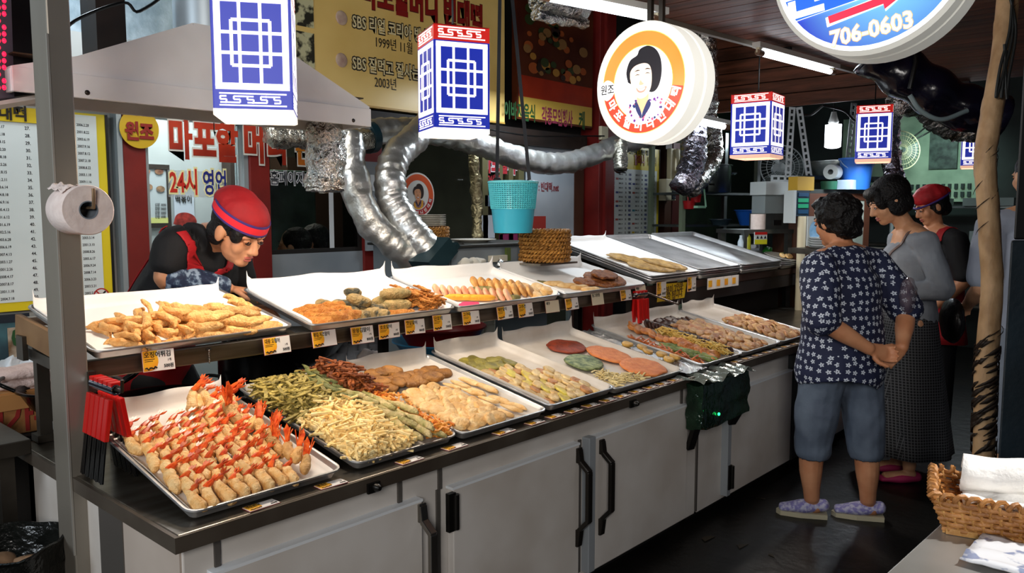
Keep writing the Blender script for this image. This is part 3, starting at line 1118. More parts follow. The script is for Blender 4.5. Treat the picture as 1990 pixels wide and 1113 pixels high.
for r in range(9):
    for c in range(6):
        x, y = .040 + c * .037 + rnd(-.008, .008), .335 + r * .034 + rnd(-.007, .007)
        if y < .60 and x < .21:
            its.append((x, y, .016 + .02 * math.sin(min(1, x / .2) * PI), -.9 + rnd(-.4, .4), 0, rnd(.95, 1.25)))
put(LOWF[1], 'herb_fritter', hrb, its, 'olive green leafy herb fritter', 'herb fritters in the vegetable tray')
chl = rodmesh('chili_fritter', CHILI, 4, .105, .0115, .0075, .010, .004, 3, freq=50)
chg = rodmesh('chili_fritter', CHILIG, 3, .115, .0105, .007, .012, .003, 9, freq=50)
its = [(.246 + (k % 4) * .024 + rnd(-.005, .005), .065 + (k // 4) * .06 + rnd(-.012, .012), .032 + .012 * (k % 3) + rnd(0, .006), rnd(-.1, .4), rnd(-.08, .14), rnd(1.0, 1.25)) for k in range(22)]
put(LOWF[1], 'chili_fritter', chl, its, 'battered whole chili, cream coloured', 'cream chilies in the vegetable tray')
its = [(.205 + (k % 5) * .021 + rnd(-.006, .006), .40 + (k // 5) * .055 + rnd(-.012, .012), .036 + .01 * (k % 3) + rnd(0, .008), .35 + rnd(-.25, .25), rnd(-.1, .2), rnd(.95, 1.15)) for k in range(19)]
put(LOWF[1], 'chili_fritter', chg, its, 'battered whole chili, dull green', 'green chilies in the vegetable tray')
its = [(.345 + rnd(-.012, .02), .05 + k * .0125 + rnd(-.004, .004), .014 + rnd(0, .012), rnd(-1.5, 1.5), 0, rnd(.85, 1.1)) for k in range(26)]
put(LOWF[1], 'carrot_fritter', car, its, 'orange shredded carrot fritter', 'carrot fritters in the vegetable tray')
its = [(.322 + rnd(-.035, .04), .385 + k * .0115 + rnd(-.004, .004), .018 + rnd(0, .026), rnd(-1.5, 1.5), 0, rnd(.95, 1.25)) for k in range(20)]
put(LOWF[1], 'crisp_fritter', crs, its, 'dark brown crispy shredded fritter', 'crispy fritters at the back of the vegetable tray')

# --- tray 3: sliced fritters laid in leaning rows
w3 = LOWF[2][1]
pat = discmesh('slice_fritter', PATTY, 4, .034, .023, .014, .0035, 4)
patl = rodmesh('finger_fritter', PATTY, 4, .095, .016, .012, .012, .0045, 14, fz=.62)
patd = discmesh('brown_fritter', PATTYD, 3, .036, .028, .014, .005, 24)
its = []
for r in range(8):
    y = .05 + r * .043
    for c in range(5):
        x = .05 + c * .042 + (r % 2) * .016
        if x < .26 - (.06 if r > 6 else 0):
            its.append((x + rnd(-.006, .006), y + rnd(-.007, .007), .018 + rnd(0, .012), rnd(-.7, 1.0), rnd(.3, .6), rnd(.9, 1.15)))
put(LOWF[2], 'slice_fritter', pat, its, 'pale golden sliced fritter', 'pale slices in the third tray')
its = []
for r in range(4):
    for c in range(4):
        its.append((.270 + c * .042 - r * .010 + rnd(-.004, .004), .085 + r * .085 + rnd(-.01, .01), .012 + .008 * (c % 2) + rnd(0, .006), .32 + rnd(-.12, .12), .06, rnd(.85, 1.1)))
its = [i for i in its if .02 < i[0] < w3 - .035]
put(LOWF[2], 'finger_fritter', patl, its, 'long pale finger fritter', 'finger fritters in the third tray')
its = [(.055 + (k % 5) * .05 + rnd(-.008, .008), .43 + (k // 5) * .05 + rnd(-.01, .01), .02 + rnd(0, .016), rnd(-1, 1), rnd(.0, .4), rnd(1, 1.25)) for k in range(13)] + [(.33, .52, .014, .2, 0, 1.2), (.355, .47, .014, .4, 0, 1.2)]
put(LOWF[2], 'brown_fritter', patd, its, 'dark brown rounded fritter', 'brown fritters at the back of the third tray')

# --- tray 4: egg battered pancakes in diagonal rows
w4 = LOWF[3][1]
je = discmesh('egg_pancake', EGGB, 4, .037, .026, .011, .003, 40)
jy = discmesh('egg_pancake', EGGY, 3, .048, .024, .009, .004, 50)
jb = discmesh('egg_pancake', M('brown_egg_batter', 'C48A4C', .45, col2='9A6230', scale=24, bump=.3, bscale=90, rnd=.12), 3, .036, .026, .011, .003, 60)
jo = discmesh('egg_pancake', EGGO, 3, .04, .03, .011, .004, 70)
A, B, Cc, Dd = [], [], [], []
for c in range(7):
    for r in range(8):
        x = .05 + c * .046 + rnd(-.006, .006)
        y = .045 + r * .045 + (c % 2) * .012 + rnd(-.006, .006)
        if x > w4 - .055 or y > .40 - (.0 if c < 5 else .12):
            continue
        it = (x, y, .013 + rnd(0, .007), .9 + rnd(-.3, .3), rnd(.05, .25), rnd(.85, 1.1))
        (B if c in (2, 3) and r < 7 and (c + r) % 2 == 0 else Cc if (c * 3 + r) % 5 == 0 else A).append(it)
for k in range(10):
    Dd.append((.075 + (k % 4) * .055 + rnd(-.01, .01), .415 + (k // 4) * .045, .014 + rnd(0, .006), rnd(0, 1.5), rnd(0, .2), rnd(.9, 1.15)))
g4 = 'egg pancakes in the fourth tray'
put(LOWF[3], 'egg_pancake', je, A, 'beige oval egg pancake', g4)
put(LOWF[3], 'egg_pancake', jy, B, 'bright yellow egg pancake', g4)
put(LOWF[3], 'egg_pancake', jb, Cc, 'browned oval egg pancake', g4)
put(LOWF[3], 'egg_pancake', jo, Dd, 'olive green egg pancake', g4)

# --- tray 5: large pancakes
f5 = LOWF[4]
pj = discmesh('large_pancake', REDJ, 2, .125, .105, .012, .004, 80, n=30)
mx5 = f5[0]


def onp(frm, name, me, x, y, z, rz, tl, label, sc=1, group=None, cat='pancake'):
    return inst(name, me, frm[0] @ Matrix.Translation((x, y, z)) @ Matrix.Rotation(rz, 4, 'Z') @ Matrix.Rotation(tl, 4, 'X') @ Matrix.Scale(sc, 4), label, cat, group)


onp(f5, 'large_pancake', pj[0], .385, .125, .020, .3, 0, 'large orange red pancake at the front of its tray', 1.0, 'large pancakes')
onp(f5, 'large_pancake', pj[1], .385, .31, .018, 1.2, .03, 'large orange red pancake behind the front one', .95, 'large pancakes')
onp(f5, 'large_pancake', discmesh('large_pancake', REDJD, 1, .11, .09, .012, .004, 85, n=30)[0], .285, .475, .016, .2, 0, 'dark red pancake at the back of the pancake tray', 1, 'large pancakes')
onp(f5, 'large_pancake', discmesh('large_pancake', GREENJ, 1, .105, .085, .012, .004, 87, n=30)[0], .165, .285, .022, .5, 0, 'green leafy pancake beside the orange red ones', 1, 'large pancakes')
cr5 = clump('cream_strip_fritter', M('cream_batter', 'E6D6A0', .5, col2='C9AF70', scale=30, bump=.3, bscale=100, rnd=.1), 3, 20, .04, .005, .003, .014, .014, .012, 1.2)
put(f5, 'strip_fritter', cr5, [(.07 + k * .034 + rnd(-.006, .006), .05 + rnd(0, .05), .012, rnd(-1, 1), 0, 1) for k in range(6)] + [(.10 + k * .03, .14 + rnd(-.02, .03), .012, rnd(-1, 1), 0, 1) for k in range(3)], 'cream strip fritter before the green pancake', 'cream fritters by the green pancake')

# --- foil sheet with small patties between the counters
m = MB()
m.grid(lambda u, v: V((3.055 + u * .19, 1.712 + v * .66, .735 + v * .11 + .006 * noise.noise(V((u * 9, v * 22, 3))) + .012 * noise.noise(V((u * 4, v * 6, 8))))), 26, 60)
fo = m.build('foil_sheet', M('crumpled_foil', 'D8D8D6', .2, .98, bump=1.0, bscale=60), smooth=30, label='crumpled aluminium foil lying between the two counters', cat='foil')
fs = (Matrix.Translation((3.06, 1.76, .745)) @ Matrix.Rotation(math.radians(9), 4, 'X'), .2, .6)
put(fs, 'small_fritter', discmesh('small_fritter', M('tan_batter', 'D9AE5E', .5, col2='B98838', scale=28, bump=.3, bscale=90, rnd=.08), 3, .034, .026, .014, .003, 90), [(.05, .08, .02, .5, .1, 1), (.085, .14, .022, .2, .1, 1), (.06, .20, .022, .7, .1, 1), (.095, .255, .022, .4, .1, 1), (.07, .32, .022, .1, .1, 1), (.12, .09, .02, .9, .1, 1)], 'tan patty lying on the crumpled foil', 'patties on the foil')

# --- further counter trays
sd = discmesh('sausage_slice', DARKS, 3, .026, .026, .012, .002, 95, n=16)
its = [(LOWF[5][1] - .045 + rnd(-.003, .003), .05 + k * .023, .026, 0, 1.0, rnd(.95, 1.1)) for k in range(22)]
put(LOWF[5], 'sausage_slice', sd, its, 'dark sausage slice, overlapping line', 'sausage line in the further counter tray', band=9)
yst = clump('yellow_strip_fritter', M('yellow_strip_batter', 'E2C46C', .5, col2='C79C40', scale=30, bump=.3, bscale=100, rnd=.12), 3, 22, .042, .006, .003, .012, .014, .02, 1.0)
put(LOWF[5], 'strip_fritter', yst, [(.30 + rnd(-.02, .025), .045 + k * .024, .018 + rnd(0, .012), rnd(-1, 1), 0, rnd(.9, 1.15)) for k in range(16)], 'yellow strip fritter beside sausage line', 'yellow strips by the sausages', band=9)
obf = discmesh('orange_fritter', M('orange_batter', 'D98E44', .5, col2='A85A22', scale=26, bump=.4, bscale=100, rnd=.18), 3, .034, .024, .011, .004, 100)
put(LOWF[5], 'orange_fritter', obf, [(.205 + (k % 2) * .035 + rnd(-.008, .008), .05 + k * .0215, .018 + rnd(0, .014), rnd(-.4, .6), rnd(.2, .6), rnd(.95, 1.2)) for k in range(24)], 'orange brown leaf fritter by sausages', 'orange fritters in the sausage tray', band=.09)
grc = rodmesh('green_chili_fritter', M('green_chili_skin', '7E8A48', .4, col2='55642E', scale=26, bump=.3, bscale=90, rnd=.15), 3, .085, .011, .008, .008, .002, 30)
put(LOWF[5], 'green_chili_fritter', grc, [(.10 + (k % 3) * .03 + rnd(-.008, .008), .055 + (k // 3) * .05 + rnd(-.01, .01), .014 + rnd(0, .01), .4 + rnd(-.3, .3), 0, rnd(.9, 1.1)) for k in range(15)], 'green chili fritter by sausages', 'green chilies in the sausage tray')
put(LOWF[5], 'red_chip_fritter', clump('red_chip_fritter', M('red_chip', 'C9712E', .5, col2='8E3A16', scale=30, rnd=.2), 3, 12, .045, .008, .003, .01, .012, .014, .5), [(.045 + rnd(-.01, .02), .06 + k * .045, .012, .4, 0, 1) for k in range(9)], 'reddish strip fritter at the left by sausages', 'reddish strips in the sausage tray', band=9)
pkf = discmesh('pink_brown_fritter', M('pink_brown_batter', 'D0A56A', .5, col2='A8683C', scale=26, bump=.4, bscale=100, rnd=.2), 4, .034, .022, .010, .004, 110)
its = [(.09 + c * .047 + rnd(-.01, .01), .05 + r * .036 + rnd(-.008, .008), .016 + rnd(0, .016), rnd(-.5, .7), rnd(.1, .6), rnd(.95, 1.25)) for r in range(12) for c in range(6)]
put(LOWF[6], 'leaf_fritter', pkf, its, 'pinkish tan leaf fritter', 'tan fritters past the sausage tray')
put(LOWF[6], 'dark_fritter', discmesh('dark_fritter', DARKS, 2, .034, .026, .012, .004, 120), [(.08 + (k % 6) * .05, .50 + (k // 6) * .045, .018, rnd(-1, 1), .3, 1.1) for k in range(10)], 'dark round fritter', 'dark fritters past the sausage tray')
its = [(.08 + c * .052 + rnd(-.01, .01), .05 + r * .042 + rnd(-.008, .008), .016 + rnd(0, .016), rnd(-.5, .7), rnd(.1, .6), rnd(.95, 1.25)) for r in range(9) for c in range(6)]
put(LOWF[7], 'leaf_fritter', pkf, its, 'golden leaf fritter by blouse', 'golden fritters by the flower blouse')

# --- shelf trays
f = UPF[0]
sq = [rods(MB(), rnd(.085, .125), rnd(.012, .015), rnd(.010, .014), rnd(-.03, .03), .006, q * 11 + 5, n=9, k=13, freq=42).mesh('squid_fritter', BATTERD if q > 4 else M('squid_batter', 'F0BC76', .42, col2='DE9648', scale=40, bump=.5, bscale=140, rnd=.12), 180) for q in range(10)]
a, b = [], []
for ly, (n_, zz, y0, y1, x0, x1) in enumerate(((46, .014, .035, .27, .09, .63), (34, .036, .05, .24, .11, .60), (22, .058, .09, .22, .15, .58))):
    for k in range(n_):
        t = (k + .5) / n_
        x = x0 + (x1 - x0) * t + rnd(-.02, .02)
        y = y0 + (y1 - y0) * ((k * .618) % 1)
        hump = .55 + .45 * math.cos((x - .22) * 9) if x < .38 else .55 + .45 * math.cos((x - .50) * 11)
        if ly == 2 and hump < .5:
            continue
        it = (x, y, zz + rnd(-.006, .008), rnd(-1.5, 1.5) if x < .35 else 1.1 + rnd(-.5, .5), rnd(-.3, .35), rnd(.9, 1.15))
        (a if x < .36 else b).append(it)
a += [(.25, .21, .068, .2, .8, .7), (.285, .20, .066, -.6, .6, .7)]
put(f, 'squid_fritter', sq[:5], a, 'smooth golden squid fritter', 'smooth squid fritters beside the post', band=.06)
put(f, 'squid_fritter', sq[5:], b, 'knobbly brown squid fritter', 'knobbly squid fritters', band=.06)

f = UPF[1]
cb = rodmesh('crumbed_fritter', CRUMB, 4, .10, .019, .016, .006, .005, 60, freq=60)
put(f, 'crumbed_fritter', cb, [(.075 + (k % 4) * .042 + rnd(-.006, .006), .055 + (k // 4) * .055, .018 + .012 * (k % 2), 1.3 + rnd(-.3, .3), 0, rnd(.9, 1.1)) for k in range(12)], 'orange crumbed finger', 'orange crumbed fingers')
sr = rodmesh('seaweed_roll', SEAW, 4, .085, .022, .021, .003, .004, 70, freq=50)
put(f, 'seaweed_roll', sr, [(.19, .20, .024, .3, 0, 1), (.225, .10, .024, 1.2, 0, 1.05), (.25, .17, .026, .9, 0, 1.1), (.28, .11, .060, 1.0, .2, 1.1), (.31, .06, .024, 1.4, 0, 1), (.33, .14, .03, .7, 0, 1.1), (.30, .18, .07, 1.1, 0, .9), (.36, .09, .025, 1.1, 0, 1), (.25, .045, .024, 1.3, 0, .9), (.345, .045, .02, 1.5, 0, .9)], 'lumpy dark seaweed roll', 'dark seaweed rolls')
sl = rodmesh('long_seaweed_roll', M('tan_seaweed_batter', '8E7E4E', .5, col2='C6A468', scale=30, bump=.6, bscale=130, rnd=.1), 3, .15, .025, .024, .004, .004, 76, freq=50)
put(f, 'seaweed_roll', sl, [(.46, .10, .028, 1.45, 0, 1), (.46, .15, .03, 1.35, 0, 1), (.47, .125, .068, 1.4, 0, 1)], 'long tan seaweed roll', 'long seaweed rolls')
put(f, 'crumbed_fritter', cb, [(.40 + (k % 3) * .03, .035 + rnd(0, .01), .018, 1.3 + rnd(-.4, .3), 0, .8) for k in range(3)], 'short crumbed finger in front of seaweed rolls', 'short crumbed fingers', band=9)
crb = clump('crumb_fritter', CRUMB, 3, 26, .05, .012, .006, .02, .018, .025, 1.2, curl=.15)
put(f, 'crumb_fritter', crb, [(.565 + (k % 3) * .04 + rnd(-.01, .01), .06 + (k // 3) * .05, .016 + rnd(0, .02), rnd(-1, 1), 0, rnd(.9, 1.1)) for k in range(11)], 'flaky orange crumb fritter', 'flaky crumb fritters')

f = UPF[2]
ps = discmesh('pink_slice_fritter', PINKS, 3, .032, .030, .014, .002, 130, n=18)
put(f, 'pink_slice', ps, [(.07 + k * .029, .215 - k * .0155, .032, .6, .85, rnd(.95, 1.1)) for k in range(11)], 'pinkish sausage slice in the leaning line', 'leaning pink slices', band=9)
yf = rodmesh('yellow_finger', YELF, 2, .10, .014, .014, .0, .001, 140)
put(f, 'yellow_finger', yf, [(.095 + k * .034, .125 - k * .013, .026, 1.35, 0, 1) for k in range(5)], 'smooth yellow finger in front of pink slices', 'yellow fingers', band=9)
gf = rodmesh('green_lump_fritter', M('green_lump', '9A8E54', .5, col2='6A6436', scale=26, bump=.6, bscale=100, rnd=.12), 2, .075, .017, .015, .004, .005, 150)
put(f, 'green_lump_fritter', gf, [(.30, .20, .02, 1.2, 0, 1), (.325, .165, .03, 1.0, 0, 1.1), (.345, .075, .02, 1.4, 0, 1), (.40, .055, .018, 1.4, 0, .9)], 'greenish lumpy fritter beside the pink slices', 'greenish fritters')
gs = discmesh('golden_slice_fritter', M('golden_slice', 'F0C27C', .5, col2='C98236', scale=20, bump=.3, bscale=100, rnd=.12), 3, .040, .034, .014, .003, 160, n=18)
put(f, 'golden_slice', gs, [(.345 + (k % 7) * .030, (.255 if k < 7 else .19) - (k % 7) * .021, .036, .5, .85, rnd(.95, 1.15)) for k in range(14)], 'golden slice with browned edge', 'browned edge slices', band=.07)
put(f, 'round_fritter', discmesh('round_fritter', PATTY, 3, .034, .030, .018, .003, 170, n=18), [(.545 + (k % 4) * .036, .16 - (k // 4) * .06 - (k % 4) * .01, .02 + .01 * (k % 2), rnd(-1, 1), .3, rnd(.9, 1.1)) for k in range(9)], 'plump pale round fritter', 'plump round fritters')
MB().poly([V((.045, .025, .012)), V((.15, .02, .012)), V((.17, .055, .016)), V((.10, .075, .018)), V((.05, .06, .014))], (0, 0, .002)).xf(f[0]).build('pink_paper', M('pink_paper', 'D83A64', .5), label='small bright pink paper under the yellow fingers', cat='paper')

f = UPF[3]
pf = rodmesh('pale_oval_fritter', PATTY, 3, .125, .021, .019, .004, .002, 180, fz=.7)
put(f, 'pale_oval_fritter', pf, [(.135, .185, .018, 1.35, 0, 1), (.185, .135, .018, 1.3, 0, 1), (.225, .085, .018, 1.35, 0, 1), (.27, .05, .016, 1.4, 0, .95)], 'smooth pale oval fritter near the brown cutlets', 'pale ovals by the cutlets', band=9)
ct = discmesh('cutlet', CUTLET, 3, .10, .065, .018, .008, 190, n=24, freq=45, rag=.25)
put(f, 'cutlet', ct, [(.36, .15, .022, .3, 0, 1), (.43, .11, .026, -.2, .1, 1), (.48, .18, .03, .5, 0, 1), (.53, .10, .024, .1, 0, 1), (.50, .14, .055, .2, .05, 1.05), (.57, .15, .028, -.3, 0, .95)], 'flat rough brown cutlet', 'brown cutlets')
put(f, 'olive_fritter', gf, [(.075, .215, .016, 1.0, 0, .8)], 'small olive fritter lying alone on white paper', 'lone olive fritter')
f = (STF[0][0], STF[0][1], STF[0][2])
bp = discmesh('brown_pancake', M('brown_pancake_batter', 'C7A05C', .5, col2='8E6A30', scale=24, bump=.4, bscale=90, rnd=.12), 3, .085, .15, .014, .006, 200, n=26, rag=.2)
onp(f, 'brown_pancake', bp[0], .23, .30, .022, .75, 0, 'long brown pancake furthest back on the sloped paper', 1, 'brown pancakes on the sloped paper')
onp(f, 'brown_pancake', bp[1], .24, .16, .018, 1.0, 0, 'long brown pancake furthest left on the sloped paper', 1, 'brown pancakes on the sloped paper')
onp(f, 'brown_pancake', bp[2], .38, .16, .030, .8, 0, 'long brown pancake overlapping, nearest the empty trays', 1, 'brown pancakes on the sloped paper')
# ------------------------------------------------------------------ lanterns
EMW = M('lantern_white_print', 'FFF6EE', .5, em=1.25)
EMB = M('lantern_blue_print', '1B2FA6', .4, em=.42, emcol='2438C8')
EMR = M('lantern_red_print', 'C0201C', .4, em=.5, emcol='D8261E')
EMBOT = M('lantern_glow', 'FFF2E0', .5, em=2.4, emcol='FFEBD2')
SOFTW = M('lantern_edge', 'E8B0A0', .5, em=.7, emcol='FFC8A8')
FRET = ["11110111101111", "10000100001000"]


def lantern(c, w, h, rz, label, power, col, cordtop, glow=1.0):
    """square backlit lantern; c is the centre of its body"""
    t = thing('lantern', label, 'lantern', mx=Matrix.Translation(V(c) - V((0, 0, h / 2))) @ Matrix.Rotation(rz, 4, 'Z'), group='hanging lanterns over the counter')
    hw = w / 2
    zr = h * .855
    for s in range(4):
        q = Matrix.Rotation(s * PI / 2, 4, 'Z') @ Matrix.Translation((0, -hw, 0)) @ Matrix.Rotation(PI / 2, 4, 'X')
        # face axes: x across, y up, z out
        m = MB().box((-hw, .0, -.004), (hw, h, 0))
        m.mats = []
        p = MB().use(EMB).box((-hw, h * .045, -.004), (hw, zr, 0)).use(EMR).box((-hw, zr, -.004), (hw, h, 0)).xf(q).build('panel', None, t, local=True)
        l = MB()
        T = .0012

        def hb(x0, x1, y, th):
            l.box((x0, y - th / 2, 0), (x1, y + th / 2, T))

        def vb(x, y0, y1, th):
            l.box((x - th / 2, y0, 0), (x + th / 2, y1, T))
        tk = w * .042
        # big frame
        x0, x1 = -hw * .84, hw * .84
        y0, y1 = h * .205, zr - h * .035
        for y in (y0, y1):
            hb(x0 - tk, x1 + tk, y, tk * 2)
        for x in (x0, x1):
            vb(x, y0, y1, tk * 2)
        for fx in (-.30, .22):
            vb(fx * hw, y0, y1, tk)
        yc = (y0 + y1) / 2
        for fy in (-.13, .13):
            hb(x0, x1, yc + fy * (y1 - y0) * .9, tk)
        for fx in (-.5, .46):
            vb(fx * hw, yc - (y1 - y0) * .26, yc + (y1 - y0) * .26, tk)
        for s_ in (-1, 1):
            hb(-.5 * hw, .46 * hw, yc + s_ * (y1 - y0) * .26, tk)
        # fret bands
        for (b0, b1) in ((h * .062, h * .162), (zr + h * .018, h * .985)):
            bh = b1 - b0
            hb(x0, x1, b0 + bh * .08, bh * .10)
            hb(x0, x1, b1 - bh * .08, bh * .10)
            nk = 5
            cw = (x1 - x0) / nk
            ya, yb, ym = b0 + bh * .28, b0 + bh * .72, b0 + bh * .5
            th = bh * .11
            for k in range(nk):
                xa = x0 + k * cw + cw * .06
                xb = xa + cw * .46
                xc = x0 + (k + 1) * cw + cw * .06
                hb(xa, xb, yb, th)
                hb(xa, xb, ym, th)
                hb(xa, xb, ya, th)
                vb(xa, ym, yb, th)
                vb(xb, ya, ym, th)
                if k < nk - 1:
                    hb(xb - th, xc, ya if k % 2 == 0 else yb, th)
        l.xf(q)
        l.build('line_print', EMW, p, local=True)
    b = MB()
    k = .985
    b.rings([[V((sx * hw * a, sy * hw * a, z)) for sx, sy in ((-1, -1), (1, -1), (1, 1), (-1, 1))] for a, z in ((1.0, h * .045), (1.0, .0), (.93, -.004), (.93, h * .03))], False)
    b.build('bottom_skirt', SOFTW if glow < 2 else EMBOT, t, local=True)
    MB().box((-hw * .93, -hw * .93, .012), (hw * .93, hw * .93, .016)).build('bottom_diffuser', EMBOT, t, local=True)
    MB().box((-hw, -hw, h - .004), (hw, hw, h)).build('top_plate', M('lantern_top', '7A1512', .5), t, local=True)
    MB().lathe([(.0, h), (.012, h), (.012, h + .02), (.004, h + .03)], 10).tube([(0, 0, h), (0, 0, cordtop - c[2] + h / 2)], .004, 6).bar((0, 0, cordtop - c[2] + h / 2), Matrix.Rotation(-rz, 3, 'Z') @ V((0, -.2, cordtop - c[2] + h / 2)), .02, .02).build('cord', BLACK, t, local=True)
    lo = lamp('lantern_bulb', 'AREA', (c[0], c[1], c[2] - h / 2 - .008), power, col, w * .85)
    lo.rotation_euler = (0, 0, rz)
    return t


LH = .385
lantern((1.32, 2.235, 1.925), .225, LH + .02, math.radians(-36), 'largest backlit blue lantern, hanging above the squid fritter tray', 9.0, WARM, 3.2, 3)
lantern((2.235, 2.32, 1.947), .225, LH + .02, math.radians(-26), 'second backlit blue lantern, nearest the hanging turquoise basket', 7.0, WARM, 3.2, 3)
lantern((4.735, 2.20, 1.966), .25, LH, math.radians(5.7), 'third backlit blue lantern, right of the round portrait sign', 7, (1, .93, .86), 2.42)
lantern((5.925, 1.885, 1.985), .23, LH, math.radians(17.4), 'fourth backlit blue lantern, in front of the blue bucket', 6, COOL, 2.42)
lantern((8.0, 1.66, 2.02), .26, LH, math.radians(12), 'furthest backlit blue lantern, partly behind the wrapped pole', 6, COOL, 3.25)

# ------------------------------------------------------------------ round signs


def disc(m, R, z, n=48, cx=0, cy=0, a0=0, a1=360, r0=0, ry=None, ext=.0008):
    ry = ry or R
    k = ry / R
    if r0 == 0 and a1 - a0 >= 360:
        m.poly([V((cx + R * math.cos(2 * PI * j / n), cy + ry * math.sin(2 * PI * j / n), z)) for j in range(n)], (0, 0, ext))
    else:
        full = a1 - a0 >= 360
        nn = n if full else n + 1
        for j in range(n):
            A = [math.radians(a0 + (a1 - a0) * (j + q) / n) for q in (0, 1)]
            m.poly([V((cx + r * math.cos(a), cy + k * r * math.sin(a), z)) for r, a in ((r0, A[0]), (R, A[0]), (R, A[1]), (r0, A[1]))], (0, 0, ext))
    return m


def blob(pts, z, ext=.0008):
    return [V((x, y, z)) for x, y in pts]


def smooth_poly(m, pts, z, ext=.0008):
    P = catmull([V((x, y, 0)) for x, y in pts + [pts[0]]], 5)[:-1]
    m.poly([V((p.x, p.y, z)) for p in P], (0, 0, ext))


def portrait(par, S, z, e, washed):
    """smiling woman with short dark hair and a flowered collar, flat print, S = unit size"""
    def pm(n, c, k=1):
        return M('portrait_%s_%d' % (n, int(washed)), c, .5, em=e * k)
    st = .0004

    def lay(name, mat, polys, zz):
        m = MB()
        for p in polys:
            smooth_poly(m, [(x * S, y * S) for x, y in p], zz, .0003)
        return m.build(name, mat, par, local=True)
    shirt = [(-.36, -.62), (-.30, -.42), (-.18, -.30), (-.05, -.24), (.14, -.24), (.30, -.30), (.46, -.36), (.50, -.52), (.30, -.70), (.0, -.76), (-.22, -.72)]
    lay('portrait_shirt', pm('shirt', 'F1E8EE' if washed else '8E6A70'), [shirt], z)
    rr_ = random.Random(5)
    fl = [[], [], []]
    for k in range(46):
        x, y = rr_.uniform(-.28, .46), rr_.uniform(-.70, -.30)
        if abs(x) < .07 and y > -.5:
            continue
        s_ = rr_.uniform(.016, .03)
        fl[k % 3].append([(x - s_, y), (x, y - s_), (x + s_, y), (x, y + s_)])
    for k, c in enumerate((('6E2E8C', '5A2A30'), ('D85A80', 'C8949C'), ('2A3A70', '3A2A30'))):
        lay('portrait_flower', pm('flower%d' % k, c[0] if washed else c[1]), fl[k], z + st)['kind'] = 'stuff'
    if not washed:
        lay('portrait_apron', pm('apron', 'E0A020'), [[(-.30, -.45), (-.22, -.42), (-.12, -.66), (.10, -.70), (.22, -.60), (.28, -.30), (.36, -.32), (.34, -.66), (.05, -.78), (-.24, -.70)]], z + 1.5 * st)
    lay('portrait_neck', pm('neck', 'EFB98E' if washed else 'C08058'), [[(-.10, -.20), (.13, -.16), (.14, -.36), (.02, -.56), (-.10, -.36)]], z + 2 * st)
    lay('portrait_collar', pm('collar', '2E3460' if washed else '2A2030'), [[(-.16, -.36), (-.11, -.34), (.0, -.56), (-.02, -.64), (-.12, -.50)], [(.17, -.32), (.12, -.36), (.02, -.56), (.03, -.64), (.2, -.44)]], z + 3 * st)
    hair = [(-.32, .03), (-.36, .22), (-.28, .42), (-.12, .50), (-.06, .60), (.12, .64), (.30, .55), (.41, .36), (.43, .10), (.36, -.12), (.22, -.2), (.0, -.1), (-.22, -.02)]
    lay('portrait_hair', pm('hair', '1E1C22' if washed else '2A1A16', .6), [hair], z + 2.5 * st)
    face = [(-.27, .10), (-.26, .22), (-.16, .31), (.02, .34), (.15, .30), (.21, .18), (.22, .0), (.19, -.14), (.10, -.26), (-.04, -.29), (-.16, -.20), (-.23, -.04)]
    lay('portrait_face', pm('face', 'FCE3CC' if washed else 'D89A70', 1.12), [face], z + 4 * st)
    dk = pm('feature', '3A2420' if washed else '3A2018', .35)
    lay('portrait_eyes', dk, [[(-.17, .13), (-.10, .155), (-.04, .13), (-.10, .14)], [(.06, .14), (.12, .165), (.19, .135), (.12, .15)], [(-.19, .20), (-.10, .235), (-.04, .215), (-.1, .215)], [(.05, .22), (.12, .245), (.21, .21), (.12, .225)]], z + 5 * st)
    lay('portrait_nose', pm('nose', 'E8B090' if washed else 'A86A48'), [[(-.03, .05), (-.06, -.03), (-.01, -.05), (.05, -.03), (.01, .0)]], z + 5 * st)
    lay('portrait_lips', pm('lips', 'E09080' if washed else '8A3028'), [[(-.13, -.09), (-.02, -.11), (.11, -.08), (.06, -.17), (-.04, -.185), (-.10, -.15)]], z + 5 * st)
    lay('portrait_teeth', pm('teeth', 'FFFFFF'), [[(-.10, -.105), (-.02, -.12), (.08, -.10), (.04, -.145), (-.04, -.15)]], z + 6 * st)


def ringtext(s, R, a0, a1, size, mat, par, z, flip=False, bold=.03):
    n = len(s)
    for i, ch in enumerate(s):
        a = math.radians(a0 + (a1 - a0) * (i + .5) / n)
        me = text_mesh(ch, size, bold, 1, 'CENTER', mat, ext=.0004)
        inst('lettering', me, Matrix.Translation((R * math.cos(a), R * math.sin(a), z)) @ Matrix.Rotation(a + PI / 2, 4, 'Z'), parent=par)


def lightbox_mx(p, rz=0, roll=0):
    return Matrix.Translation(p) @ Matrix.Rotation(rz, 4, 'Z') @ wallM((0, 0, 0), '-X') @ Matrix.Rotation(roll, 4, 'Z')


# lightbox with portrait
SR = .247
LBW = M('lightbox_face', 'FFFFFF', .4, em=1.15)
LBO = M('lightbox_orange', 'F08030', .4, em=.9, col2='F7A050', scale=2, emcol='F28A38')
LBRED = M('lightbox_red', 'E8442C', .4, em=.85)
RIM = M('lightbox_rim', 'F2F0E6', .35, em=.75)
pc = at(1248, 160, d=3.27)
s1 = thing('round_sign', 'round glowing shop sign with smiling woman in an orange ring', 'sign', mx=lightbox_mx(pc, math.radians(-4)))
m = MB().lathe([(SR - .01, 0), (SR, -.008), (SR, -.075), (SR - .006, -.08), (SR - .006, -.09), (SR, -.095), (SR, -.155), (SR - .01, -.163)], 56)
m.build('rim', RIM, s1, 40, local=True)
disc(MB(), SR - .01, -.002).build('face_panel', LBW, s1, local=True)
MB().lathe([(SR - .01, -.163), (.001, -.163)], 48).build('rear_panel', LBW, s1, local=True)
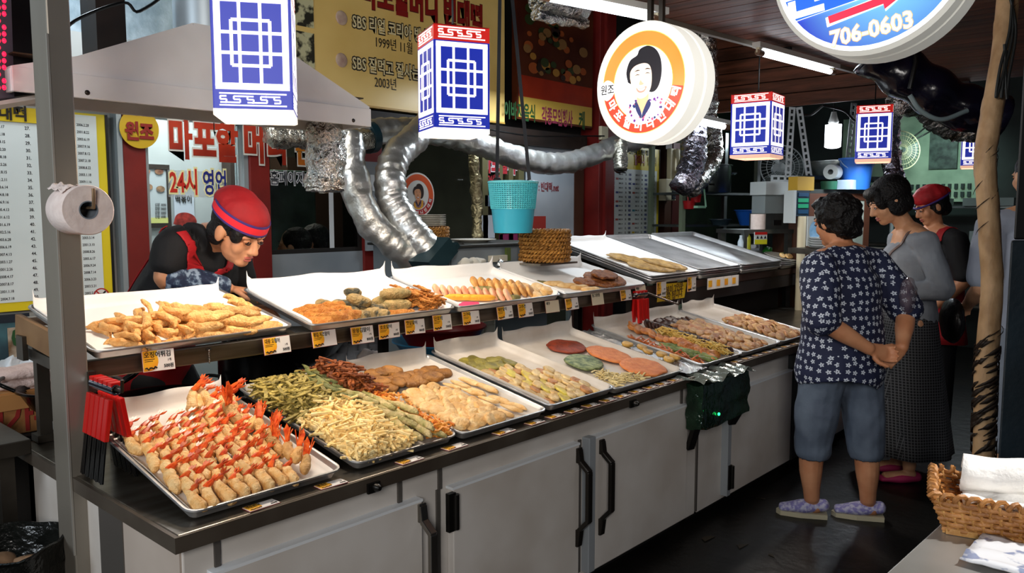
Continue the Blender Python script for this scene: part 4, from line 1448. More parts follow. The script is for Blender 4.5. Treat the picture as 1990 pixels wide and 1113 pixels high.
m = disc(MB(), .205, -.001, 60, 0, 0, 0, 360, .150).build('orange_ring', LBO, s1, local=True)
disc(MB(), .2085, -.0013, 60, 0, 0, 0, 360, .147, ext=.0006).build('ring_edge', M('lightbox_yellow', 'FFD070', .4, em=1.2), s1, local=True)
m = disc(MB(), .205, -.0002, 40, 0, 0, 188, 350, .150).build('red_band', LBRED, s1, local=True)
ringtext('마포할머니빈대떡', .177, 197, 352, .047, M('lightbox_white_text', 'FFF4E8', .4, em=1.5), s1, .001)
m = MB()
smooth_poly(m, [(-.222, .0), (-.185, .028), (-.145, .005), (-.15, -.035), (-.185, -.058), (-.215, -.03)], .0008)
m.build('badge', LBW, s1, local=True)
inst('lettering', text_mesh('원조', .045, .012, .9, 'CENTER', M('lightbox_ink', '201814', .5), ext=.0004), Matrix.Translation((-.182, -.014, .002)), parent=s1)
portrait(s1, .225, .0009, .8, True)
m = MB().bar((.0, SR - .01, -.05), (.0, SR + .20, -.05), .02, .02).bar((.0, SR - .01, -.13), (.0, SR + .20, -.13), .02, .02)
m.build('hanger', DSTEEL, s1, local=True)
lamp('sign_glow', 'POINT', pc + V((-.25, -.05, -.05)), 2.0, (1, .95, .9), .12)

# lightbox with arrow and telephone number
pc2 = at(1687, -88, d=2.02)
SR2 = .25
s2 = thing('round_sign', 'round blue glowing sign with a red arrow and telephone number', 'sign', mx=lightbox_mx(pc2, math.radians(2), math.radians(3)))
MB().lathe([(SR2 - .012, 0), (SR2, -.008), (SR2, -.06), (SR2 - .006, -.064), (SR2 - .006, -.072), (SR2, -.076), (SR2, -.15), (SR2 - .01, -.158)], 64).build('rim', M('lightbox_rim_dim', 'E4E2D8', .4, em=.22, emcol='E8E8E0'), s2, 40, local=True)
disc(MB(), SR2 - .012, -.002, 64).build('face_panel', LBW, s2, local=True)
blue1 = M('lightbox_blue', '2E86E8', .4, em=.85, col2='5FB4F4', scale=3)
_nt = blue1.node_tree
_g = _nt.nodes.new('ShaderNodeTexGradient')
_g.gradient_type = 'SPHERICAL'
_mp = _nt.nodes.new('ShaderNodeMapping')
_mp.inputs['Scale'].default_value = (3.6, 3.6, 3.6)
_mp.inputs['Location'].default_value = (-.2, .12, 0)
_r = _nt.nodes.new('ShaderNodeValToRGB')
_r.color_ramp.elements[0].color = rgb('1838B8')
_r.color_ramp.elements[0].position = .1
_r.color_ramp.elements[1].color = rgb('86DCF6')
_nt.links.new(_nt.nodes['Texture Coordinate'].outputs['Object'], _mp.inputs[0])
_nt.links.new(_mp.outputs[0], _g.inputs[0])
_nt.links.new(_g.outputs['Fac'], _r.inputs[0])
for _k in ('Base Color', 'Emission Color'):
    _nt.links.new(_r.outputs[0], _nt.nodes['Principled BSDF'].inputs[_k])
blue2 = M('lightbox_deep_blue', '0A62E0', .4, em=.75)
m = MB()
R_ = SR2 - .024
m.poly([V((R_ * math.cos(a), R_ * math.sin(a), -.0005)) for a in [2 * PI * k / 60 for k in range(60)] if True], (0, 0, .0006))
m.build('blue_field', blue1, s2, local=True)
MB().lathe([(SR2 - .01, -.158), (.001, -.158)], 48).build('rear_panel', LBW, s2, local=True)
lamp('sign_glow', 'POINT', pc2 + V((.32, 0, -.05)), 3.5, (1, .96, .9), .12)
m = MB()
a0 = math.radians(-25)
pts = [V((R_ * math.cos(a), R_ * math.sin(a), .0003)) for a in [math.radians(215 - q * (215 + 19) / 30) for q in range(31)]]
m.poly(pts, (0, 0, .0006))
m.build('deep_blue_field', blue2, s2, local=True)
WTX = M('lightbox_white_text')
a = V((R_ * math.cos(math.radians(215)), R_ * math.sin(math.radians(215)), .0012))
b = V((R_ * math.cos(math.radians(-19)), R_ * math.sin(math.radians(-19)), .0012))
MB().bar(a, b, .005, .0006, (0, 1, 0)).build('white_line', WTX, s2, local=True)
ar = [(x_ * .75 - .008, y_ * .75 - .038) for x_, y_ in [(-.125, -.128), (.055, -.128 + .030), (.052, -.083), (.155, -.085), (.062, -.142), (.058, -.124), (-.12, -.154)]]
m = MB().poly([V((x, y, .0016)) for x, y in ar], (0, 0, .0006)).build('arrow', M('lightbox_arrow', 'E81840', .4, em=.8), s2, local=True)
cx, cy = sum(x for x, y in ar) / 7, sum(y for x, y in ar) / 7
MB().poly([V((cx + (x - cx) * 1.06, cy + (y - cy) * 1.28, .001)) for x, y in ar], (0, 0, .0004)).build('arrow_outline', WTX, s2, local=True)
ox = Matrix.Translation((.004, -.190, .0012)) @ Matrix.Rotation(math.radians(4), 4, 'Z')
inst('lettering', text_mesh('706-0603', .058, .05, .92, 'CENTER', M('lightbox_orange_text', 'FFB060', .4, em=1.0), ext=.0003), ox, parent=s2)
inst('lettering', text_mesh('706-0603', .058, .02, .92, 'CENTER', WTX, ext=.0008), Matrix.Translation((0, 0, .0006)) @ ox, parent=s2)
inst('lettering', text_mesh('빈대떡', .14, .03, 1.0, 'CENTER', WTX, ext=.0008), Matrix.Translation((-.04, -.055, .0012)) @ Matrix.Rotation(math.radians(5), 4, 'Z'), parent=s2)
MB().bar((.0, SR2 - .02, -.08), (.0, SR2 + .15, -.08), .02, .02).build('hanger', DSTEEL, s2, local=True)

# ------------------------------------------------------------------ fluorescent tubes and bulbs
TUBE = M('tube_glow', 'FFFFFF', .3, em=9, emcol='EAF4FF')


def fluo(a, b, label, r=.016):
    a, b = V(a), V(b)
    t = thing('fluorescent_tube', label, 'lamp', (a + b) / 2, 'fluorescent tubes under the soffit')
    d = (b - a).normalized()
    MB().tube([a, b], r, 12).build('glass_tube', TUBE, t, 60)
    m = MB().bar(a - d * .05 + V((0, 0, .04)), b + d * .07 + V((0, 0, .04)), .05, .03)
    m.build('batten', M('batten_white', 'D8D8D2', .5), t)
    for p, s in ((a, -1), (b, 1)):
        MB().tube([p - d * .02 * -s * -1, p + d * s * .035], r * 1.1, 10).build('end_cap', M('cap_brown', '7A5A44', .5), t, 60)
        MB().bar(p + d * s * .02, p + d * s * .02 + V((0, 0, .05)), .02, .03).build('lamp_holder', CREAM, t)
    return t


fluo(at(1060, -6, z=2.34), at(1272, 36, z=2.34), 'white fluorescent tube above the round portrait sign', .016)
fluo(at(1478, 103, z=2.34), at(1616, 140, z=2.34), 'white fluorescent tube above the third lantern', .016)
fluo(at(1352, 235, d=6.2), at(1410, 247, d=6.4), 'short glowing tube behind the round portrait sign', .022)
cb_ = at(1619, 262, d=7.0)
t = thing('energy_bulb', 'bare white energy saving bulb hanging before the kitchen', 'lamp', cb_)
m = MB()
for k in range(4):
    a = k * PI / 2
    x, y = .045 * math.cos(a), .045 * math.sin(a)
    m.tube([cb_ + V((x, y, -.10)), cb_ + V((x, y, .09))], .026, 10)
m.ell(cb_ + V((0, 0, -.1)), (.07, .07, .02)).ell(cb_ + V((0, 0, 0)), (.06, .06, .1))
m.build('glow_tubes', M('bulb_glow', 'FFFFFF', .3, em=7, emcol='EEF6FF'), t, 60)
MB().lathe([(.035, .09), (.045, .11), (.03, .16), (.02, .2)], 14, Matrix.Translation(cb_)).build('socket', M('socket_white', 'C8C8C4', .5), t, 60)
MB().tube([cb_ + V((0, 0, .2)), cb_ + V((0, 0, .42))], .006, 6).build('cord', BLACK, t)

# ------------------------------------------------------------------ extractor hood
hd = thing('extractor_hood', 'large white sheet metal extractor hood over the cook', 'hood', (1.6, 3.4, 1.82))
HW = M('hood_enamel', 'E9E9E6', .4, col2='D6D6D2', scale=3, bump=.02)
yF, yB = 2.92, 3.27
prof = [(.86, 1.897), (1.06, 1.955), (1.47, 2.135), (1.77, 2.135), (2.285, 1.905)]
m = MB()
m.poly([V((x, yF, z)) for x, z in prof] , (0, .012, 0))
m.build('front_panel', HW, hd)
MB().poly([V((x, yB, z)) for x, z in prof], (0, .012, 0)).build('rear_panel', HW, hd)
for (x0, z0), (x1, z1) in zip(prof, prof[1:]):
    n_ = V((-(z1 - z0), 0, x1 - x0)).normalized() * .01
    MB().poly([V((x0, yF, z0)), V((x1, yF, z1)), V((x1, yB, z1)), V((x0, yB, z0))], n_).build('roof_panel', HW, hd)
lipm = MB().box((.855, yF - .008, 1.825), (2.29, yF + .006, 1.905)).box((2.28, yF, 1.825), (2.292, yB, 1.9)).box((.853, yF, 1.825), (.865, yB, 1.9)).box((.855, yB, 1.825), (2.29, yB + .012, 1.9))
lipm.build('lip', HW, hd, bev=.003)
m = MB()
for x in (1.08, 2.19):
    m.lathe([(0, 0), (.009, 0), (.007, .004), (0, .005)], 10, Matrix.Translation((x, yF - .008, 1.845)) @ Matrix.Rotation(PI / 2, 4, 'X'))
m.build('rivet', DSTEEL, hd, 60)
bpy.data.objects[m and 'rivet']['kind'] = 'stuff'
MB().box((.87, yF + .02, 1.95), (2.27, yB - .01, 1.955)).build('baffle', M('hood_inside', '4A3A26', .5, .4), hd)
MB().box((.86, 3.93, 1.94), (5.3, 3.97, 2.06)).build('dark_beam', DARKW, label='dark beam running along the shop front behind the hood', cat='beam')
MB().lathe([(.13, 2.13), (.13, 3.2)], 28, Matrix.Translation((1.62, 3.1, 0))).build('flue_pipe', M('flue', 'A9B4BA', .4, .5), smooth=60, label='grey flue pipe rising from the white hood', cat='pipe')
MB().box((.2, 3.2, 2.42), (1.25, 3.32, 2.56)).box((1.25, 3.25, 2.0), (1.36, 3.4, 3.2)).build('roof_bracket', DARKW, label='dark timber roof brace beside the flue pipe', cat='beam')
MB().tube(catmull([(1.05, 3.1, 2.02), (1.12, 3.1, 2.12), (1.3, 3.12, 2.22), (1.36, 3.12, 2.2), (1.5, 3.12, 2.35), (1.5, 3.1, 2.6)], 6), .006, 6).build('cable', BLACK, smooth=60, label='thin black cable looping above the white hood', cat='cable')

# LED box sign at the upper left
p0 = at(-60, 0, d=2.3)
lb = thing('led_sign', 'black box sign with red glowing letters left of the steel post', 'sign', at(30, 190, d=2.5))
A, B_ = at(-60, 200, d=2.45), at(28, 188, d=2.6)
A2, B2 = at(-60, -60, d=2.45), at(20, -60, d=2.6)
dp = (RR.cross(V((0, 0, 1)))) * -.05
dn = V((DD.x, DD.y, 0)).normalized()
MB().poly([A, B_, B2, A2], dn * .06).build('display', M('led_backing', '5A5864', .4), lb)
m = MB()
for (q0, q1, r0, r1) in ((B_, B2, at(70, 182, d=2.66), at(62, -60, d=2.66)),):
    m.poly([q0, r0, r1, q1], dn * .06)
m.build('frame', M('led_frame', '0D0B0A', .3), lb)
MB().poly([at(-60, 206, d=2.44), at(72, 184, d=2.64), at(72, 192, d=2.64), at(-60, 214, d=2.44)], dn * .06).build('bottom_trim', M('batten_white'), lb)
m = MB()
for k in range(15):
    for q in range(3):
        if (k * 3 + q * 5) % 4:
            c = at(-14 + q * 11, 170 - k * 13, d=2.44 + .004 * q)
            m.ell(c, (.006, .006, .008), nu=8, nv=5)
o = m.build('led_dots', M('led_red', 'FF1030', em=4), lb, 60)
o['kind'] = 'stuff'

# ------------------------------------------------------------------ foil ducts


def duct(name, label, pts, r, mat=FOILD, ridg=.06, crumple=.012, seed=0, cat='duct', ends=None, freq=14, n=20, group=None):
    P = catmull(pts, 12)
    m = MB()
    m.tube(P, lambda i, j: r * (1 + ridg * math.sin(i * 1.9)), n)
    m.disp(crumple, freq, seed)
    m.disp(crumple * .5, freq * 3, seed + 4)
    o = m.build(name, mat, None, 180, label, cat, group)
    return o


ap = lambda L: [at(x, y, Y=Y) for x, y, Y in L]
GD = 'foil ducts over the cooking side'
duct('foil_duct', 'straight silver foil duct descending left of the curved one', ap([(678, 262, 3.55), (684, 320, 3.5), (697, 385, 3.42), (728, 440, 3.35), (778, 485, 3.28), (822, 512, 3.22)]), .078, seed=1, ridg=.02, group=GD)
duct('foil_duct', 'fat curved silver foil duct bending down to the grey machine', ap([(850, 225, 3.6), (812, 262, 3.52), (770, 305, 3.45), (758, 355, 3.4), (770, 405, 3.35), (805, 455, 3.25), (845, 500, 3.15)]), .083, seed=2, ridg=.045, group=GD)
duct('foil_duct', 'long horizontal silver foil duct sagging behind the turquoise basket', ap([(690, 262, 3.75), (770, 254, 3.72), (850, 258, 3.7), (930, 280, 3.68), (1010, 308, 3.66), (1085, 318, 3.64), (1150, 302, 3.6), (1215, 277, 3.55), (1290, 262, 3.5), (1345, 258, 3.45)]), .078, seed=3, ridg=.05, group=GD)
duct('foil_duct', 'short foil duct emerging under the right corner of the hood', ap([(520, 262, 3.6), (580, 262, 3.6), (640, 272, 3.6), (715, 268, 3.7)]), .062, M('clear_foil', 'CFCBBE', .2, .9, bump=1, bscale=30), crumple=.02, seed=4, group=GD)
MB().tube([at(712, 268, Y=3.72), at(724, 266, Y=3.72)], .092, 20).build('duct_clamp', M('teal_tape', '14303A', .4), smooth=60, label='dark blue tape band around the horizontal foil duct', cat='tape')
CRF = M('crumpled_bright_foil', 'DAD8D2', .2, .97, col2='B89A78', scale=7, bump=1.2, bscale=34, contrast=(.5, .75))
m = MB()
P = [at(632, 240, Y=3.2), at(634, 290, Y=3.2), at(632, 340, Y=3.2), at(630, 366, Y=3.2), at(630, 374, Y=3.2)]
m.tube(catmull(P, 6), lambda i, j: (.092 + .006 * math.sin(i)) * (1 if i < 19 else .8 if i < 22 else .35), 22)
m.disp(.014, 20, 8).disp(.008, 55, 9)
m.build('foil_bundle', CRF, smooth=50, label='crumpled foil wrapped stub hanging below the hood corner', cat='foil')
m = MB()
P = [at(1090, -18, Y=3.2), at(1088, 18, Y=3.2), at(1100, 34, Y=3.2)]
m.tube(catmull([at(1042, 30, Y=3.1), at(1080, 36, Y=3.1), at(1135, 45, Y=3.1)], 8), lambda i, j: .034, 14)
m.tube(catmull([at(1048, -10, Y=3.14), at(1080, 6, Y=3.14), at(1130, 10, Y=3.14)], 8), .09, 14)
m.disp(.02, 16, 12).disp(.01, 50, 2)
m.build('foil_bundle', CRF, smooth=50, label='crumpled foil wrapped pipe end above the food poster', cat='foil')
duct('foil_duct', 'short foil pipe stub pointing down before the right menu board', ap([(1206, 272, 3.5), (1207, 305, 3.48), (1206, 330, 3.46)]), .052, M('grey_foil', 'A9A69A', .3, .9, bump=.7, bscale=30), seed=6, group=GD)
MB().lathe([(.045, 0), (.04, .004), (.001, .005)], 18, frame(at(1206, 333, Y=3.45), (1, 0, 0), (0, .3, -1))).build('pipe_mouth', M('mouth_shade', '050505', .9), smooth=60, label='black open mouth of the foil pipe stub', cat='pipe')  # flat black cap, the shade inside the open pipe put into its colour
CF2 = M('crumpled_foil_violet', 'C4C0CC', .22, .97, bump=1.1, bscale=26)
duct('foil_duct', 'crumpled foil duct hanging below the round portrait sign', ap([(1350, 225, 3.25), (1349, 270, 3.2), (1346, 315, 3.15), (1328, 360, 3.1)]), .098, CF2, seed=7, crumple=.02, group=GD)
duct('foil_duct', 'second crumpled foil duct, right behind the one under the sign', ap([(1380, 240, 3.5), (1388, 285, 3.45), (1378, 325, 3.4), (1342, 368, 3.3)]), .08, CRF, seed=8, crumple=.02, group=GD)
duct('foil_duct', 'upright foil wrapped column behind the round portrait sign', ap([(1368, 60, 3.4), (1372, 130, 3.4), (1372, 200, 3.4), (1372, 250, 3.4)]), .10, CRF, seed=9, crumple=.012, group=GD)
duct('foil_duct', 'thin foil wrapped pipe standing left of the turquoise basket', ap([(918, 280, 3.9), (926, 380, 3.9), (926, 430, 3.9), (928, 475, 3.9)]), .038, M('olive_foil', 'B8AC86', .3, .9, bump=.9, bscale=34), seed=10, group=GD)
# right hand side ducts
duct('foil_duct', 'foil duct running overhead behind the wrapped pole', ap([(1745, 200, 1.9), (1790, 205, 1.85), (1830, 240, 1.75), (1880, 255, 1.6), (1935, 235, 1.4)]), .09, CRF, seed=11, crumple=.025, group=GD)
duct('foil_duct', 'upright foil duct coming down behind the bobbed customer', [at(1738, 205, d=6.4), at(1728, 265, d=6.4), at(1735, 330, d=6.3), at(1745, 372, d=6.2)], .075, CF2, seed=12, crumple=.02, group=GD)

# ------------------------------------------------------------------ sign boards above the shop front
YEL = M('sign_yellow', 'ECCB7C', .3, col2='DDB866', scale=2, spec=.6)
SX0, SX1, SZ0, SZ1, SY = 1.95, 4.30, 2.075, 3.1, 3.93
sb = thing('shop_banner', 'wide yellow banner board with broadcast dates above the ducts', 'sign', (3.1, SY, SZ0))
MB().box((SX0, SY, SZ0), (SX1, SY + .05, SZ1)).build('board', YEL, sb)
MB().box((SX0, SY - .004, SZ0), (SX1, SY, SZ0 + .012)).build('board_edge', M('sign_edge', 'B89040', .4), sb)
INKB = M('sign_black', '1E1812', .5)
CRM = M('sign_cream', 'E4D4A2', .5)
SRED = M('sign_red', '8A1A14', .4)


def wtext(s, px, py, h_px, par, mat, bold=.02, sx=1, outline=None, ob=.05, Yp=SY, align='LEFT'):
    p = at(px, py, Y=Yp)
    h = (at(px, py - h_px / 2, Y=Yp).z - at(px, py + h_px / 2, Y=Yp).z)
    size = h / .80
    p.y = Yp - .003
    if outline:
        q = p.copy()
        q.y = Yp - .0015
        text(s, size, outline, par, wallM(q), ob, sx, align, ext=.0005)
    text(s, size, mat, par, wallM(p), bold, sx, align, ext=.0008)


wtext('SBS 리얼 코리아 방송', 684, 42, 26, sb, CRM, .012, .72, INKB, .085)
wtext('1999년 11월', 727, 82, 21, sb, INKB, .0, .75)
wtext('SBS 잘먹고 잘사는 법', 684, 123, 26, sb, CRM, .012, .72, INKB, .085)
wtext('2003년', 727, 160, 21, sb, INKB, .0, .75)
wtext('마포할머니 빈대떡', 700, -16, 56, sb, SRED, .04, .66, M('sign_dark_red', '3A0C0A', .5), .06)
for (px, py) in ((663, 35), (663, 117)):
    p = at(px, py, Y=SY)
    MB().ell(V((p.x, SY - .004, p.z)), (.042, .006, .042), nu=20, nv=8).build('bullet', M('sign_pearl', 'B08F80', .35, col2='CDB49E', scale=16), sb, 60)
# two printed photographs at the banner's left
for k, (x0, x1, z0, z1) in enumerate(((2.36, 2.69, 2.48, 2.72), (2.36, 2.69, 2.25, 2.45), (2.36, 2.69, 2.75, 3.0))):
    q = MB().box((x0, SY - .003, z0), (x1, SY, z1)).build('printed_photo', M('photo_sepia', '2A281C', .5, col2='C8C49A', scale=14, contrast=(.46, .54)), sb)

# food photograph board
FX0, FX1, FZ0, FZ1, FY = 4.40, 5.33, 2.12, 3.15, 3.90
fb = thing('food_poster', 'dark red poster board with a food photograph and party food lettering', 'sign', (4.86, FY, FZ0))
MB().box((FX0, FY, FZ0), (FX1, FY + .05, FZ1)).build('board', M('poster_brown', '5A2A14', .3, col2='3A140C', scale=2), fb)
MB().box((FX0 + .02, FY - .003, 2.135), (FX1 - .01, FY, 2.285)).build('yellow_band', M('poster_yellow', 'C8A446', .3), fb)
MB().box((FX0 + .02, FY - .003, 2.285), (FX1 - .01, FY, 2.44)).build('red_band', M('poster_red', 'A83418', .3, col2='7E1E10', scale=3), fb)
rr_ = random.Random(3)
for k in range(64):
    x, z = rr_.uniform(4.5, 5.22), 2.47 + rr_.random() ** 1.3 * .52
    r = rr_.uniform(.025, .06)
    c = rr_.choice(['poster_food_tan', 'poster_food_gold', 'poster_food_green', 'poster_food_dark', 'poster_food_orange'])
    col = {'poster_food_tan': '8A6234', 'poster_food_gold': 'A0702A', 'poster_food_green': '2E3A18', 'poster_food_dark': '2C1810', 'poster_food_orange': '9A4A1C'}[c]
    if z > 2.8 and c in ('poster_food_tan', 'poster_food_gold'):
        c, col = 'poster_food_green', '2E3A18'
    m = MB()
    disc(m, r, 0, 12, ry=r * .7, ext=.001)
    m.xf(wallM((x, FY - .004 - .0004 * (k % 8), z)))
    m.build('printed_food', M(c, col, .4), fb)
wtext('이바지음식', 979, 215, 30, fb, M('poster_green', '1E4A24', .5), .03, .56, None, 0, FY)
wtext('각종모임행사', 1052, 226, 29, fb, M('poster_violet', '8A2A4A', .5), .03, .50, None, 0, FY)
wtext('케', 1124, 236, 30, fb, M('poster_green'), .03, .62, None, 0, FY)

# lettering on the windows
WR = M('window_red_letter', 'C23A1C', .4, col2='8E2412', scale=5)
WO = M('window_white_outline', 'D9D6CC', .5)
wl = thing('window_lettering', 'large red shop name lettering stuck along the shop windows', 'sign', (2.2, 3.97, 1.7))
GY = 3.965
for s, px, py, h in (('마', 350, 275, 66), ('포', 397, 278, 66), ('할', 440, 282, 66), ('머', 494, 283, 66), ('니', 538, 287, 64), ('빈', 590, 292, 58), ('대', 640, 296, 56)):
    wtext(s, px, py, h, wl, WR if s not in '빈대' else M('window_orange_letter', 'D88A1C', .4, col2='B05A14', scale=5), .04, .64, WO, .085, GY, 'CENTER')
bd = thing('round_sticker', 'round yellow badge sticker at the left end of the red lettering', 'sticker', at(271, 256, Y=GY))
m = disc(MB(), .095, 0, 40, ext=.001).xf(wallM(at(271, 250, Y=GY)))
m.build('disc', M('badge_yellow', 'C9A420', .4), bd)
wtext('원조', 271, 258, 30, bd, M('badge_red', '8A1E14', .5), .05, .8, None, 0, GY - .002, 'CENTER')
op = thing('hours_sticker', 'clear sticker reading opening hours in red and blue on yellow', 'sticker', at(382, 357, Y=GY))
a, b = at(326, 330, Y=GY), at(441, 384, Y=GY)
MB().box((a.x, GY, b.z), (b.x, GY + .002, a.z)).build('clear_sheet', M('sticker_clear', 'B8C0C2', .15, alpha=.35), op)
YO = M('sticker_cream', 'E9E2A8', .5)
wtext('24시', 329, 356, 44, op, M('sticker_red', 'C22A1A', .5), .02, .56, YO, .09, GY)
wtext('영업', 393, 358, 42, op, M('sticker_navy', '1E2878', .5), .02, .54, YO, .09, GY)
hp = thing('web_lettering', 'small white outlined lettering on the middle window', 'sign', at(560, 348, Y=GY))
wtext('홈페이지:', 524, 347, 24, hp, M('sticker_dark', '2A2E38', .5), .0, .72, M('letter_white', 'D8DCE0', .5), .06, GY + .03)
wtext('빈', 592, 353, 24, hp, M('sticker_dark'), .0, .72, M('letter_white'), .06, GY + .03)

# round portrait sticker on the window
ps_ = at(812, 379, Y=3.985)
st_ = thing('round_sticker', 'round orange portrait sticker of a smiling woman on dark glass', 'sticker', mx=wallM(ps_))
RS = .148
disc(MB(), RS, -.002, 48).build('disc', M('sticker_white', 'DAD8D2', .5), st_, local=True)
disc(MB(), RS * .93, -.001, 48, 0, 0, 0, 360, RS * .66).build('orange_ring', M('sticker_orange', 'D8541C', .5), st_, local=True)
disc(MB(), RS * .93, -.0003, 30, 0, 0, 190, 350, RS * .66).build('red_band', M('sticker_red_band', 'A81E16', .5), st_, local=True)
ringtext('마포할머니빈대떡', RS * .80, 200, 352, .028, M('sticker_white'), st_, .0008)
portrait(st_, RS * .80, .0005, 0, False)

# white window with shop name at the right of the dark door
wn = thing('window_banner', 'white window banner with red shop name behind the turquoise basket', 'sign', at(1015, 380, Y=3.99))
a, b = at(932, 300, Y=3.99), at(1099, 480, Y=3.99)
MB().box((4.60, 3.985, 1.17), (5.2, 3.99, 1.94)).build('sheet', M('banner_white', 'AEB4BA', .5, col2='98A0A8', scale=2), wn)
wtext('마포할머니', 938, 318, 34, wn, M('banner_red', 'A02830', .5), .05, .62, M('banner_outline', 'D8D8DC', .5), .09, 3.985)
wtext(': 빈대떡.net', 1046, 364, 16, wn, M('banner_dark_red', '7A2A30', .5), .02, .66, None, 0, 3.985)
wtext('24시 영업', 948, 348, 14, wn, M('banner_red'), .02, .62, None, 0, 3.985)
for k, (px, py, w, h, c) in enumerate(((948, 440, 26, 44, 'C8CCD4'), (1000, 470, 60, 30, '8A2A5A'), (1040, 440, 40, 40, 'A8342A'), (960, 390, 36, 22, '5A6A7A'))):
    p, q = at(px - w / 2, py - h / 2, Y=3.983), at(px + w / 2, py + h / 2, Y=3.983)
    MB().box((p.x, 3.98, q.z), (q.x, 3.983, p.z)).build('notice', M('notice_%d' % k, c, .5, col2=c, scale=3), wn)

# ------------------------------------------------------------------ menu boards


def menu_board(x0, x1, z0, z1, y, label, cols, rows, head_h, first):
    t = thing('menu_board', label, 'sign', ((x0 + x1) / 2, y, z0))
    MB().box((x0, y, z0), (x1, y + .02, z1)).build('board', M('menu_yellow', 'D6C01E', .4), t)
    MB().box((x0 + .03, y - .003, z0 + .04), (x1 - .04, y, z1 - head_h)).build('sheet', M('menu_white', 'D6DEDC', .4, col2='C6D0CE', scale=2), t)
    MB().box((x1, y - .004, z0), (x1 + .012, y + .03, z1)).build('side_frame', BLACK, t)
    wx = (x1 - x0 - .09) / cols
    hz = (z1 - head_h - z0 - .07) / rows
    cl = [M('menu_ink_%d' % k, c, .5) for k, c in enumerate(('2A3A78', '22242A', '3A8AA0', 'B8A030', 'A04A40', '6A7A8A'))]
    rr2 = random.Random(int(x0 * 10))
    ms = [MB() for _ in cl]
    for c in range(cols):
        for r in range(rows if first > 0 or c else 0):
            z = z1 - head_h - .03 - hz * (r + .5)
            x = x0 + (.095 if first < 0 else .05) + c * wx
            k = rr2.choice([0, 0, 1, 2, 3, 4])
            me = text_mesh('%d.' % (first + c * rows + r), hz * .62, .02, .85, 'LEFT', cl[1], ext=.0003)
            inst('lettering', me, Matrix.Translation(V((x, y - .0035, z)) - world_loc(t)) @ wallM((0, 0, 0)), parent=t)
            me = text_mesh(rr2.choice(['KBS', 'MBC', 'SBS', 'KBS', 'OBS', 'TBS']), hz * .66, .05, .9, 'LEFT', cl[rr2.choice([0, 0, 1])], ext=.0003)
            inst('lettering', me, Matrix.Translation(V((x + wx * .2, y - .0035, z)) - world_loc(t)) @ wallM((0, 0, 0)), parent=t)
            if rr2.random() < .5:
                ms[k].box((x + wx * .45, y - .0045, z - hz * .22), (x + wx * .6, y - .003, z + hz * .22))
            me = text_mesh('20%02d.%d.%d' % (rr2.randint(1, 9), rr2.randint(1, 9), rr2.randint(10, 28)), hz * .52, .015, .8, 'LEFT', cl[1], ext=.0003)
            inst('lettering', me, Matrix.Translation(V((x + wx * .62, y - .0035, z)) - world_loc(t)) @ wallM((0, 0, 0)), parent=t)
    for k, m in enumerate(ms):
        if m.v:
            o = m.build('printed_logo', cl[k], t)
            o['kind'] = 'stuff'
    return t


mb1 = menu_board(.42, 1.555, 1.0, 1.90, 4.0, 'large pale list board with yellow border behind the steel post', 3, 25, .01, -24)
p = at(20, 226, Y=3.99)
MB().box((.62, 3.988, 1.835), (1.37, 3.996, 1.90)).build('header', M('menu_header', 'D0B41A', .4), mb1)
text('할머니빈대떡', .07, M('sign_black'), mb1, wallM((1.05, 3.985, 1.868)), .03, .9)
# no cooking sign on the board
pn = at(197, 574, Y=3.98)
t = thing('prohibition_sticker', 'round red prohibition sticker at the foot of the left list board', 'sticker', mx=wallM(pn))
disc(MB(), .036, 0, 30, 0, 0, 0, 360, .030, ext=.001).build('red_ring', M('sticker_red_band'), t, local=True)
disc(MB(), .030, -.0005, 30, ext=.0008).build('disc', M('sticker_white'), t, local=True)
m = disc(MB(), .015, .0005, 16, -.003, -.003, ext=.0008).bar((.0, .0, .001), (.02, .02, .001), .008, .001).build('pan_print', INK, t, local=True)
MB().bar((-.022, .022, .0015), (.022, -.022, .0015), .006, .001).build('slash', M('sticker_red_band'), t, local=True)
mb2 = menu_board(5.62, 6.50, 1.0, 2.02, 3.98, 'further pale list board with yellow top right of red column', 3, 19, .20, 1)
text('할머니', .10, SRED, mb2, wallM((6.16, 3.976, 1.90)), .04, .62)
text('빈대떡', .09, M('menu_gold', '8A7410', .5), mb2, wallM((6.37, 3.976, 1.90)), .02, .62)
text('언론에 소개된 집', .05, INK, mb2, wallM((6.15, 3.976, 1.975)), .02, .9)

# lower left poster strip
pp = thing('food_poster', 'small food picture poster below the left list board', 'sign', at(25, 660, Y=3.98))
a, b = at(-30, 628, Y=3.98), at(62, 706, Y=3.98)
MB().box((a.x, 3.98, b.z), (b.x, 3.985, a.z)).build('sheet', M('poster_teal', '3E6870', .5, col2='223A44', scale=6), pp)
MB().box((at(14, 640, Y=3.98).x, 3.977, b.z), (b.x - .01, 3.98, a.z - .03)).build('photo', M('poster_photo', 'B8AE9C', .5, col2='6A5238', scale=14), pp)
MB().box((a.x, 3.976, a.z - .006), (b.x, 3.98, a.z + .03)).build('band', M('poster_navy', '0E1C28', .5), pp)
text('야', .12, M('poster_green'), pp, wallM(at(44, 662, Y=3.974)), .05, .8)

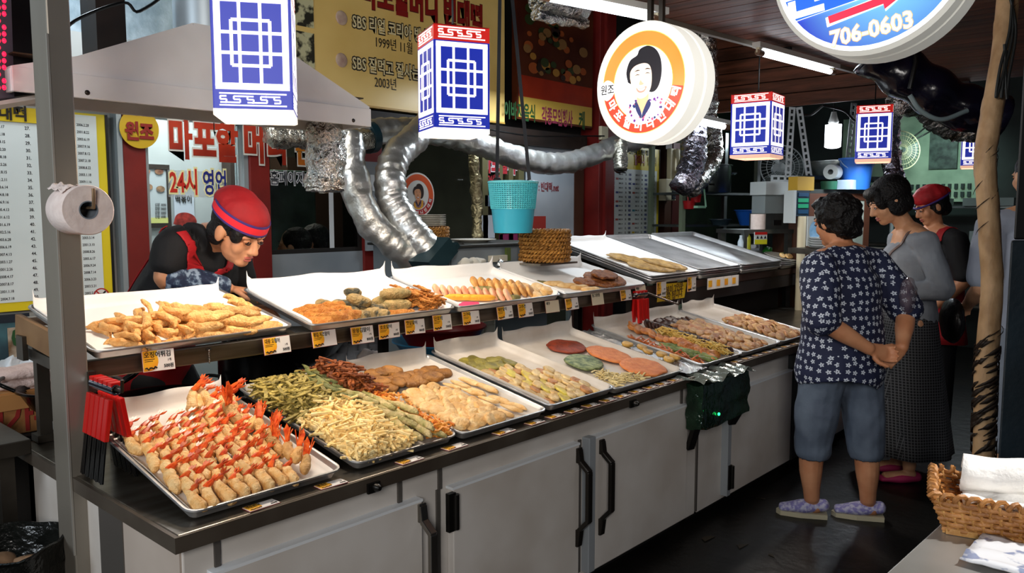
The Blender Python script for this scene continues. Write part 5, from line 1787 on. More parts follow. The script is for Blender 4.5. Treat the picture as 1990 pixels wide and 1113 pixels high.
# posters seen through the first window
iw = thing('picture_menu', 'picture menu poster on the dining room wall behind the first window', 'sign', at(310, 400, Y=5.14))
a, b = at(272, 318, Y=5.14), at(332, 442, Y=5.14)
MB().box((a.x, 5.135, b.z), (b.x, 5.145, a.z)).build('sheet', M('menu_grey', 'AEB4B6', .6), iw)
MB().box((a.x, 5.125, a.z - .03), (b.x, 5.135, a.z)).box((b.x - .02, 5.125, b.z), (b.x, 5.135, a.z - .03)).box((a.x, 5.125, b.z), (b.x - .02, 5.135, b.z + .03)).build('frame', M('menu_frame', '2E2620', .5), iw)
for k, (px, py, c) in enumerate(((283, 333, '8E3A34'), (309, 333, '5A2A24'), (288, 363, '3A2A22'), (312, 367, '4A4038'))):
    m = disc(MB(), .028, 0, 16, ry=.02, ext=.002).xf(wallM(at(px, py, Y=5.13)))
    m.build('dish_print', M('dish_%d' % k, c, .5, col2='A07A5A', scale=30), iw)
for k in range(4):
    text('김밥 3000', .022, M('sign_black'), iw, wallM(at(312, 398 + k * 8, Y=5.13)), 0, .8)
MB().box((a.x, 5.13, b.z + .03), (b.x - .02, 5.134, b.z + .065)).build('yellow_strip', M('menu_pale_yellow', 'C8C878', .5), iw)
iw2 = thing('picture_menu', 'red rice cake poster on the dining room wall beside picture menu', 'sign', at(357, 400, Y=5.14))
a, b = at(337, 376, Y=5.14), at(378, 440, Y=5.14)
MB().box((a.x, 5.135, b.z), (b.x, 5.145, a.z)).build('sheet', M('menu_lilac', 'BCC2CC', .6), iw2)
text('떡볶이', .06, M('sign_black'), iw2, wallM(at(357, 388, Y=5.13)), .02, .7)
smp = MB()
smooth_poly(smp, [(-.075, -.03), (-.05, .03), (.01, .045), (.07, .02), (.08, -.035), (.0, -.05)], 0)
smp.xf(wallM(at(358, 426, Y=5.131))).build('dish_print', M('dish_red', 'A8342C', .5, col2='6E1E18', scale=30), iw2)
MB().box((2.74, 5.0, 0), (2.80, 5.12, 1.9)).build('door_frame_inside', M('hall_brown', '33241C', .5), label='dark brown door frame inside the dining room', cat='frame')
# hall furniture behind the second window
MB().box((2.85, 5.2, 0), (3.55, 5.8, 1.75)).build('glass_fridge', M('fridge_green', '5F7268', .25, col2='3E4E48', scale=4), label='grey green display fridge behind the middle window', cat='fridge', bev=.02)
MB().box((3.75, 5.9, 0), (4.3, 6.4, 1.9)).build('wood_locker', M('hall_brown'), label='brown wooden cupboard inside the hall', cat='cupboard')
# notices beside the ducts
nb = thing('switch_board', 'pale wall strip with switches behind the foil ducts', 'switch', (3.12, 3.96, 1.2))
MB().box((3.065, 3.955, 1.2), (3.20, 3.98, 1.75)).build('strip', M('grey_strip', '8A9094', .5), nb)
for k, (z, hh) in enumerate(((1.62, .10), (1.48, .10))):
    MB().box((3.08, 3.945, z - hh / 2), (3.12, 3.955, z + hh / 2)).build('notice', M('letter_white'), nb)
for k in range(2):
    MB().box((3.085 + k * .055, 3.94, 1.30), (3.13 + k * .055, 3.955, 1.37)).build('switch', CREAM, nb, bev=.003)
MB().box((5.36, 3.83, 2.03), (5.46, 3.86, 2.14)).build('junction_box', CREAM, label='cream junction box on the red column', cat='switch', bev=.006)
MB().tube(catmull([(4.0, 3.88, 2.02), (4.5, 3.86, 2.0), (4.95, 3.86, 2.03), (5.4, 3.83, 2.06)], 8), .006, 6).build('cable', BLACK, smooth=60, label='dark cable running under the food poster to the red column', cat='cable')

# ------------------------------------------------------------------ hanging basket
bk = at(997, 452, d=4.05)
t = thing('hanging_basket', 'turquoise plastic basket hanging on two black straps', 'basket', bk)
TQ = M('turquoise_plastic', '53C0CC', .3, alpha=.93)
h_ = .255
m = MB()
N_ = 40
RW = 13
def br(zf):
    return .098 + (.124 - .098) * zf
m.lathe([(.0, .004), (.094, .004), (.098, 0), (br(.48), h_ * .48), (br(.48) - .003, h_ * .48), (.094, .007), (0, .007)], N_, Matrix.Translation(bk))
m.build('lower_body', M('turquoise_deep', '3AA6C0', .3), t, 50)
m = MB()
for k in range(RW + 1):
    z = h_ * (.48 + .50 * k / RW)
    rr = br(.48 + .5 * k / RW)
    m.tube([bk + V((rr * math.cos(2 * PI * j / 28), rr * math.sin(2 * PI * j / 28), z)) for j in range(28)], .0036, 4, closed=True)
for j in range(56):
    a = 2 * PI * j / 56
    m.bar(bk + V((br(.48) * math.cos(a), br(.48) * math.sin(a), h_ * .48)), bk + V((br(.98) * math.cos(a), br(.98) * math.sin(a), h_ * .98)), .0075, .003)
o = m.build('mesh_wall', TQ, t)
o['kind'] = 'stuff'
m = MB()
rr = br(1)
m.tube([bk + V((rr * math.cos(2 * PI * j / 36), rr * math.sin(2 * PI * j / 36), h_)) for j in range(36)], .007, 8, closed=True)
m.build('rim', M('turquoise_light', '6FD2DC', .3), t, 60)
STR = M('black_strap', '15171C', .6)
sa, sb_ = bk + V((RR.x * -.082, RR.y * -.082, h_)), bk + V((RR.x * .085, RR.y * .085, h_ - .01))
for k, (p, tx) in enumerate(((sa, 972), (sb_, 992))):
    top = at(tx, -40, d=4.1)
    MB().bar(p + V((0, 0, .0)), top, .018, .003, DD).build('strap', STR, t)
    mk = MB().ell(p + V((0, 0, .01)) - DD * .01, (.022, .022, .014))
    mk.disp(.006, 40, k).build('knot', STR, t, 60)

# ------------------------------------------------------------------ woven bowl stack
WOV = M('woven_straw', 'BA8238', .6, col2='86581E', scale=40, bump=.5, bscale=120, rnd=.15)


def woven_ring(m, c, R, r, strands, wraps, zs=1):
    for s in range(strands):
        pts = []
        for j in range(96):
            a = 2 * PI * j / 96
            ph = wraps * a + 2 * PI * s / strands
            pts.append(V(c) + V(((R + r * math.cos(ph)) * math.cos(a), (R + r * math.cos(ph)) * math.sin(a), zs * r * math.sin(ph))))
        m.tube(pts, r * .78, 5, closed=True)


m = MB()
woven_ring(m, (0, 0, .012), .127, .0085, 2, 20, .85)
m.lathe([(.0, .0), (.118, .002), (.122, .006), (.0, .008)], 28)
wov = m.mesh('woven_bowl', WOV, 60)
base = at(1059, 508, d=4.3)
tops = ['topmost woven straw bowl of the stack'] + ['%s woven straw bowl from the top of the stack' % ordinal(k) for k in range(1, 9)]
for k in range(8):
    inst('woven_bowl', wov, Matrix.Translation(base + V((rnd(-.005, .005), rnd(-.005, .005), .0218 * (7 - k)))) @ Matrix.Rotation(k, 4, 'Z') @ Matrix.Scale(1.02, 4), tops[k], 'bowl', 'woven bowls stacked on the shelf')
MB().box((base.x - .16, base.y - .10, base.z - .012), (base.x + .16, base.y + .16, base.z - .002)).build('stack_board', BRUSHED, label='steel plate under the stack of woven bowls', cat='plate')

# ------------------------------------------------------------------ grey griddle machine the ducts run to
gm = thing('griddle_machine', 'grey steel griddle cabinet the fat foil ducts run into', 'machine', (2.9, 3.2, .0))
a, b = at(872, 478, Y=3.1), at(1012, 474, Y=3.1)
GMM = M('machine_grey', '7E878C', .45, .3, col2='6E777C', scale=3)
MB().box((a.x, 3.1, .0), (b.x + .25, 3.75, a.z - .012)).build('body', GMM, gm, bev=.004)
MB().box((a.x - .02, 3.08, a.z - .012), (b.x + .27, 3.78, a.z + .003)).build('top', M('machine_top', '4A4C4A', .35, .6), gm, bev=.003)
MB().box((a.x + .012, 3.092, a.z - .25), (b.x - .04, 3.10, a.z - .03)).build('front_panel', M('machine_panel', '8C959A', .4, .3), gm)
q = at(958, 508, Y=3.09)
MB().box((q.x - .04, 3.06, q.z), (q.x + .09, 3.09, q.z + .035)).build('drawer', M('drawer_cream', 'CFC8B4', .5), gm)
MB().box((q.x + .10, 3.075, q.z), (q.x + .135, 3.09, q.z + .075)).build('slot', M('slot_green', '5A6A2C', .5), gm)
TEAL = M('teal_flange', '1E3A42', .35, .4)
for k in range(3):
    p1, p2 = at(822 + k * 18, 522, Y=3.12 + .02 * k), at(862 + k * 14, 474, Y=3.12 + .02 * k)
    MB().bar(p1, p2, .10 if k == 0 else .03, .16 - .03 * k, (0, 1, 0)).build('flange', TEAL if k < 2 else M('machine_top'), gm)
PLW = M('plate_white', 'D9D5CA', .3)
pl = MB().lathe([(0, 0), (.075, 0), (.08, .004), (.118, .012), (.12, .015), (.116, .015), (.076, .006), (0, .005)], 36).mesh('white_plate', PLW, 40)
p = at(830, 466, Y=3.45)
for k in range(4):
    inst('woven_bowl', wov, Matrix.Translation((p.x, 3.45, a.z + .02 + k * .019)) @ Matrix.Rotation(k * 1.3, 4, 'Z') @ Matrix.Scale(.94, 4), '%s woven bowl from the bottom under the white plate pile' % ordinal(k), 'bowl', 'woven bowls under the plates')
for k in range(7):
    inst('white_plate', pl, Matrix.Translation((p.x, 3.45, a.z + .094 + k * .010)) @ Matrix.Scale(.93, 4), '%s white plate from the bottom of the pile on woven bowls' % ordinal(k), 'plate', 'white plates piled on woven bowls')
p = at(920, 470, Y=3.35)
inst('white_plate', pl, Matrix.Translation((p.x, 3.35, a.z + .004)) @ Matrix.Scale(1.15, 4), 'single large white plate on the grey griddle cabinet', 'plate')
p = at(845, 472, Y=3.3)
inst('white_plate', pl, Matrix.Translation((p.x, 3.28, a.z + .004)) @ Matrix.Scale(.8, 4), 'small white plate before the woven bowls and plate pile', 'plate')
# crumpled things in front of the machine
m = MB()
for (px, py, r) in ((905, 514, .035), (930, 511, .03), (920, 516, .04)):
    m.ell(at(px, py, Y=2.95), (r * 1.5, r, r))
m.disp(.014, 30, 4)
m.build('cloth', M('beige_cloth', 'C9C4B8', .8, bump=.3), smooth=60, label='crumpled beige cloth before the grey griddle cabinet', cat='cloth')
for k, (px, py) in enumerate(((975, 513), (994, 515))):
    m = MB().ell(at(px, py, Y=2.9), (.03, .025, .02)).disp(.012, 50, k + 5)
    m.build('foil_ball', FOIL if k == 0 else M('grey_bag', '4A4E58', .3, .3), smooth=40, label=('shiny crumpled foil ball' if k == 0 else 'dark crumpled wrapper') + ' beside the cream drawer', cat='foil' if k == 0 else 'wrapper')
# ------------------------------------------------------------------ people
SKIN = M('skin', 'C98E68', .5, col2='B97A55', scale=12, bump=.03, bscale=80)
SKINL = M('skin_light', 'D8A27C', .5, col2='C48C66', scale=12, bump=.03, bscale=80)
HAIR = M('black_hair', '080707', .5, spec=.3, col2='110E0E', scale=60, bump=.5, bscale=90)
LIPS = M('lips', 'A8564C', .45)
LASH = M('lash', '1C1210', .5)
EYEW = M('eye_white', 'D8D2CA', .3)
BLACKT = M('black_cotton', '0D0D10', .8, col2='141418', scale=10, bump=.15, bscale=20)
REDA = M('red_apron', 'B0121C', .7, col2='960C16', scale=6, bump=.15, bscale=14)


def limb(m, pts, rs, flat=1.0, side=None, n=14, sub=4):
    """smooth tapering body segment; rs = radius across, flat = depth ratio"""
    pts = [V(p) for p in pts]
    P = catmull(pts, sub) if len(pts) > 2 else [pts[0].lerp(pts[1], k / sub) for k in range(sub + 1)]
    nseg = len(P) - 1
    rr = []
    fl = flat if isinstance(flat, (list, tuple)) else [flat] * len(rs)
    for i in range(nseg + 1):
        t = i / nseg * (len(rs) - 1)
        k = min(int(t), len(rs) - 2)
        f = t - k
        f = f * f * (3 - 2 * f)
        rr.append((rs[k] * (1 - f) + rs[k + 1] * f, fl[k] * (1 - f) + fl[k + 1] * f))
    R = []

    def ring(c, t, r, f, sc=1):
        s = V(side) if side is not None else V((1, 0, 0))
        if abs(s.normalized().dot(t)) > .95:
            s = V((0, 1, 0))
        a = (s - t * s.dot(t)).normalized()
        b = t.cross(a)
        return [c + a * r * sc * math.cos(2 * PI * j / n) + b * r * f * sc * math.sin(2 * PI * j / n) for j in range(n)]
    t0 = (P[1] - P[0]).normalized()
    t1 = (P[-1] - P[-2]).normalized()
    for q in (1.0, .7, .35):
        R.append(ring(P[0] - t0 * rr[0][0] * min(1, rr[0][1]) * .8 * q, t0, rr[0][0], rr[0][1], math.sqrt(max(.02, 1 - q * q))))
    for i in range(nseg + 1):
        t = (P[min(i + 1, nseg)] - P[max(i - 1, 0)]).normalized()
        R.append(ring(P[i], t, *rr[i]))
    for q in (.35, .7, 1.0):
        R.append(ring(P[-1] + t1 * rr[-1][0] * min(1, rr[-1][1]) * .8 * q, t1, rr[-1][0], rr[-1][1], math.sqrt(max(.02, 1 - q * q))))
    m.rings(R, True)
    return m


def open_loft(m, secs, n=28):
    """cloth sleeve or skirt: sections of (centre, a-axis, b-axis) rings, open at both ends"""
    R = []
    for c, a, b in secs:
        R.append([V(c) + V(a) * math.cos(2 * PI * j / n) + V(b) * math.sin(2 * PI * j / n) for j in range(n)])
    m.rings(R, False)
    return m


def head_parts(m, mx, s=1.0):
    """skull, jaw, nose, ears; local axes x right, y forward, z up"""
    S = mx @ Matrix.Scale(s, 4)
    t = MB()
    t.ell((0, -.012, .034), (.075, .093, .087)).ell((0, .020, -.030), (.060, .066, .082)).ell((0, .058, -.086), (.030, .026, .022))
    for k in (-1, 1):
        t.ell((k * .034, .052, -.026), (.028, .026, .032)).ell((k * .074, -.010, -.008), (.012, .022, .033)).ell((k * .033, .068, .020), (.026, .016, .010))
        t.ell((k * .010, .092, -.034), (.009, .010, .008))
    limb(t, [(0, .082, .014), (0, .095, -.010), (0, .104, -.030)], [.008, .010, .012])
    t.ell((0, .080, -.056), (.024, .010, .007)).ell((0, .078, -.068), (.020, .010, .007))
    t.xf(S)
    m.add(t.v, t.f)


def face_details(par, mx, s=1.0, lips=True, open_eyes=False):
    S = mx @ Matrix.Scale(s, 4)
    m = MB()
    for k in (-1, 1):
        m.ell((k * .031, .0775, .006), (.0155, .008, .0075))
    m.xf(S).build('eyes', EYEW if open_eyes else SKIN, par, 180)['kind'] = 'stuff'
    m = MB()
    for k in (-1, 1):
        z0 = .003 if not open_eyes else .006
        m.tube(catmull([(k * .016, .083, z0), (k * .024, .0875, z0 - .004), (k * .033, .0885, z0 - .005), (k * .042, .084, z0 - .002)], 3), .0022, 5)
        m.ell((k * .031, .0835, .004), (.006, .004, .005))
    m.xf(S).build('lashes', LASH, par, 60)['kind'] = 'stuff'
    m = MB()
    for k in (-1, 1):
        m.tube(catmull([(k * .014, .090, .028), (k * .028, .0905, .034), (k * .046, .078, .029)], 4), lambda i, j: .0034, 5)
    m.xf(S).build('eyebrows', LASH, par, 60)['kind'] = 'stuff'
    if lips:
        m = MB()
        m.ell((0, .085, -.057), (.021, .008, .0055)).ell((0, .083, -.068), (.018, .009, .0065))
        m.xf(S).build('lips', LIPS, par, 180)


def hand(m, wrist, d, nrm, s=1.0, curl=.5, side=1):
    """palm, four unequal bent fingers and a side thumb"""
    d = V(d).normalized()
    nrm = V(nrm)
    nrm = (nrm - d * nrm.dot(d)).normalized()
    x = d.cross(nrm) * side
    w = V(wrist)
    limb(m, [w - d * .01 * s, w + d * .035 * s, w + d * .08 * s], [.026 * s, .036 * s, .038 * s], .42, x)
    for k, (off, ln) in enumerate(((-.030, .066), (-.010, .074), (.011, .069), (.030, .054))):
        b = w + d * .075 * s + x * off * s
        d1 = (d * math.cos(curl * .5) + nrm * math.sin(curl * .5))
        d2 = (d * math.cos(curl * 1.3) + nrm * math.sin(curl * 1.3))
        d3 = (d * math.cos(curl * 2.0) + nrm * math.sin(curl * 2.0))
        p1 = b + d1 * ln * .45 * s
        p2 = p1 + d2 * ln * .32 * s
        p3 = p2 + d3 * ln * .25 * s
        m.tube([b - d * .02 * s, b, p1, p2, p3], lambda i, j: (.0095, .0095, .0088, .008, .0062)[i] * s, 8)
    b = w + d * .022 * s - x * .030 * s
    t1 = (d * .6 - x * .7 + nrm * .35).normalized()
    t2 = (d * .85 - x * .3 + nrm * .5).normalized()
    m.tube([b, b + t1 * .030 * s, b + t1 * .030 * s + t2 * .028 * s, b + t1 * .03 * s + t2 * .046 * s], lambda i, j: (.013, .011, .010, .007)[i] * s, 8)
    return m


def wrap_to(me_obj, mb, name, mat, par, off=.006, thick=.004, lvl=2):
    """lay a strip of cloth on a garment's surface"""
    me = mb.mesh('strip')
    o = bpy.data.objects.new('tmp_strip', me)
    COL.objects.link(o)
    if lvl:
        sd_ = o.modifiers.new('sub', 'SUBSURF')
        sd_.subdivision_type = 'SIMPLE'
        sd_.levels = lvl
    tgt = bpy.data.objects.new('tmp_target', me_obj.data.copy())
    tgt.location = world_loc(me_obj)
    COL.objects.link(tgt)
    sw = o.modifiers.new('w', 'SHRINKWRAP')
    sw.target = tgt
    sw.wrap_mode = 'ABOVE_SURFACE'
    sw.offset = off
    sl = o.modifiers.new('t', 'SOLIDIFY')
    sl.thickness = thick
    bpy.context.view_layer.update()
    dg = bpy.context.evaluated_depsgraph_get()
    out = bpy.data.meshes.new_from_object(o.evaluated_get(dg))
    bpy.data.objects.remove(o)
    bpy.data.objects.remove(tgt)
    out.materials.clear()
    out.materials.append(mat)
    out.polygons.foreach_set('use_smooth', [True] * len(out.polygons))
    return add_mesh(name, out, par)


def ribbon(pts, w, side):
    P = catmull(pts, 6)
    m = MB()
    s = V(side)
    vs = []
    for i, p in enumerate(P):
        t = (P[min(i + 1, len(P) - 1)] - P[max(i - 1, 0)]).normalized()
        a = (s - t * s.dot(t)).normalized() * w / 2
        vs += [p - a, p + a]
    m.add(vs, [(2 * i, 2 * i + 1, 2 * i + 3, 2 * i + 2) for i in range(len(P) - 1)])
    return m


def hair_cap(mx, s, pieces, amp, freq, vox=.006, seed=1, amp2=0, freq2=60):
    m = MB()
    for c, r in pieces:
        m.ell(c, r, nu=20, nv=14)
    m.xf(mx @ Matrix.Scale(s, 4))
    me = remeshed(m, vox, 2, 'hair', HAIR)
    for v in me.vertices:
        d = noise.noise_vector(v.co * freq + V((seed, 0, 0))) * amp
        if amp2:
            d += noise.noise_vector(v.co * freq2 + V((seed, 3, 0))) * amp2
        v.co += d
    return me


# ---------------- the cook behind the counter
def cam_dir(r, u, d):
    return (RR * r + UU * u + DD * d).normalized()


ck = thing('person', 'cook in red cap and red apron bending over the shelf trays', 'person', (1.55, 3.32, 0))
Hc = at(463, 450, d=3.05)
hf = cam_dir(.80, -.54, -.34)
hu = (V((0, 0, 1)) - hf * hf.z).normalized()
hu = (hu + cam_dir(.10, 0, 0) * .0).normalized()
hx = hf.cross(hu)
HM_ = Matrix((hx, hf, hu)).transposed().to_4x4()
HM_.translation = Hc
rs_ = at(338, 478, d=3.02)    # near (right) shoulder
ls_ = at(455, 508, d=3.32)    # far shoulder
nb_ = at(402, 462, d=3.16)
chest = at(380, 530, d=3.20)
waist = at(308, 620, d=3.38)
hip = at(285, 700, d=3.45)
ax = (ls_ - rs_).normalized()
el_r = at(322, 541, d=3.0)
wr_r = at(442, 560, d=3.13)
el_l = at(470, 575, d=3.38)
wr_l = at(500, 596, d=3.26)
body = MB()
head_parts(body, HM_, 1.08)
limb(body, [nb_, nb_.lerp(Hc, .5), Hc - hf * .02 - hu * .03], [.062, .052, .055])
limb(body, [hip, waist, chest, nb_.lerp(chest, .35)], [.165, .15, .175, .14], .68, ax)
limb(body, [rs_, rs_.lerp(chest, .5), chest], [.05, .06, .07])
limb(body, [ls_, ls_.lerp(chest, .5), chest], [.05, .06, .07])
limb(body, [rs_, rs_.lerp(el_r, .5), el_r], [.062, .055, .045])
limb(body, [el_r, el_r.lerp(wr_r, .4), wr_r], [.045, .042, .028])
limb(body, [ls_, ls_.lerp(el_l, .5), el_l], [.060, .052, .042])
limb(body, [el_l, wr_l], [.042, .028])
hand(body, wr_r, wr_r - el_r, V((0, 0, -1)), 1, .7)
hand(body, wr_l, wr_l - el_l, V((0, 0, -1)), 1, .7, -1)
for sgn in (-1, 1):
    f_ = V((1.55, 3.32, 0)) + V((ax.x, ax.y, 0)).normalized() * .11 * sgn
    hp = hip + ax * .09 * sgn
    limb(body, [hp, hp.lerp(f_ + V((0, 0, .45)), 1), f_ + V((0, 0, .09))], [.085, .058, .042])
    limb(body, [f_ + V((0, 0, .04)), f_ + V((.05, -.16, .03))], [.042, .036], .7)
add_mesh('body', remeshed(body, .0055, 3, 'body', SKIN), ck)
face_details(ck, HM_, 1.08)
sh = MB()
limb(sh, [hip - V((0, 0, .05)), waist, chest, nb_.lerp(chest, .5)], [.185, .17, .195, .15], .72, ax)
limb(sh, [rs_, rs_.lerp(nb_, .5), nb_.lerp(chest, .22)], [.076, .080, .074])
limb(sh, [ls_, ls_.lerp(nb_, .5), nb_.lerp(chest, .3)], [.076, .078, .074])
limb(sh, [rs_, rs_.lerp(el_r, .4), rs_.lerp(el_r, .58)], [.076, .074, .070])
limb(sh, [ls_, ls_.lerp(el_l, .4), ls_.lerp(el_l, .7)], [.074, .076, .072])
sh.disp(.006, 14, 3)
shirt = add_mesh('tshirt', remeshed(sh, .008, 4, 'tshirt', BLACKT), ck)
tr = MB()
for sgn in (-1, 1):
    f_ = V((1.55, 3.32, 0)) + V((ax.x, ax.y, 0)).normalized() * .11 * sgn
    hp = hip + ax * .09 * sgn
    limb(tr, [hp, f_ + V((0, 0, .45)), f_ + V((0, 0, .1))], [.11, .085, .07])
add_mesh('trousers', remeshed(tr, .012, 3, 'trousers', BLACKT), ck)
# patterned oversleeve
m = MB()
limb(m, [el_r.lerp(wr_r, .12), el_r.lerp(wr_r, .45), el_r.lerp(wr_r, .9)], [.062, .066, .05])
m.disp(.010, 22, 5)
add_mesh('oversleeve', remeshed(m, .006, 2, 'oversleeve', M('floral_sleeve', '1A2440', .7, col2='8A9CB0', scale=42, col3='34465E', contrast=(.42, .6))), ck)
# apron: bib, straps and skirt laid on the shirt
fwd = ax.cross(V((0, 0, 1))) * -1
fwd = hf - ax * hf.dot(ax)
fwd.normalize()
st1 = [at(352, 449, d=2.98), at(378, 462, d=2.96), at(396, 492, d=2.98), at(401, 530, d=3.0), at(412, 556, d=3.0)]
wrap_to(shirt, ribbon(st1, .045, ax), 'apron_strap', REDA, ck, .008)
st2 = [at(464, 497, d=3.18), at(458, 525, d=3.12), at(444, 552, d=3.05), at(425, 566, d=3.02)]
wrap_to(shirt, ribbon(st2, .042, ax), 'apron_strap', REDA, ck, .008)
bib = MB()
c0, c1 = at(398, 555, d=2.98), at(452, 556, d=3.02)
d0_, d1_ = at(300, 650, d=3.1), at(430, 660, d=3.1)
bib.grid(lambda u, v: c0.lerp(c1, u).lerp(d0_.lerp(d1_, u), v), 10, 10)
wrap_to(shirt, bib, 'apron_bib', REDA, ck, .010, lvl=0)
side = [at(331, 452, d=3.02), at(296, 500, d=3.10), at(266, 545, d=3.20), at(246, 600, d=3.3)]
wrap_to(shirt, ribbon(side, .03, V((0, 0, 1))), 'apron_side', REDA, ck, .004)
skt = MB()
secs = []
for k in range(9):
    t = k / 8
    c = waist.lerp(hip, min(1, t * 2)) if t < .5 else hip + V((0, 0, -(t - .5) * 1.0))
    r = .19 + .05 * t
    secs.append((c, ax * r, fwd.normalized() * r * .8))
open_loft(skt, secs, 36)
skt.disp(.010, 9, 7)
o = skt.build('apron_skirt', REDA, ck, 180)
o.modifiers.new('t', 'SOLIDIFY').thickness = .004
# hair and cap
add_mesh('hair', hair_cap(HM_, 1.08, [((0, -.026, .036), (.082, .094, .092)), ((0, -.07, -.035), (.066, .042, .055)), ((.062, -.035, -.02), (.02, .04, .05)), ((-.062, -.035, -.02), (.02, .04, .05)), ((0, .060, .032), (.060, .030, .020)), ((.056, .045, .018), (.020, .028, .035)), ((-.056, .045, .018), (.020, .028, .035))], .003, 30, .005, 2), ck)
cap = MB()
cap.ell((0, -.014, .068), (.090, .110, .074), nu=24, nv=14)
cap.ell((0, -.045, .088), (.080, .090, .06), nu=20, nv=12)
cap.v = [p if p.z > .052 - p.y * .10 else V((p.x, p.y, .052 - p.y * .10)) for p in cap.v]
cap.xf(HM_ @ Matrix.Scale(1.08, 4))
cap.disp(.006, 16, 4)
add_mesh('cap', remeshed(cap, .005, 2, 'cap', M('red_cap', 'A30F18', .75, col2='870A12', scale=8, bump=.2, bscale=30)), ck)
for nm, dz, hh, c in (('cap_band', .061, .012, M('red_band_cloth', 'D81E2C', .7)), ('cap_piping', .0775, .004, M('violet_piping', '3A2468', .7)), ('cap_piping', .0455, .004, M('violet_piping'))):
    m = MB()
    R = []
    for k, (q, zz) in enumerate(((1.0, -hh), (1.035, -hh), (1.04, 0), (1.03, hh), (1.0, hh))):
        R.append([V((.088 * q * math.cos(2 * PI * j / 40), -.014 + .108 * q * math.sin(2 * PI * j / 40), dz + zz - (-.014 + .108 * math.sin(2 * PI * j / 40)) * .10)) for j in range(40)])
    m.rings(R, False)
    m.xf(HM_ @ Matrix.Scale(1.085, 4)).build(nm, c, ck, 60)


# ---------------- standing people built in their own axes (x right, y forward, z up)
def pbase(x, y, ang):
    m = Matrix.Rotation(math.radians(ang - 90), 4, 'Z')
    m.translation = V((x, y, 0))
    return m


def hmx(B, c, yaw_=0, pitch=0, roll=0):
    return B @ Matrix.Translation(c) @ Matrix.Rotation(math.radians(yaw_), 4, 'Z') @ Matrix.Rotation(math.radians(-pitch), 4, 'X') @ Matrix.Rotation(math.radians(roll), 4, 'Y')


def shoe(m, p, d, L=.235, w=.042, hgt=.05, heel=.02):
    p, d = V(p), V(d).normalized()
    limb(m, [p - d * L * .36 + V((0, 0, hgt * .55 + heel)), p + V((0, 0, hgt * .5 + heel * .5)), p + d * L * .42 + V((0, 0, hgt * .42))], [w * .82, w, w * .8], [.75, .7, .5], V((-d.y, d.x, 0)))
    return m


# customer in the flower blouse, hands clasped behind her back
B1 = pbase(3.735, 1.30, 70)
c1 = thing('person', 'customer with curly black hair in navy flower blouse, hands behind back', 'person', B1.translation)
H1 = hmx(B1, (-.012, .045, 1.395), -4, 12)
b = MB()
T = lambda p: V(p)
limb(b, [(0, 0, .78), (0, 0, .94), (0, .0, 1.10), (0, -.005, 1.22)], [.17, .155, .165, .12], .74)
limb(b, [(-.16, -.01, 1.215), (0, 0, 1.245), (.16, -.01, 1.215)], [.058, .066, .058])
limb(b, [(0, -.005, 1.22), (-.003, .015, 1.30), (-.01, .035, 1.37)], [.062, .052, .054])
RA = [(.185, -.02, 1.20), (.285, -.13, .985), (.13, -.225, .835)]
LA = [(-.185, -.02, 1.20), (-.265, -.12, .97), (-.075, -.215, .845)]
for A_ in (RA, LA):
    limb(b, [A_[0], V(A_[0]).lerp(V(A_[1]), .5), A_[1]], [.056, .05, .043])
    limb(b, [A_[1], V(A_[1]).lerp(V(A_[2]), .4), A_[2]], [.043, .042, .028])
hand(b, RA[2], (-.85, -.03, -.35), (0, .5, -.8), 1.0, .75, 1)
hand(b, (-.075, -.222, .845), (.9, -.15, -.28), (0, -.9, .2), 1.0, .9, -1)
for fx, fy in ((-.095, .06), (.115, -.085)):
    limb(b, [(fx * .9, fy * .3, .80), (fx, fy * .7, .45), (fx, fy, .26), (fx, fy - .012, .09)], [.098, .066, .055, .036])
    limb(b, [(fx + .02, fy - .03, .05), (fx - .06, fy + .06, .035)], [.034, .03], .8)
b.xf(B1)
hh = MB()
head_parts(hh, H1, .98)
b.add(hh.v, hh.f)
add_mesh('body', remeshed(b, .0055, 2, 'body', SKIN), c1)
face_details(c1, H1, .98)


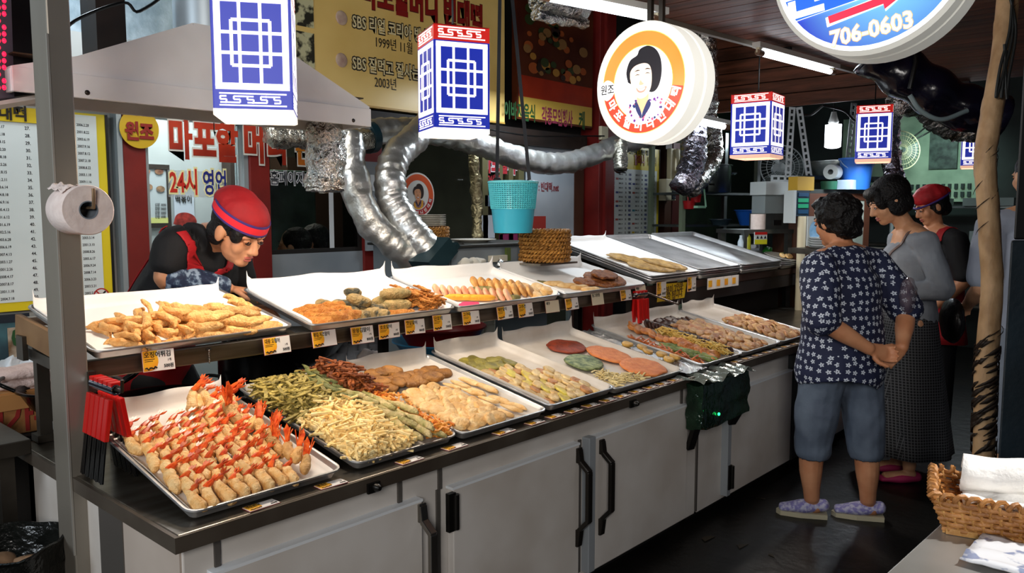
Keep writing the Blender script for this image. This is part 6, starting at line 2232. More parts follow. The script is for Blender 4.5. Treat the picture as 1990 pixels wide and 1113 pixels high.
def flower_material():
    m = bpy.data.materials.new('flower_cotton')
    m.use_nodes = True
    nt = m.node_tree
    N, L = nt.nodes, nt.links
    bs = N['Principled BSDF']
    bs.inputs['Roughness'].default_value = .8
    uv = N.new('ShaderNodeTexCoord')
    mp = N.new('ShaderNodeMapping')
    mp.inputs['Scale'].default_value = (29, 29, 29)
    L.new(uv.outputs['UV'], mp.inputs[0])
    vo = N.new('ShaderNodeTexVoronoi')
    vo.voronoi_dimensions = '2D'
    vo.inputs['Scale'].default_value = 1
    vo.inputs['Randomness'].default_value = .45
    L.new(mp.outputs[0], vo.inputs['Vector'])
    sb_ = N.new('ShaderNodeVectorMath')
    sb_.operation = 'SUBTRACT'
    L.new(mp.outputs[0], sb_.inputs[0])
    L.new(vo.outputs['Position'], sb_.inputs[1])
    sp = N.new('ShaderNodeSeparateXYZ')
    L.new(sb_.outputs[0], sp.inputs[0])
    at2 = N.new('ShaderNodeMath')
    at2.operation = 'ARCTAN2'
    L.new(sp.outputs['Y'], at2.inputs[0])
    L.new(sp.outputs['X'], at2.inputs[1])
    m5 = N.new('ShaderNodeMath')
    m5.operation = 'MULTIPLY'
    m5.inputs[1].default_value = 5
    L.new(at2.outputs[0], m5.inputs[0])
    co = N.new('ShaderNodeMath')
    co.operation = 'COSINE'
    L.new(m5.outputs[0], co.inputs[0])
    r = N.new('ShaderNodeMath')
    r.operation = 'MULTIPLY_ADD'
    r.inputs[1].default_value = .075
    r.inputs[2].default_value = .25
    L.new(co.outputs[0], r.inputs[0])
    lt = N.new('ShaderNodeMath')
    lt.operation = 'LESS_THAN'
    L.new(vo.outputs['Distance'], lt.inputs[0])
    L.new(r.outputs[0], lt.inputs[1])
    gt = N.new('ShaderNodeMath')
    gt.operation = 'GREATER_THAN'
    gt.inputs[1].default_value = .065
    L.new(vo.outputs['Distance'], gt.inputs[0])
    mu = N.new('ShaderNodeMath')
    mu.operation = 'MULTIPLY'
    L.new(lt.outputs[0], mu.inputs[0])
    L.new(gt.outputs[0], mu.inputs[1])
    mx = N.new('ShaderNodeMix')
    mx.data_type = 'RGBA'
    mx.inputs[6].default_value = rgb('141C3C')
    mx.inputs[7].default_value = rgb('C4CCD8')
    L.new(mu.outputs[0], mx.inputs[0])
    L.new(mx.outputs[2], bs.inputs['Base Color'])
    return m


def cyl_uv(me, B):
    """box-projected UVs in metres in the body's own axes"""
    inv = B.inverted()
    i3 = inv.to_3x3()
    lay = me.uv_layers.new(name='UVMap')
    lc = [inv @ v.co for v in me.vertices]
    for p in me.polygons:
        n = i3 @ p.normal
        a, b = (0, 1) if abs(n.z) > .75 else (1, 2) if abs(n.x) > abs(n.y) else (0, 2)
        for li, vi in zip(p.loop_indices, p.vertices):
            lay.data[li].uv = (lc[vi][a], lc[vi][b])


FLW = flower_material()
bl = MB()
limb(bl, [(0, -.005, .70), (0, -.01, .86), (0, -.005, 1.02), (0, 0, 1.13), (0, -.005, 1.225)], [.218, .200, .192, .188, .130], [.84, .84, .80, .78, .74], n=24)
limb(bl, [(-.165, -.012, 1.20), (0, 0, 1.225), (.165, -.012, 1.20)], [.074, .080, .074])
for A_ in (RA, LA):
    limb(bl, [A_[0], V(A_[0]).lerp(V(A_[1]), .5), V(A_[0]).lerp(V(A_[1]), 1.0)], [.080, .086, .080])
rr_ = random.Random(2)
bl.disp(.009, 11, 3)
bl.xf(B1)
bme = remeshed(bl, .008, 4, 'blouse', FLW)
# flat open hem: remove the rounded underside
bm = bmesh.new()
bm.from_mesh(bme)
bmesh.ops.delete(bm, geom=[v for v in bm.verts if v.co.z < .655 + .03 * math.sin(math.atan2(v.co.y - 1.27, v.co.x - 3.77) * 2 + 1)], context='VERTS')
bm.to_mesh(bme)
bm.free()
cyl_uv(bme, B1)
blo = add_mesh('blouse', bme, c1)
blo.modifiers.new('t', 'SOLIDIFY').thickness = .003
pt = MB()
for fx, fy in ((-.095, .06), (.115, -.085)):
    limb(pt, [(fx * .85, fy * .3, .73), (fx, fy * .6, .52), (fx, fy * .9, .32)], [.108, .098, .082])
pt.disp(.008, 15, 8)
pt.disp(.004, 34, 9)
pt.xf(B1)
DEN = M('grey_blue_cotton', '5C6878', .8, col2='4A5464', scale=8, bump=.25, bscale=16)
ptm = remeshed(pt, .008, 2, 'capri_trousers', DEN)
bm = bmesh.new()
bm.from_mesh(ptm)
bmesh.ops.delete(bm, geom=[v for v in bm.verts if v.co.z < .285], context='VERTS')
bm.to_mesh(ptm)
bm.free()
pto = add_mesh('capri_trousers', ptm, c1)
pto.modifiers.new('t', 'SOLIDIFY').thickness = .004
for fx, fy in ((-.095, .06), (.115, -.085)):
    m = MB()
    shoe(m, (fx - .015, fy + .015, .012), (-.72, .7, 0), .245, .046)
    m.xf(B1)
    so_ = add_mesh('shoe', remeshed(m, .004, 2, 'shoe', M('lavender_knit', '8A84C0', .8, col2='C8C6DC', scale=60, contrast=(.42, .6))), c1)
    m = MB()
    d_ = V((-.72, .7, 0)).normalized()
    m.poly([B1 @ (V((fx - .015, fy + .015, .001)) + d_ * yy + V((d_.y, -d_.x, 0)) * xx) for xx, yy in ((-.036, -.10), (.036, -.10), (.044, .02), (.03, .11), (0, .128), (-.03, .11), (-.044, .02))], (0, 0, .022))
    add_mesh('sole', m.mesh('sole', M('cream_sole', 'C8BEA0', .7)), so_)
add_mesh('hair', hair_cap(H1, .98, [((0, -.030, .034), (.100, .108, .100)), ((0, -.075, -.035), (.082, .050, .062)), ((0, .035, .085), (.075, .055, .045))], .010, 26, .006, 5, .006, 70), c1)
m = MB()
m.ell((.0, 0, 0), (.07, .035, .085), nu=14, nv=10)
m.disp(.012, 25, 3)
m.xf(Matrix.Translation(B1 @ V((.235, -.17, 1.06))))
m.build('plastic_bag', M('clear_plastic_bag', '6A5A66', .15, col2='9A8A90', scale=20, alpha=.45), smooth=60, label='clear plastic bag hanging at the flower blouse customer right elbow', cat='bag')

# customer in the grey cardigan
B2 = pbase(4.56, 1.24, 126)
c2 = thing('person', 'customer with bobbed black hair in grey cardigan and dark checked skirt', 'person', B2.translation)
H2 = hmx(B2, (.0, .125, 1.495), 4, 26)
b = MB()
limb(b, [(0, 0, .84), (0, 0, 1.0), (0, .01, 1.18), (0, .005, 1.31)], [.155, .135, .15, .115], .72)
limb(b, [(-.15, 0, 1.305), (0, .01, 1.335), (.15, 0, 1.305)], [.052, .060, .052])
limb(b, [(0, .0, 1.31), (0, .05, 1.395), (0, .10, 1.455)], [.056, .047, .050])
LA2 = [(-.172, -.005, 1.295), (-.225, -.085, 1.05), (-.14, .15, 1.03)]
RA2 = [(.172, -.005, 1.295), (.22, -.02, 1.05), (.12, .2, 1.02)]
for A_ in (LA2, RA2):
    limb(b, [A_[0], V(A_[0]).lerp(V(A_[1]), .5), A_[1]], [.05, .045, .04])
    limb(b, [A_[1], V(A_[1]).lerp(V(A_[2]), .4), A_[2]], [.04, .038, .026])
hand(b, LA2[2], (.5, .8, 0), (0, 0, -1), .95, .6, -1)
hand(b, RA2[2], (-.4, .85, 0), (0, 0, -1), .95, .6, 1)
for fx in (-.09, .09):
    limb(b, [(fx, 0, .86), (fx, .0, .46), (fx, -.01, .26), (fx, -.012, .08)], [.088, .056, .048, .033])
    limb(b, [(fx, -.03, .045), (fx, .11, .03)], [.034, .03], .7)
b.xf(B2)
hh = MB()
head_parts(hh, H2, 1.0)
b.add(hh.v, hh.f)
add_mesh('body', remeshed(b, .0055, 2, 'body', SKINL), c2)
face_details(c2, H2, 1.0)
GREYC = M('grey_knit', '9A9FA6', .9, col2='888D95', scale=9, bump=.2, bscale=24)
cg = MB()
limb(cg, [(0, -.01, .66), (0, -.005, .86), (0, 0, 1.02), (0, .01, 1.19), (0, .0, 1.285)], [.178, .172, .160, .172, .12], [.84, .82, .78, .78, .72], n=22)
limb(cg, [(-.155, 0, 1.29), (0, .005, 1.30), (.155, 0, 1.29)], [.062, .066, .062])
for A_ in (LA2, RA2):
    limb(cg, [A_[0], V(A_[0]).lerp(V(A_[1]), .5), A_[1]], [.064, .060, .056])
    limb(cg, [A_[1], V(A_[1]).lerp(V(A_[2]), .5), V(A_[1]).lerp(V(A_[2]), .95)], [.056, .050, .040])
cg.disp(.006, 16, 6)
cg.xf(B2)
cgo = add_mesh('cardigan', remeshed(cg, .007, 3, 'cardigan', GREYC), c2)


def check_material():
    m = bpy.data.materials.new('check_cloth')
    m.use_nodes = True
    nt = m.node_tree
    N, L = nt.nodes, nt.links
    tc = N.new('ShaderNodeTexCoord')
    mp = N.new('ShaderNodeMapping')
    mp.inputs['Scale'].default_value = (70, 70, 70)
    ck_ = N.new('ShaderNodeTexBrick')
    ck_.offset = 0
    ck_.inputs['Scale'].default_value = 1
    ck_.inputs['Mortar Size'].default_value = .14
    ck_.inputs['Brick Width'].default_value = 1
    ck_.inputs['Row Height'].default_value = 1
    ck_.inputs['Color1'].default_value = rgb('101014')
    ck_.inputs['Color2'].default_value = rgb('16161A')
    ck_.inputs['Mortar'].default_value = rgb('56575A')
    L.new(tc.outputs['UV'], mp.inputs[0])
    L.new(mp.outputs[0], ck_.inputs['Vector'])
    L.new(ck_.outputs['Color'], N['Principled BSDF'].inputs['Base Color'])
    N['Principled BSDF'].inputs['Roughness'].default_value = .85
    return m


sk = MB()
secs = []
for k in range(12):
    z = .92 - k * .068
    r = .165 + .012 * k
    secs.append(((0, 0, z), V((r, 0, 0)), V((0, r * .82, 0))))
open_loft(sk, secs, 48)
sk.v = [V((p.x * (1 + .05 * math.sin(math.atan2(p.y, p.x) * 9) * (.92 - p.z)), p.y * (1 + .05 * math.sin(math.atan2(p.y, p.x) * 9) * (.92 - p.z)), p.z)) for p in sk.v]
sk.xf(B2)
skm = sk.mesh('skirt', check_material(), 180)
cyl_uv(skm, B2)
sko = add_mesh('skirt', skm, c2)
sko.modifiers.new('t', 'SOLIDIFY').thickness = .004
for fx in (-.09, .09):
    m = MB()
    shoe(m, (fx, .03, .0), (0, 1, 0), .235, .043, .04, .01)
    m.xf(B2)
    add_mesh('shoe', remeshed(m, .005, 2, 'shoe', M('pink_shoe', 'B02A5C', .6)), c2)
add_mesh('hair', hair_cap(H2, 1.0, [((0, -.028, .040), (.092, .108, .096)), ((0, -.070, -.030), (.080, .048, .065)), ((-.070, -.015, -.030), (.018, .055, .055)), ((.070, -.015, -.030), (.018, .055, .055)), ((0, .055, .075), (.070, .045, .034)), ((-.055, .055, .025), (.02, .03, .045)), ((.055, .055, .025), (.02, .03, .045))], .0015, 22, .005, 9), c2)
# shoulder strap and bag
stp = [B2 @ V(p) for p in ((-.13, -.11, 1.31), (-.12, .0, 1.365), (-.09, .10, 1.28), (-.02, .15, 1.10), (.06, .16, .95))]
wrap_to(cgo, ribbon(stp, .018, B2.to_3x3() @ V((1, 0, 0))), 'bag_strap', M('brown_leather', '5A4038', .5), c2, .006, .003)
stp = [B2 @ V(p) for p in ((-.13, -.11, 1.31), (-.08, -.16, 1.15), (.02, -.18, .98))]
wrap_to(cgo, ribbon(stp, .018, B2.to_3x3() @ V((1, 0, 0))), 'bag_strap', M('brown_leather'), c2, .006, .003)
m = MB()
m.ell((0, 0, 0), (.11, .05, .12), nu=18, nv=12)
m.disp(.008, 18, 2)
m.xf(B2 @ Matrix.Translation((.01, -.235, .86)))
m.build('handbag', M('black_leather', '0E0B0C', .35, bump=.3, bscale=30), smooth=60, label='black handbag hanging behind the grey cardigan customer', cat='bag')

# worker in red bandana further along the aisle
B3 = pbase(5.72, 1.40, 140)
c3 = thing('person', 'worker in red headscarf and red apron with black sleeves in the aisle', 'person', B3.translation)
H3 = hmx(B3, (0, .05, 1.475), -10, 22)
b = MB()
limb(b, [(0, 0, .84), (0, 0, 1.0), (0, .01, 1.16), (0, 0, 1.29)], [.16, .15, .165, .12], .74)
limb(b, [(-.16, 0, 1.28), (0, .01, 1.31), (.16, 0, 1.28)], [.055, .062, .055])
limb(b, [(0, 0, 1.29), (0, .02, 1.37), (0, .04, 1.43)], [.056, .05, .052])
LA3 = [(-.185, 0, 1.27), (-.255, -.03, 1.02), (-.15, .12, .82)]
RA3 = [(.185, 0, 1.27), (.25, -.03, 1.02), (.15, .16, .90)]
for A_ in (LA3, RA3):
    limb(b, [A_[0], V(A_[0]).lerp(V(A_[1]), .5), A_[1]], [.055, .05, .043])
    limb(b, [A_[1], V(A_[1]).lerp(V(A_[2]), .4), A_[2]], [.045, .042, .028])
hand(b, LA3[2], (.3, .6, -.6), (.8, 0, 0), 1, .5, -1)
hand(b, RA3[2], (-.3, .8, -.2), (0, 0, -1), 1, .5, 1)
for fx in (-.10, .10):
    limb(b, [(fx, 0, .84), (fx, 0, .45), (fx, -.01, .09)], [.09, .058, .036])
    limb(b, [(fx, -.03, .04), (fx, .11, .03)], [.036, .032], .7)
b.xf(B3)
hh = MB()
head_parts(hh, H3, 1.0)
b.add(hh.v, hh.f)
add_mesh('body', remeshed(b, .007, 2, 'body', SKIN), c3)
face_details(c3, H3, 1.0)
sh = MB()
limb(sh, [(0, 0, .84), (0, 0, 1.0), (0, .01, 1.16), (0, 0, 1.27)], [.175, .168, .182, .125], .78)
limb(sh, [(-.165, 0, 1.27), (0, 0, 1.285), (.165, 0, 1.27)], [.068, .07, .068])
for A_ in (LA3, RA3):
    limb(sh, [A_[0], V(A_[0]).lerp(V(A_[1]), .45), V(A_[0]).lerp(V(A_[1]), .9)], [.070, .074, .072])
sh.xf(B3)
sho = add_mesh('tshirt', remeshed(sh, .009, 3, 'tshirt', BLACKT), c3)
ap = MB()
n_ = 24
R = []
for k in range(10):
    z = 1.10 - k * .055
    r = .185 + .006 * k
    R.append([V((r * 1.04 * math.cos(math.radians(-25 + 230 * j / n_)), r * .86 * math.sin(math.radians(-25 + 230 * j / n_)), z)) for j in range(n_ + 1)])
vs = [p for r in R for p in r]
ap.add(vs, [(i * (n_ + 1) + j, i * (n_ + 1) + j + 1, (i + 1) * (n_ + 1) + j + 1, (i + 1) * (n_ + 1) + j) for i in range(9) for j in range(n_)])
ap.disp(.008, 10, 3)
ap.xf(B3)
apo = ap.build('apron', REDA, c3, 180)
apo.modifiers.new('t', 'SOLIDIFY').thickness = .004
for sgn in (-1, 1):
    wrap_to(sho, ribbon([B3 @ V(p) for p in ((sgn * .10, .16, 1.10), (sgn * .115, .12, 1.25), (sgn * .12, .0, 1.34), (sgn * .09, -.14, 1.2), (sgn * .04, -.16, 1.05))], .06, B3.to_3x3() @ V((1, 0, 0))), 'apron_strap', REDA, c3, .006)
tr = MB()
for fx in (-.10, .10):
    limb(tr, [(fx * .9, 0, .80), (fx, 0, .45), (fx, -.01, .1)], [.115, .085, .07])
tr.xf(B3)
add_mesh('trousers', remeshed(tr, .012, 2, 'trousers', BLACKT), c3)
m = MB()
for fx in (-.10, .10):
    q = MB()
    shoe(q, (fx, .03, 0), (0, 1, 0))
    q.xf(B3)
    add_mesh('shoe', remeshed(q, .008, 2, 'shoe', BLACKT), c3)
add_mesh('hair', hair_cap(H3, 1.0, [((0, -.028, .034), (.084, .098, .090)), ((0, -.07, -.03), (.07, .045, .06)), ((.066, -.02, -.01), (.018, .045, .05)), ((-.066, -.02, -.01), (.018, .045, .05))], .003, 30, .006, 2), c3)
m = MB()
m.ell((0, -.016, .072), (.092, .112, .072), nu=22, nv=12).ell((0, -.10, .05), (.05, .05, .05))
m.v = [p if p.z > .030 - p.y * .12 else V((p.x, p.y, .030 - p.y * .12)) for p in m.v]
m.disp(.008, 22, 5)
m.xf(H3)
add_mesh('headscarf', remeshed(m, .006, 2, 'headscarf', M('red_scarf', 'B8141E', .7, col2='8E0C14', scale=14, bump=.3, bscale=30)), c3)
m = MB()
m.tube([H3 @ V((.094 * math.cos(2 * PI * j / 36), -.016 + .114 * math.sin(2 * PI * j / 36), .036 - (-.016 + .114 * math.sin(2 * PI * j / 36)) * .12)) for j in range(36)], .006, 6, closed=True)
m.build('scarf_trim', M('violet_piping'), c3, 60)

# passer-by half hidden by the wrapped pole
B4 = pbase(4.77, .73, 40)
c4 = thing('person', 'passer-by in pale grey t-shirt half hidden behind the wrapped pole', 'person', B4.translation)
H4 = hmx(B4, (0, .03, 1.62), 0, 5)
b = MB()
limb(b, [(0, 0, .90), (0, 0, 1.08), (0, .01, 1.25), (0, 0, 1.40)], [.165, .16, .18, .13], .7)
limb(b, [(-.17, 0, 1.385), (0, .01, 1.42), (.17, 0, 1.385)], [.06, .068, .06])
limb(b, [(0, 0, 1.40), (0, .01, 1.49), (0, .02, 1.57)], [.062, .056, .058])
LA4 = [(-.20, 0, 1.37), (-.265, -.06, 1.06), (-.20, .18, .95)]
RA4 = [(.20, 0, 1.37), (.26, -.05, 1.08), (.2, .12, .88)]
for A_ in (LA4, RA4):
    limb(b, [A_[0], V(A_[0]).lerp(V(A_[1]), .5), A_[1]], [.058, .054, .046])
    limb(b, [A_[1], V(A_[1]).lerp(V(A_[2]), .4), A_[2]], [.046, .044, .03])
    hand(b, A_[2], V(A_[2]) - V(A_[1]), (0, 0, -1), 1, .5, -1 if A_ is LA4 else 1)
for fx in (-.10, .10):
    limb(b, [(fx, 0, .90), (fx, 0, .48), (fx, -.01, .27), (fx, -.012, .09)], [.095, .06, .052, .036])
    limb(b, [(fx, -.03, .04), (fx, .12, .03)], [.038, .034], .7)
b.xf(B4)
hh = MB()
head_parts(hh, H4, 1.0)
b.add(hh.v, hh.f)
add_mesh('body', remeshed(b, .008, 2, 'body', SKINL), c4)
face_details(c4, H4, 1.0)
sh = MB()
limb(sh, [(0, 0, .74), (0, 0, 1.0), (0, 0, 1.10), (0, .01, 1.25), (0, 0, 1.38)], [.205, .195, .185, .198, .135], .80)
limb(sh, [(-.18, 0, 1.375), (0, 0, 1.39), (.18, 0, 1.375)], [.075, .076, .075])
for A_ in (LA4, RA4):
    limb(sh, [A_[0], V(A_[0]).lerp(V(A_[1]), .45), V(A_[0]).lerp(V(A_[1]), .86)], [.076, .082, .080])
sh.disp(.006, 12, 2)
sh.xf(B4)
add_mesh('tshirt', remeshed(sh, .009, 3, 'tshirt', M('pale_grey_cotton', 'A4AAB8', .85, col2='949AA8', scale=7, bump=.2, bscale=16)), c4)
tr = MB()
for fx in (-.10, .10):
    limb(tr, [(fx * .9, 0, .82), (fx, 0, .52), (fx, 0, .26)], [.125, .105, .10])
tr.xf(B4)
add_mesh('trousers', remeshed(tr, .012, 2, 'trousers', M('pale_trousers', '8E96A2', .85, col2='7E8692', scale=8)), c4)
for fx in (-.10, .10):
    q = MB()
    shoe(q, (fx, .03, 0), (0, 1, 0))
    q.xf(B4)
    add_mesh('shoe', remeshed(q, .008, 2, 'shoe', BLACKT), c4)
add_mesh('hair', hair_cap(H4, 1.0, [((0, -.026, .04), (.082, .098, .088)), ((0, -.065, -.02), (.072, .042, .055))], .003, 30, .007, 4), c4)

# diners seen through the middle window
for k, (px, py, lab, c) in enumerate(((570, 478, 'left diner with black hair behind the middle window', '1A1614'), (607, 470, 'right diner in pale striped shirt behind the middle window', 'B8BCC8'))):
    h = at(px, py, Y=4.55 + .1 * k)
    t = thing('person', lab, 'person', (h.x, h.y, 0))
    Bm = Matrix.Translation(h) @ Matrix.Rotation(math.radians(40), 4, 'Z')
    b = MB()
    hh = MB()
    head_parts(hh, Bm, 1)
    b.add(hh.v, hh.f)
    limb(b, [h + V((0, -.02, -.08)), h + V((0, -.02, -.18))], [.055, .06])
    limb(b, [h + V((-.16, 0, -.24)), h + V((0, 0, -.2)), h + V((.16, 0, -.24))], [.06, .07, .06])
    limb(b, [h + V((0, 0, -.28)), h + V((0, 0, -.55)), h + V((0, 0, -.75))], [.17, .16, .17], .7)
    for s_ in (-1, 1):
        limb(b, [h + V((s_ * .18, 0, -.26)), h + V((s_ * .22, .05, -.5)), h + V((s_ * .15, .25, -.5))], [.055, .045, .035])
        limb(b, [h + V((s_ * .09, 0, -.78)), h + V((s_ * .1, .4, -.75)), h + V((s_ * .1, .4, -1.2))], [.08, .065, .05])
    add_mesh('body', remeshed(b, .012, 2, 'body', SKIN), t)
    face_details(t, Bm)
    sh = MB()
    limb(sh, [h + V((-.17, 0, -.25)), h + V((0, 0, -.22)), h + V((.17, 0, -.25))], [.075, .078, .075])
    limb(sh, [h + V((0, 0, -.28)), h + V((0, 0, -.55)), h + V((0, 0, -.72))], [.185, .18, .185], .78)
    add_mesh('shirt', remeshed(sh, .012, 2, 'shirt', M('diner_shirt_%d' % k, c, .8, col2=c, scale=20, stretch=(1, 1, 8))), t)
    add_mesh('hair', hair_cap(Bm, 1.0, [((0, -.026, .036), (.086, .10, .092)), ((0, -.065, -.03), (.074, .045, .06))], .004, 30, .008, 4), t)
    MB().lathe([(0, h.z - .95), (.17, h.z - .95), (.18, h.z - .93), (0, h.z - .92)], 20, Matrix.Translation((h.x, h.y, 0))).lathe([(.03, 0), (.03, h.z - .95)], 10, Matrix.Translation((h.x, h.y, 0))).build('stool', M('stool_wood', '4A3424', .6), smooth=40, label=('left' if k == 0 else 'right') + ' round stool under the diner behind the middle window', cat='stool')
# ------------------------------------------------------------------ toilet roll on the post
tr_c = at(172, 408, Y=2.165)
t = thing('paper_roll', 'white toilet paper roll hooked on the steel post', 'toilet paper', tr_c)
ry = Matrix.Translation(tr_c) @ Matrix.Rotation(-PI / 2, 4, 'X')
RO = .064
TP = M('tissue', 'EEE0DA', .9, col2='E2D2CC', scale=30, bump=.15, bscale=60)
m = MB().lathe([(.023, 0), (RO - .002, 0), (RO, .003), (RO, .112), (RO - .002, .115), (.023, .115)], 48, ry)
m.build('roll', TP, t, 40)
MB().lathe([(.0235, -.001), (.0205, -.001), (.0205, .116), (.0235, .116)], 32, ry).build('core', M('grey_card', '76808A', .7), t, 60)
m = MB()
m.grid(lambda u, v: tr_c + V((-.052 + u * .06 - v * .008, .02 + v * .085, RO * .96 - (u - .55) ** 2 * .05 + .012 * noise.noise(V((u * 6, v * 5, 2))) + .010 * (u < .5) * v)), 14, 10)
o = m.build('loose_sheet', TP, t, 180)
o.modifiers.new('t', 'SOLIDIFY').thickness = .001
MB().tube([tr_c + V((.008, .12, .006)), tr_c + V((.008, -.012, .006)), tr_c + V((.008, -.016, .04)), tr_c + V((.008, -.016, .055))], .0042, 8).build('hook', M('rusty_hook', '8A7258', .5, .6), t, 60)

# ------------------------------------------------------------------ tongs hanging in rows
TRED = M('tong_red', 'C01410', .3)
TBLK = M('tong_black', '101012', .3, .5)
CHR = M('tong_chrome', 'C8C8CC', .12, 1)


def tong_set(o, ax_, n, step, drop, lab, grp, ang=.16):
    """n tongs hung along direction ax_ from a rod starting at o"""
    ax_ = V(ax_).normalized()
    x = V((0, 0, 1)).cross(ax_).normalized()
    for k in range(n):
        c = V(o) + ax_ * (step * k)
        t = thing('tongs', '%s red handled tongs from the %s' % (ordinal(k), lab), 'tongs', c, grp)
        m = MB()
        for q in range(6):
            m.tube([c + ax_ * (step * .42 * (q / 5 - .5) * 1.7) + V((0, 0, .012)) + (x * math.cos(a) + V((0, 0, 1)) * math.sin(a)) * .012 for a in [2 * PI * j / 10 for j in range(10)]], .0028, 5, closed=True)
        m.build('spring', CHR, t, 60)
        MB().bar(c + V((0, 0, .026)) - x * .012, c + V((0, 0, .026)) + x * .02, step * .75, .012, (0, 0, 1)).build('top_grip', TRED, t, bev=.002)
        for s in (-1, 1):
            d = (x * s * math.sin(ang) + V((0, 0, -1)) * math.cos(ang))
            p = c + x * s * .014
            MB().bar(p - V((0, 0, .012)), p + d * drop * .52, step * .82, .013, x).build('handle', TRED, t, bev=.002)
            b = MB()
            for f in (-.32, 0, .32):
                b.bar(p + d * drop * .50 + ax_ * step * f * .6, p + d * drop * (1.0 - .03 * abs(f)) + ax_ * step * f * .95, step * .2, .004, x)
            b.bar(p + d * drop * .50, p + d * drop * .66, step * .7, .004, x)
            b.build('blade', TBLK, t)


o1 = at(186, 752, Y=2.27)
tong_set(o1, (0, -1, 0), 5, .031, .235, 'post, in the row on the post', 'tongs on the steel post', .13)
MB().tube([o1 + V((0, .05, .014)), o1 + V((0, -.175, .014)), o1 + V((0, -.178, .045))], .0045, 8).bar(o1 + V((0, .035, -.02)), o1 + V((0, .035, .04)), .03, .02).build('tong_rail', DSTEEL, smooth=50, label='short steel rod on the post carrying the red tongs', cat='rod')
o2 = at(1238, 577, Y=2.33)
tong_set(o2, (1, 0, 0), 3, .036, .27, 'shelf leg, in the row under the shelf', 'tongs under the shelf', .05)
e2 = at(1320, 592, Y=2.22)
MB().tube([o2 + V((-.06, .03, .014)), o2 + V((.10, 0, .014)), e2, e2 + V((0, 0, .03))], .005, 8).build('tong_rail', HMC, smooth=50, label='thin steel rod under the shelf carrying the red tongs', cat='rod')

# ------------------------------------------------------------------ stove side: woks, cups, basins
stv = thing('stove_bench', 'dark steel cooking bench behind the display counter', 'bench', (2.0, 3.0, 0))
MB().box((.85, 2.80, .60), (2.55, 3.12, .64)).build('bench_top', DSTEEL, stv)
for x in (.9, 2.5):
    for y in (2.84, 3.08):
        MB().box((x - .02, y - .02, 0), (x + .02, y + .02, .6)).build('leg', DSTEEL, stv)
MB().box((2.60, 2.82, .60), (4.2, 3.05, .64)).build('bench_top', M('white_bench', 'B8BABA', .5), stv)
for x in (2.65, 4.15):
    MB().box((x - .02, 2.9, 0), (x + .02, 2.94, .6)).build('leg', DSTEEL, stv)
WOK = M('wok_iron', '0C0C0D', .25, .7, col2='1C1A18', scale=5)


def wok(c, R, h, label, ang):
    t = thing('wok', label, 'wok', c)
    prof = [(.0, 0), (R * .45, .004), (R * .8, h * .45), (R, h), (R + .012, h + .002), (R + .012, h - .006), (R * .99, h - .012), (R * .80, h * .40), (R * .45, -.004), (0, -.008)]
    MB().lathe(prof, 40, Matrix.Translation(c)).build('bowl', WOK, t, 50)
    MB().lathe([(0, h * .62), (R * .86, h * .62)], 32, Matrix.Translation(c)).build('oil', M('frying_oil', '2A1A08', .05, col2='1E1206'), t)
    for s in (0, PI):
        a = ang + s
        d = V((math.cos(a), math.sin(a), 0))
        p = V((-d.y, d.x, 0))
        b = V(c) + d * R + V((0, 0, h))
        MB().tube(catmull([b + p * .055, b + p * .05 + d * .05 + V((0, 0, .03)), b - p * .05 + d * .05 + V((0, 0, .03)), b - p * .055], 5), .007, 8).build('handle', WOK, t, 60)


wok(at(560, 705, Y=2.98) * 1.0, .26, .12, 'large black wok in the middle behind the vegetable tray', .1)
wok(at(320, 775, Y=2.93) + V((0, 0, -.06)), .19, .07, 'black frying pan behind the prawn tray', .25)
wok(at(140, 780, Y=3.0) + V((0, 0, -.05)), .16, .11, 'small black pan with handle left of the steel post', 2.6)
MB().lathe([(.0, .64), (.17, .64), (.17, .86), (.165, .86), (.165, .65), (0, .65)], 32, Matrix.Translation((1.75, 3.0, 0))).build('stock_pot', WOK, smooth=50, label='tall black pot under the shelf beside the cook', cat='pot')
CUPW = M('cup_white', 'C9CCD2', .4)
cup = MB().lathe([(.0, 0), (.026, 0), (.034, .052), (.036, .054), (.036, .060), (.031, .060), (.025, .006), (0, .006)], 20).mesh('paper_cup', CUPW, 45)
k = 0
CUPL = []
for (px, py) in ((640, 697), (662, 690), (682, 684), (704, 679), (640, 683), (663, 676), (684, 670), (706, 666), (724, 686), (738, 691), (722, 672), (660, 703), (686, 698), (708, 694), (730, 700)):
    p = at(px, py + 6, Y=3.0)
    inst('paper_cup', cup, Matrix.Translation(p), '%s white paper cup, counted from the wok rightward in the cup cluster' % ordinal(k), 'cup', 'white cups behind the trays')
    k += 1
MB().box((2.13, 2.9, .642), (2.62, 3.1, .70)).build('cup_tray', M('cup_crate', 'A8AAB0', .5), label='pale crate under the white paper cups', cat='crate')


def basin(c, R, h, mat, label, cat='basin', name='plastic_basin'):
    return MB().lathe([(0, 0), (R * .72, 0), (R * .97, h * .95), (R + .012, h), (R + .012, h - .008), (R, h - .012), (R * .74, -.006), (0, -.006)], 40, Matrix.Translation(c)).build(name, mat, smooth=50, label=label, cat=cat)


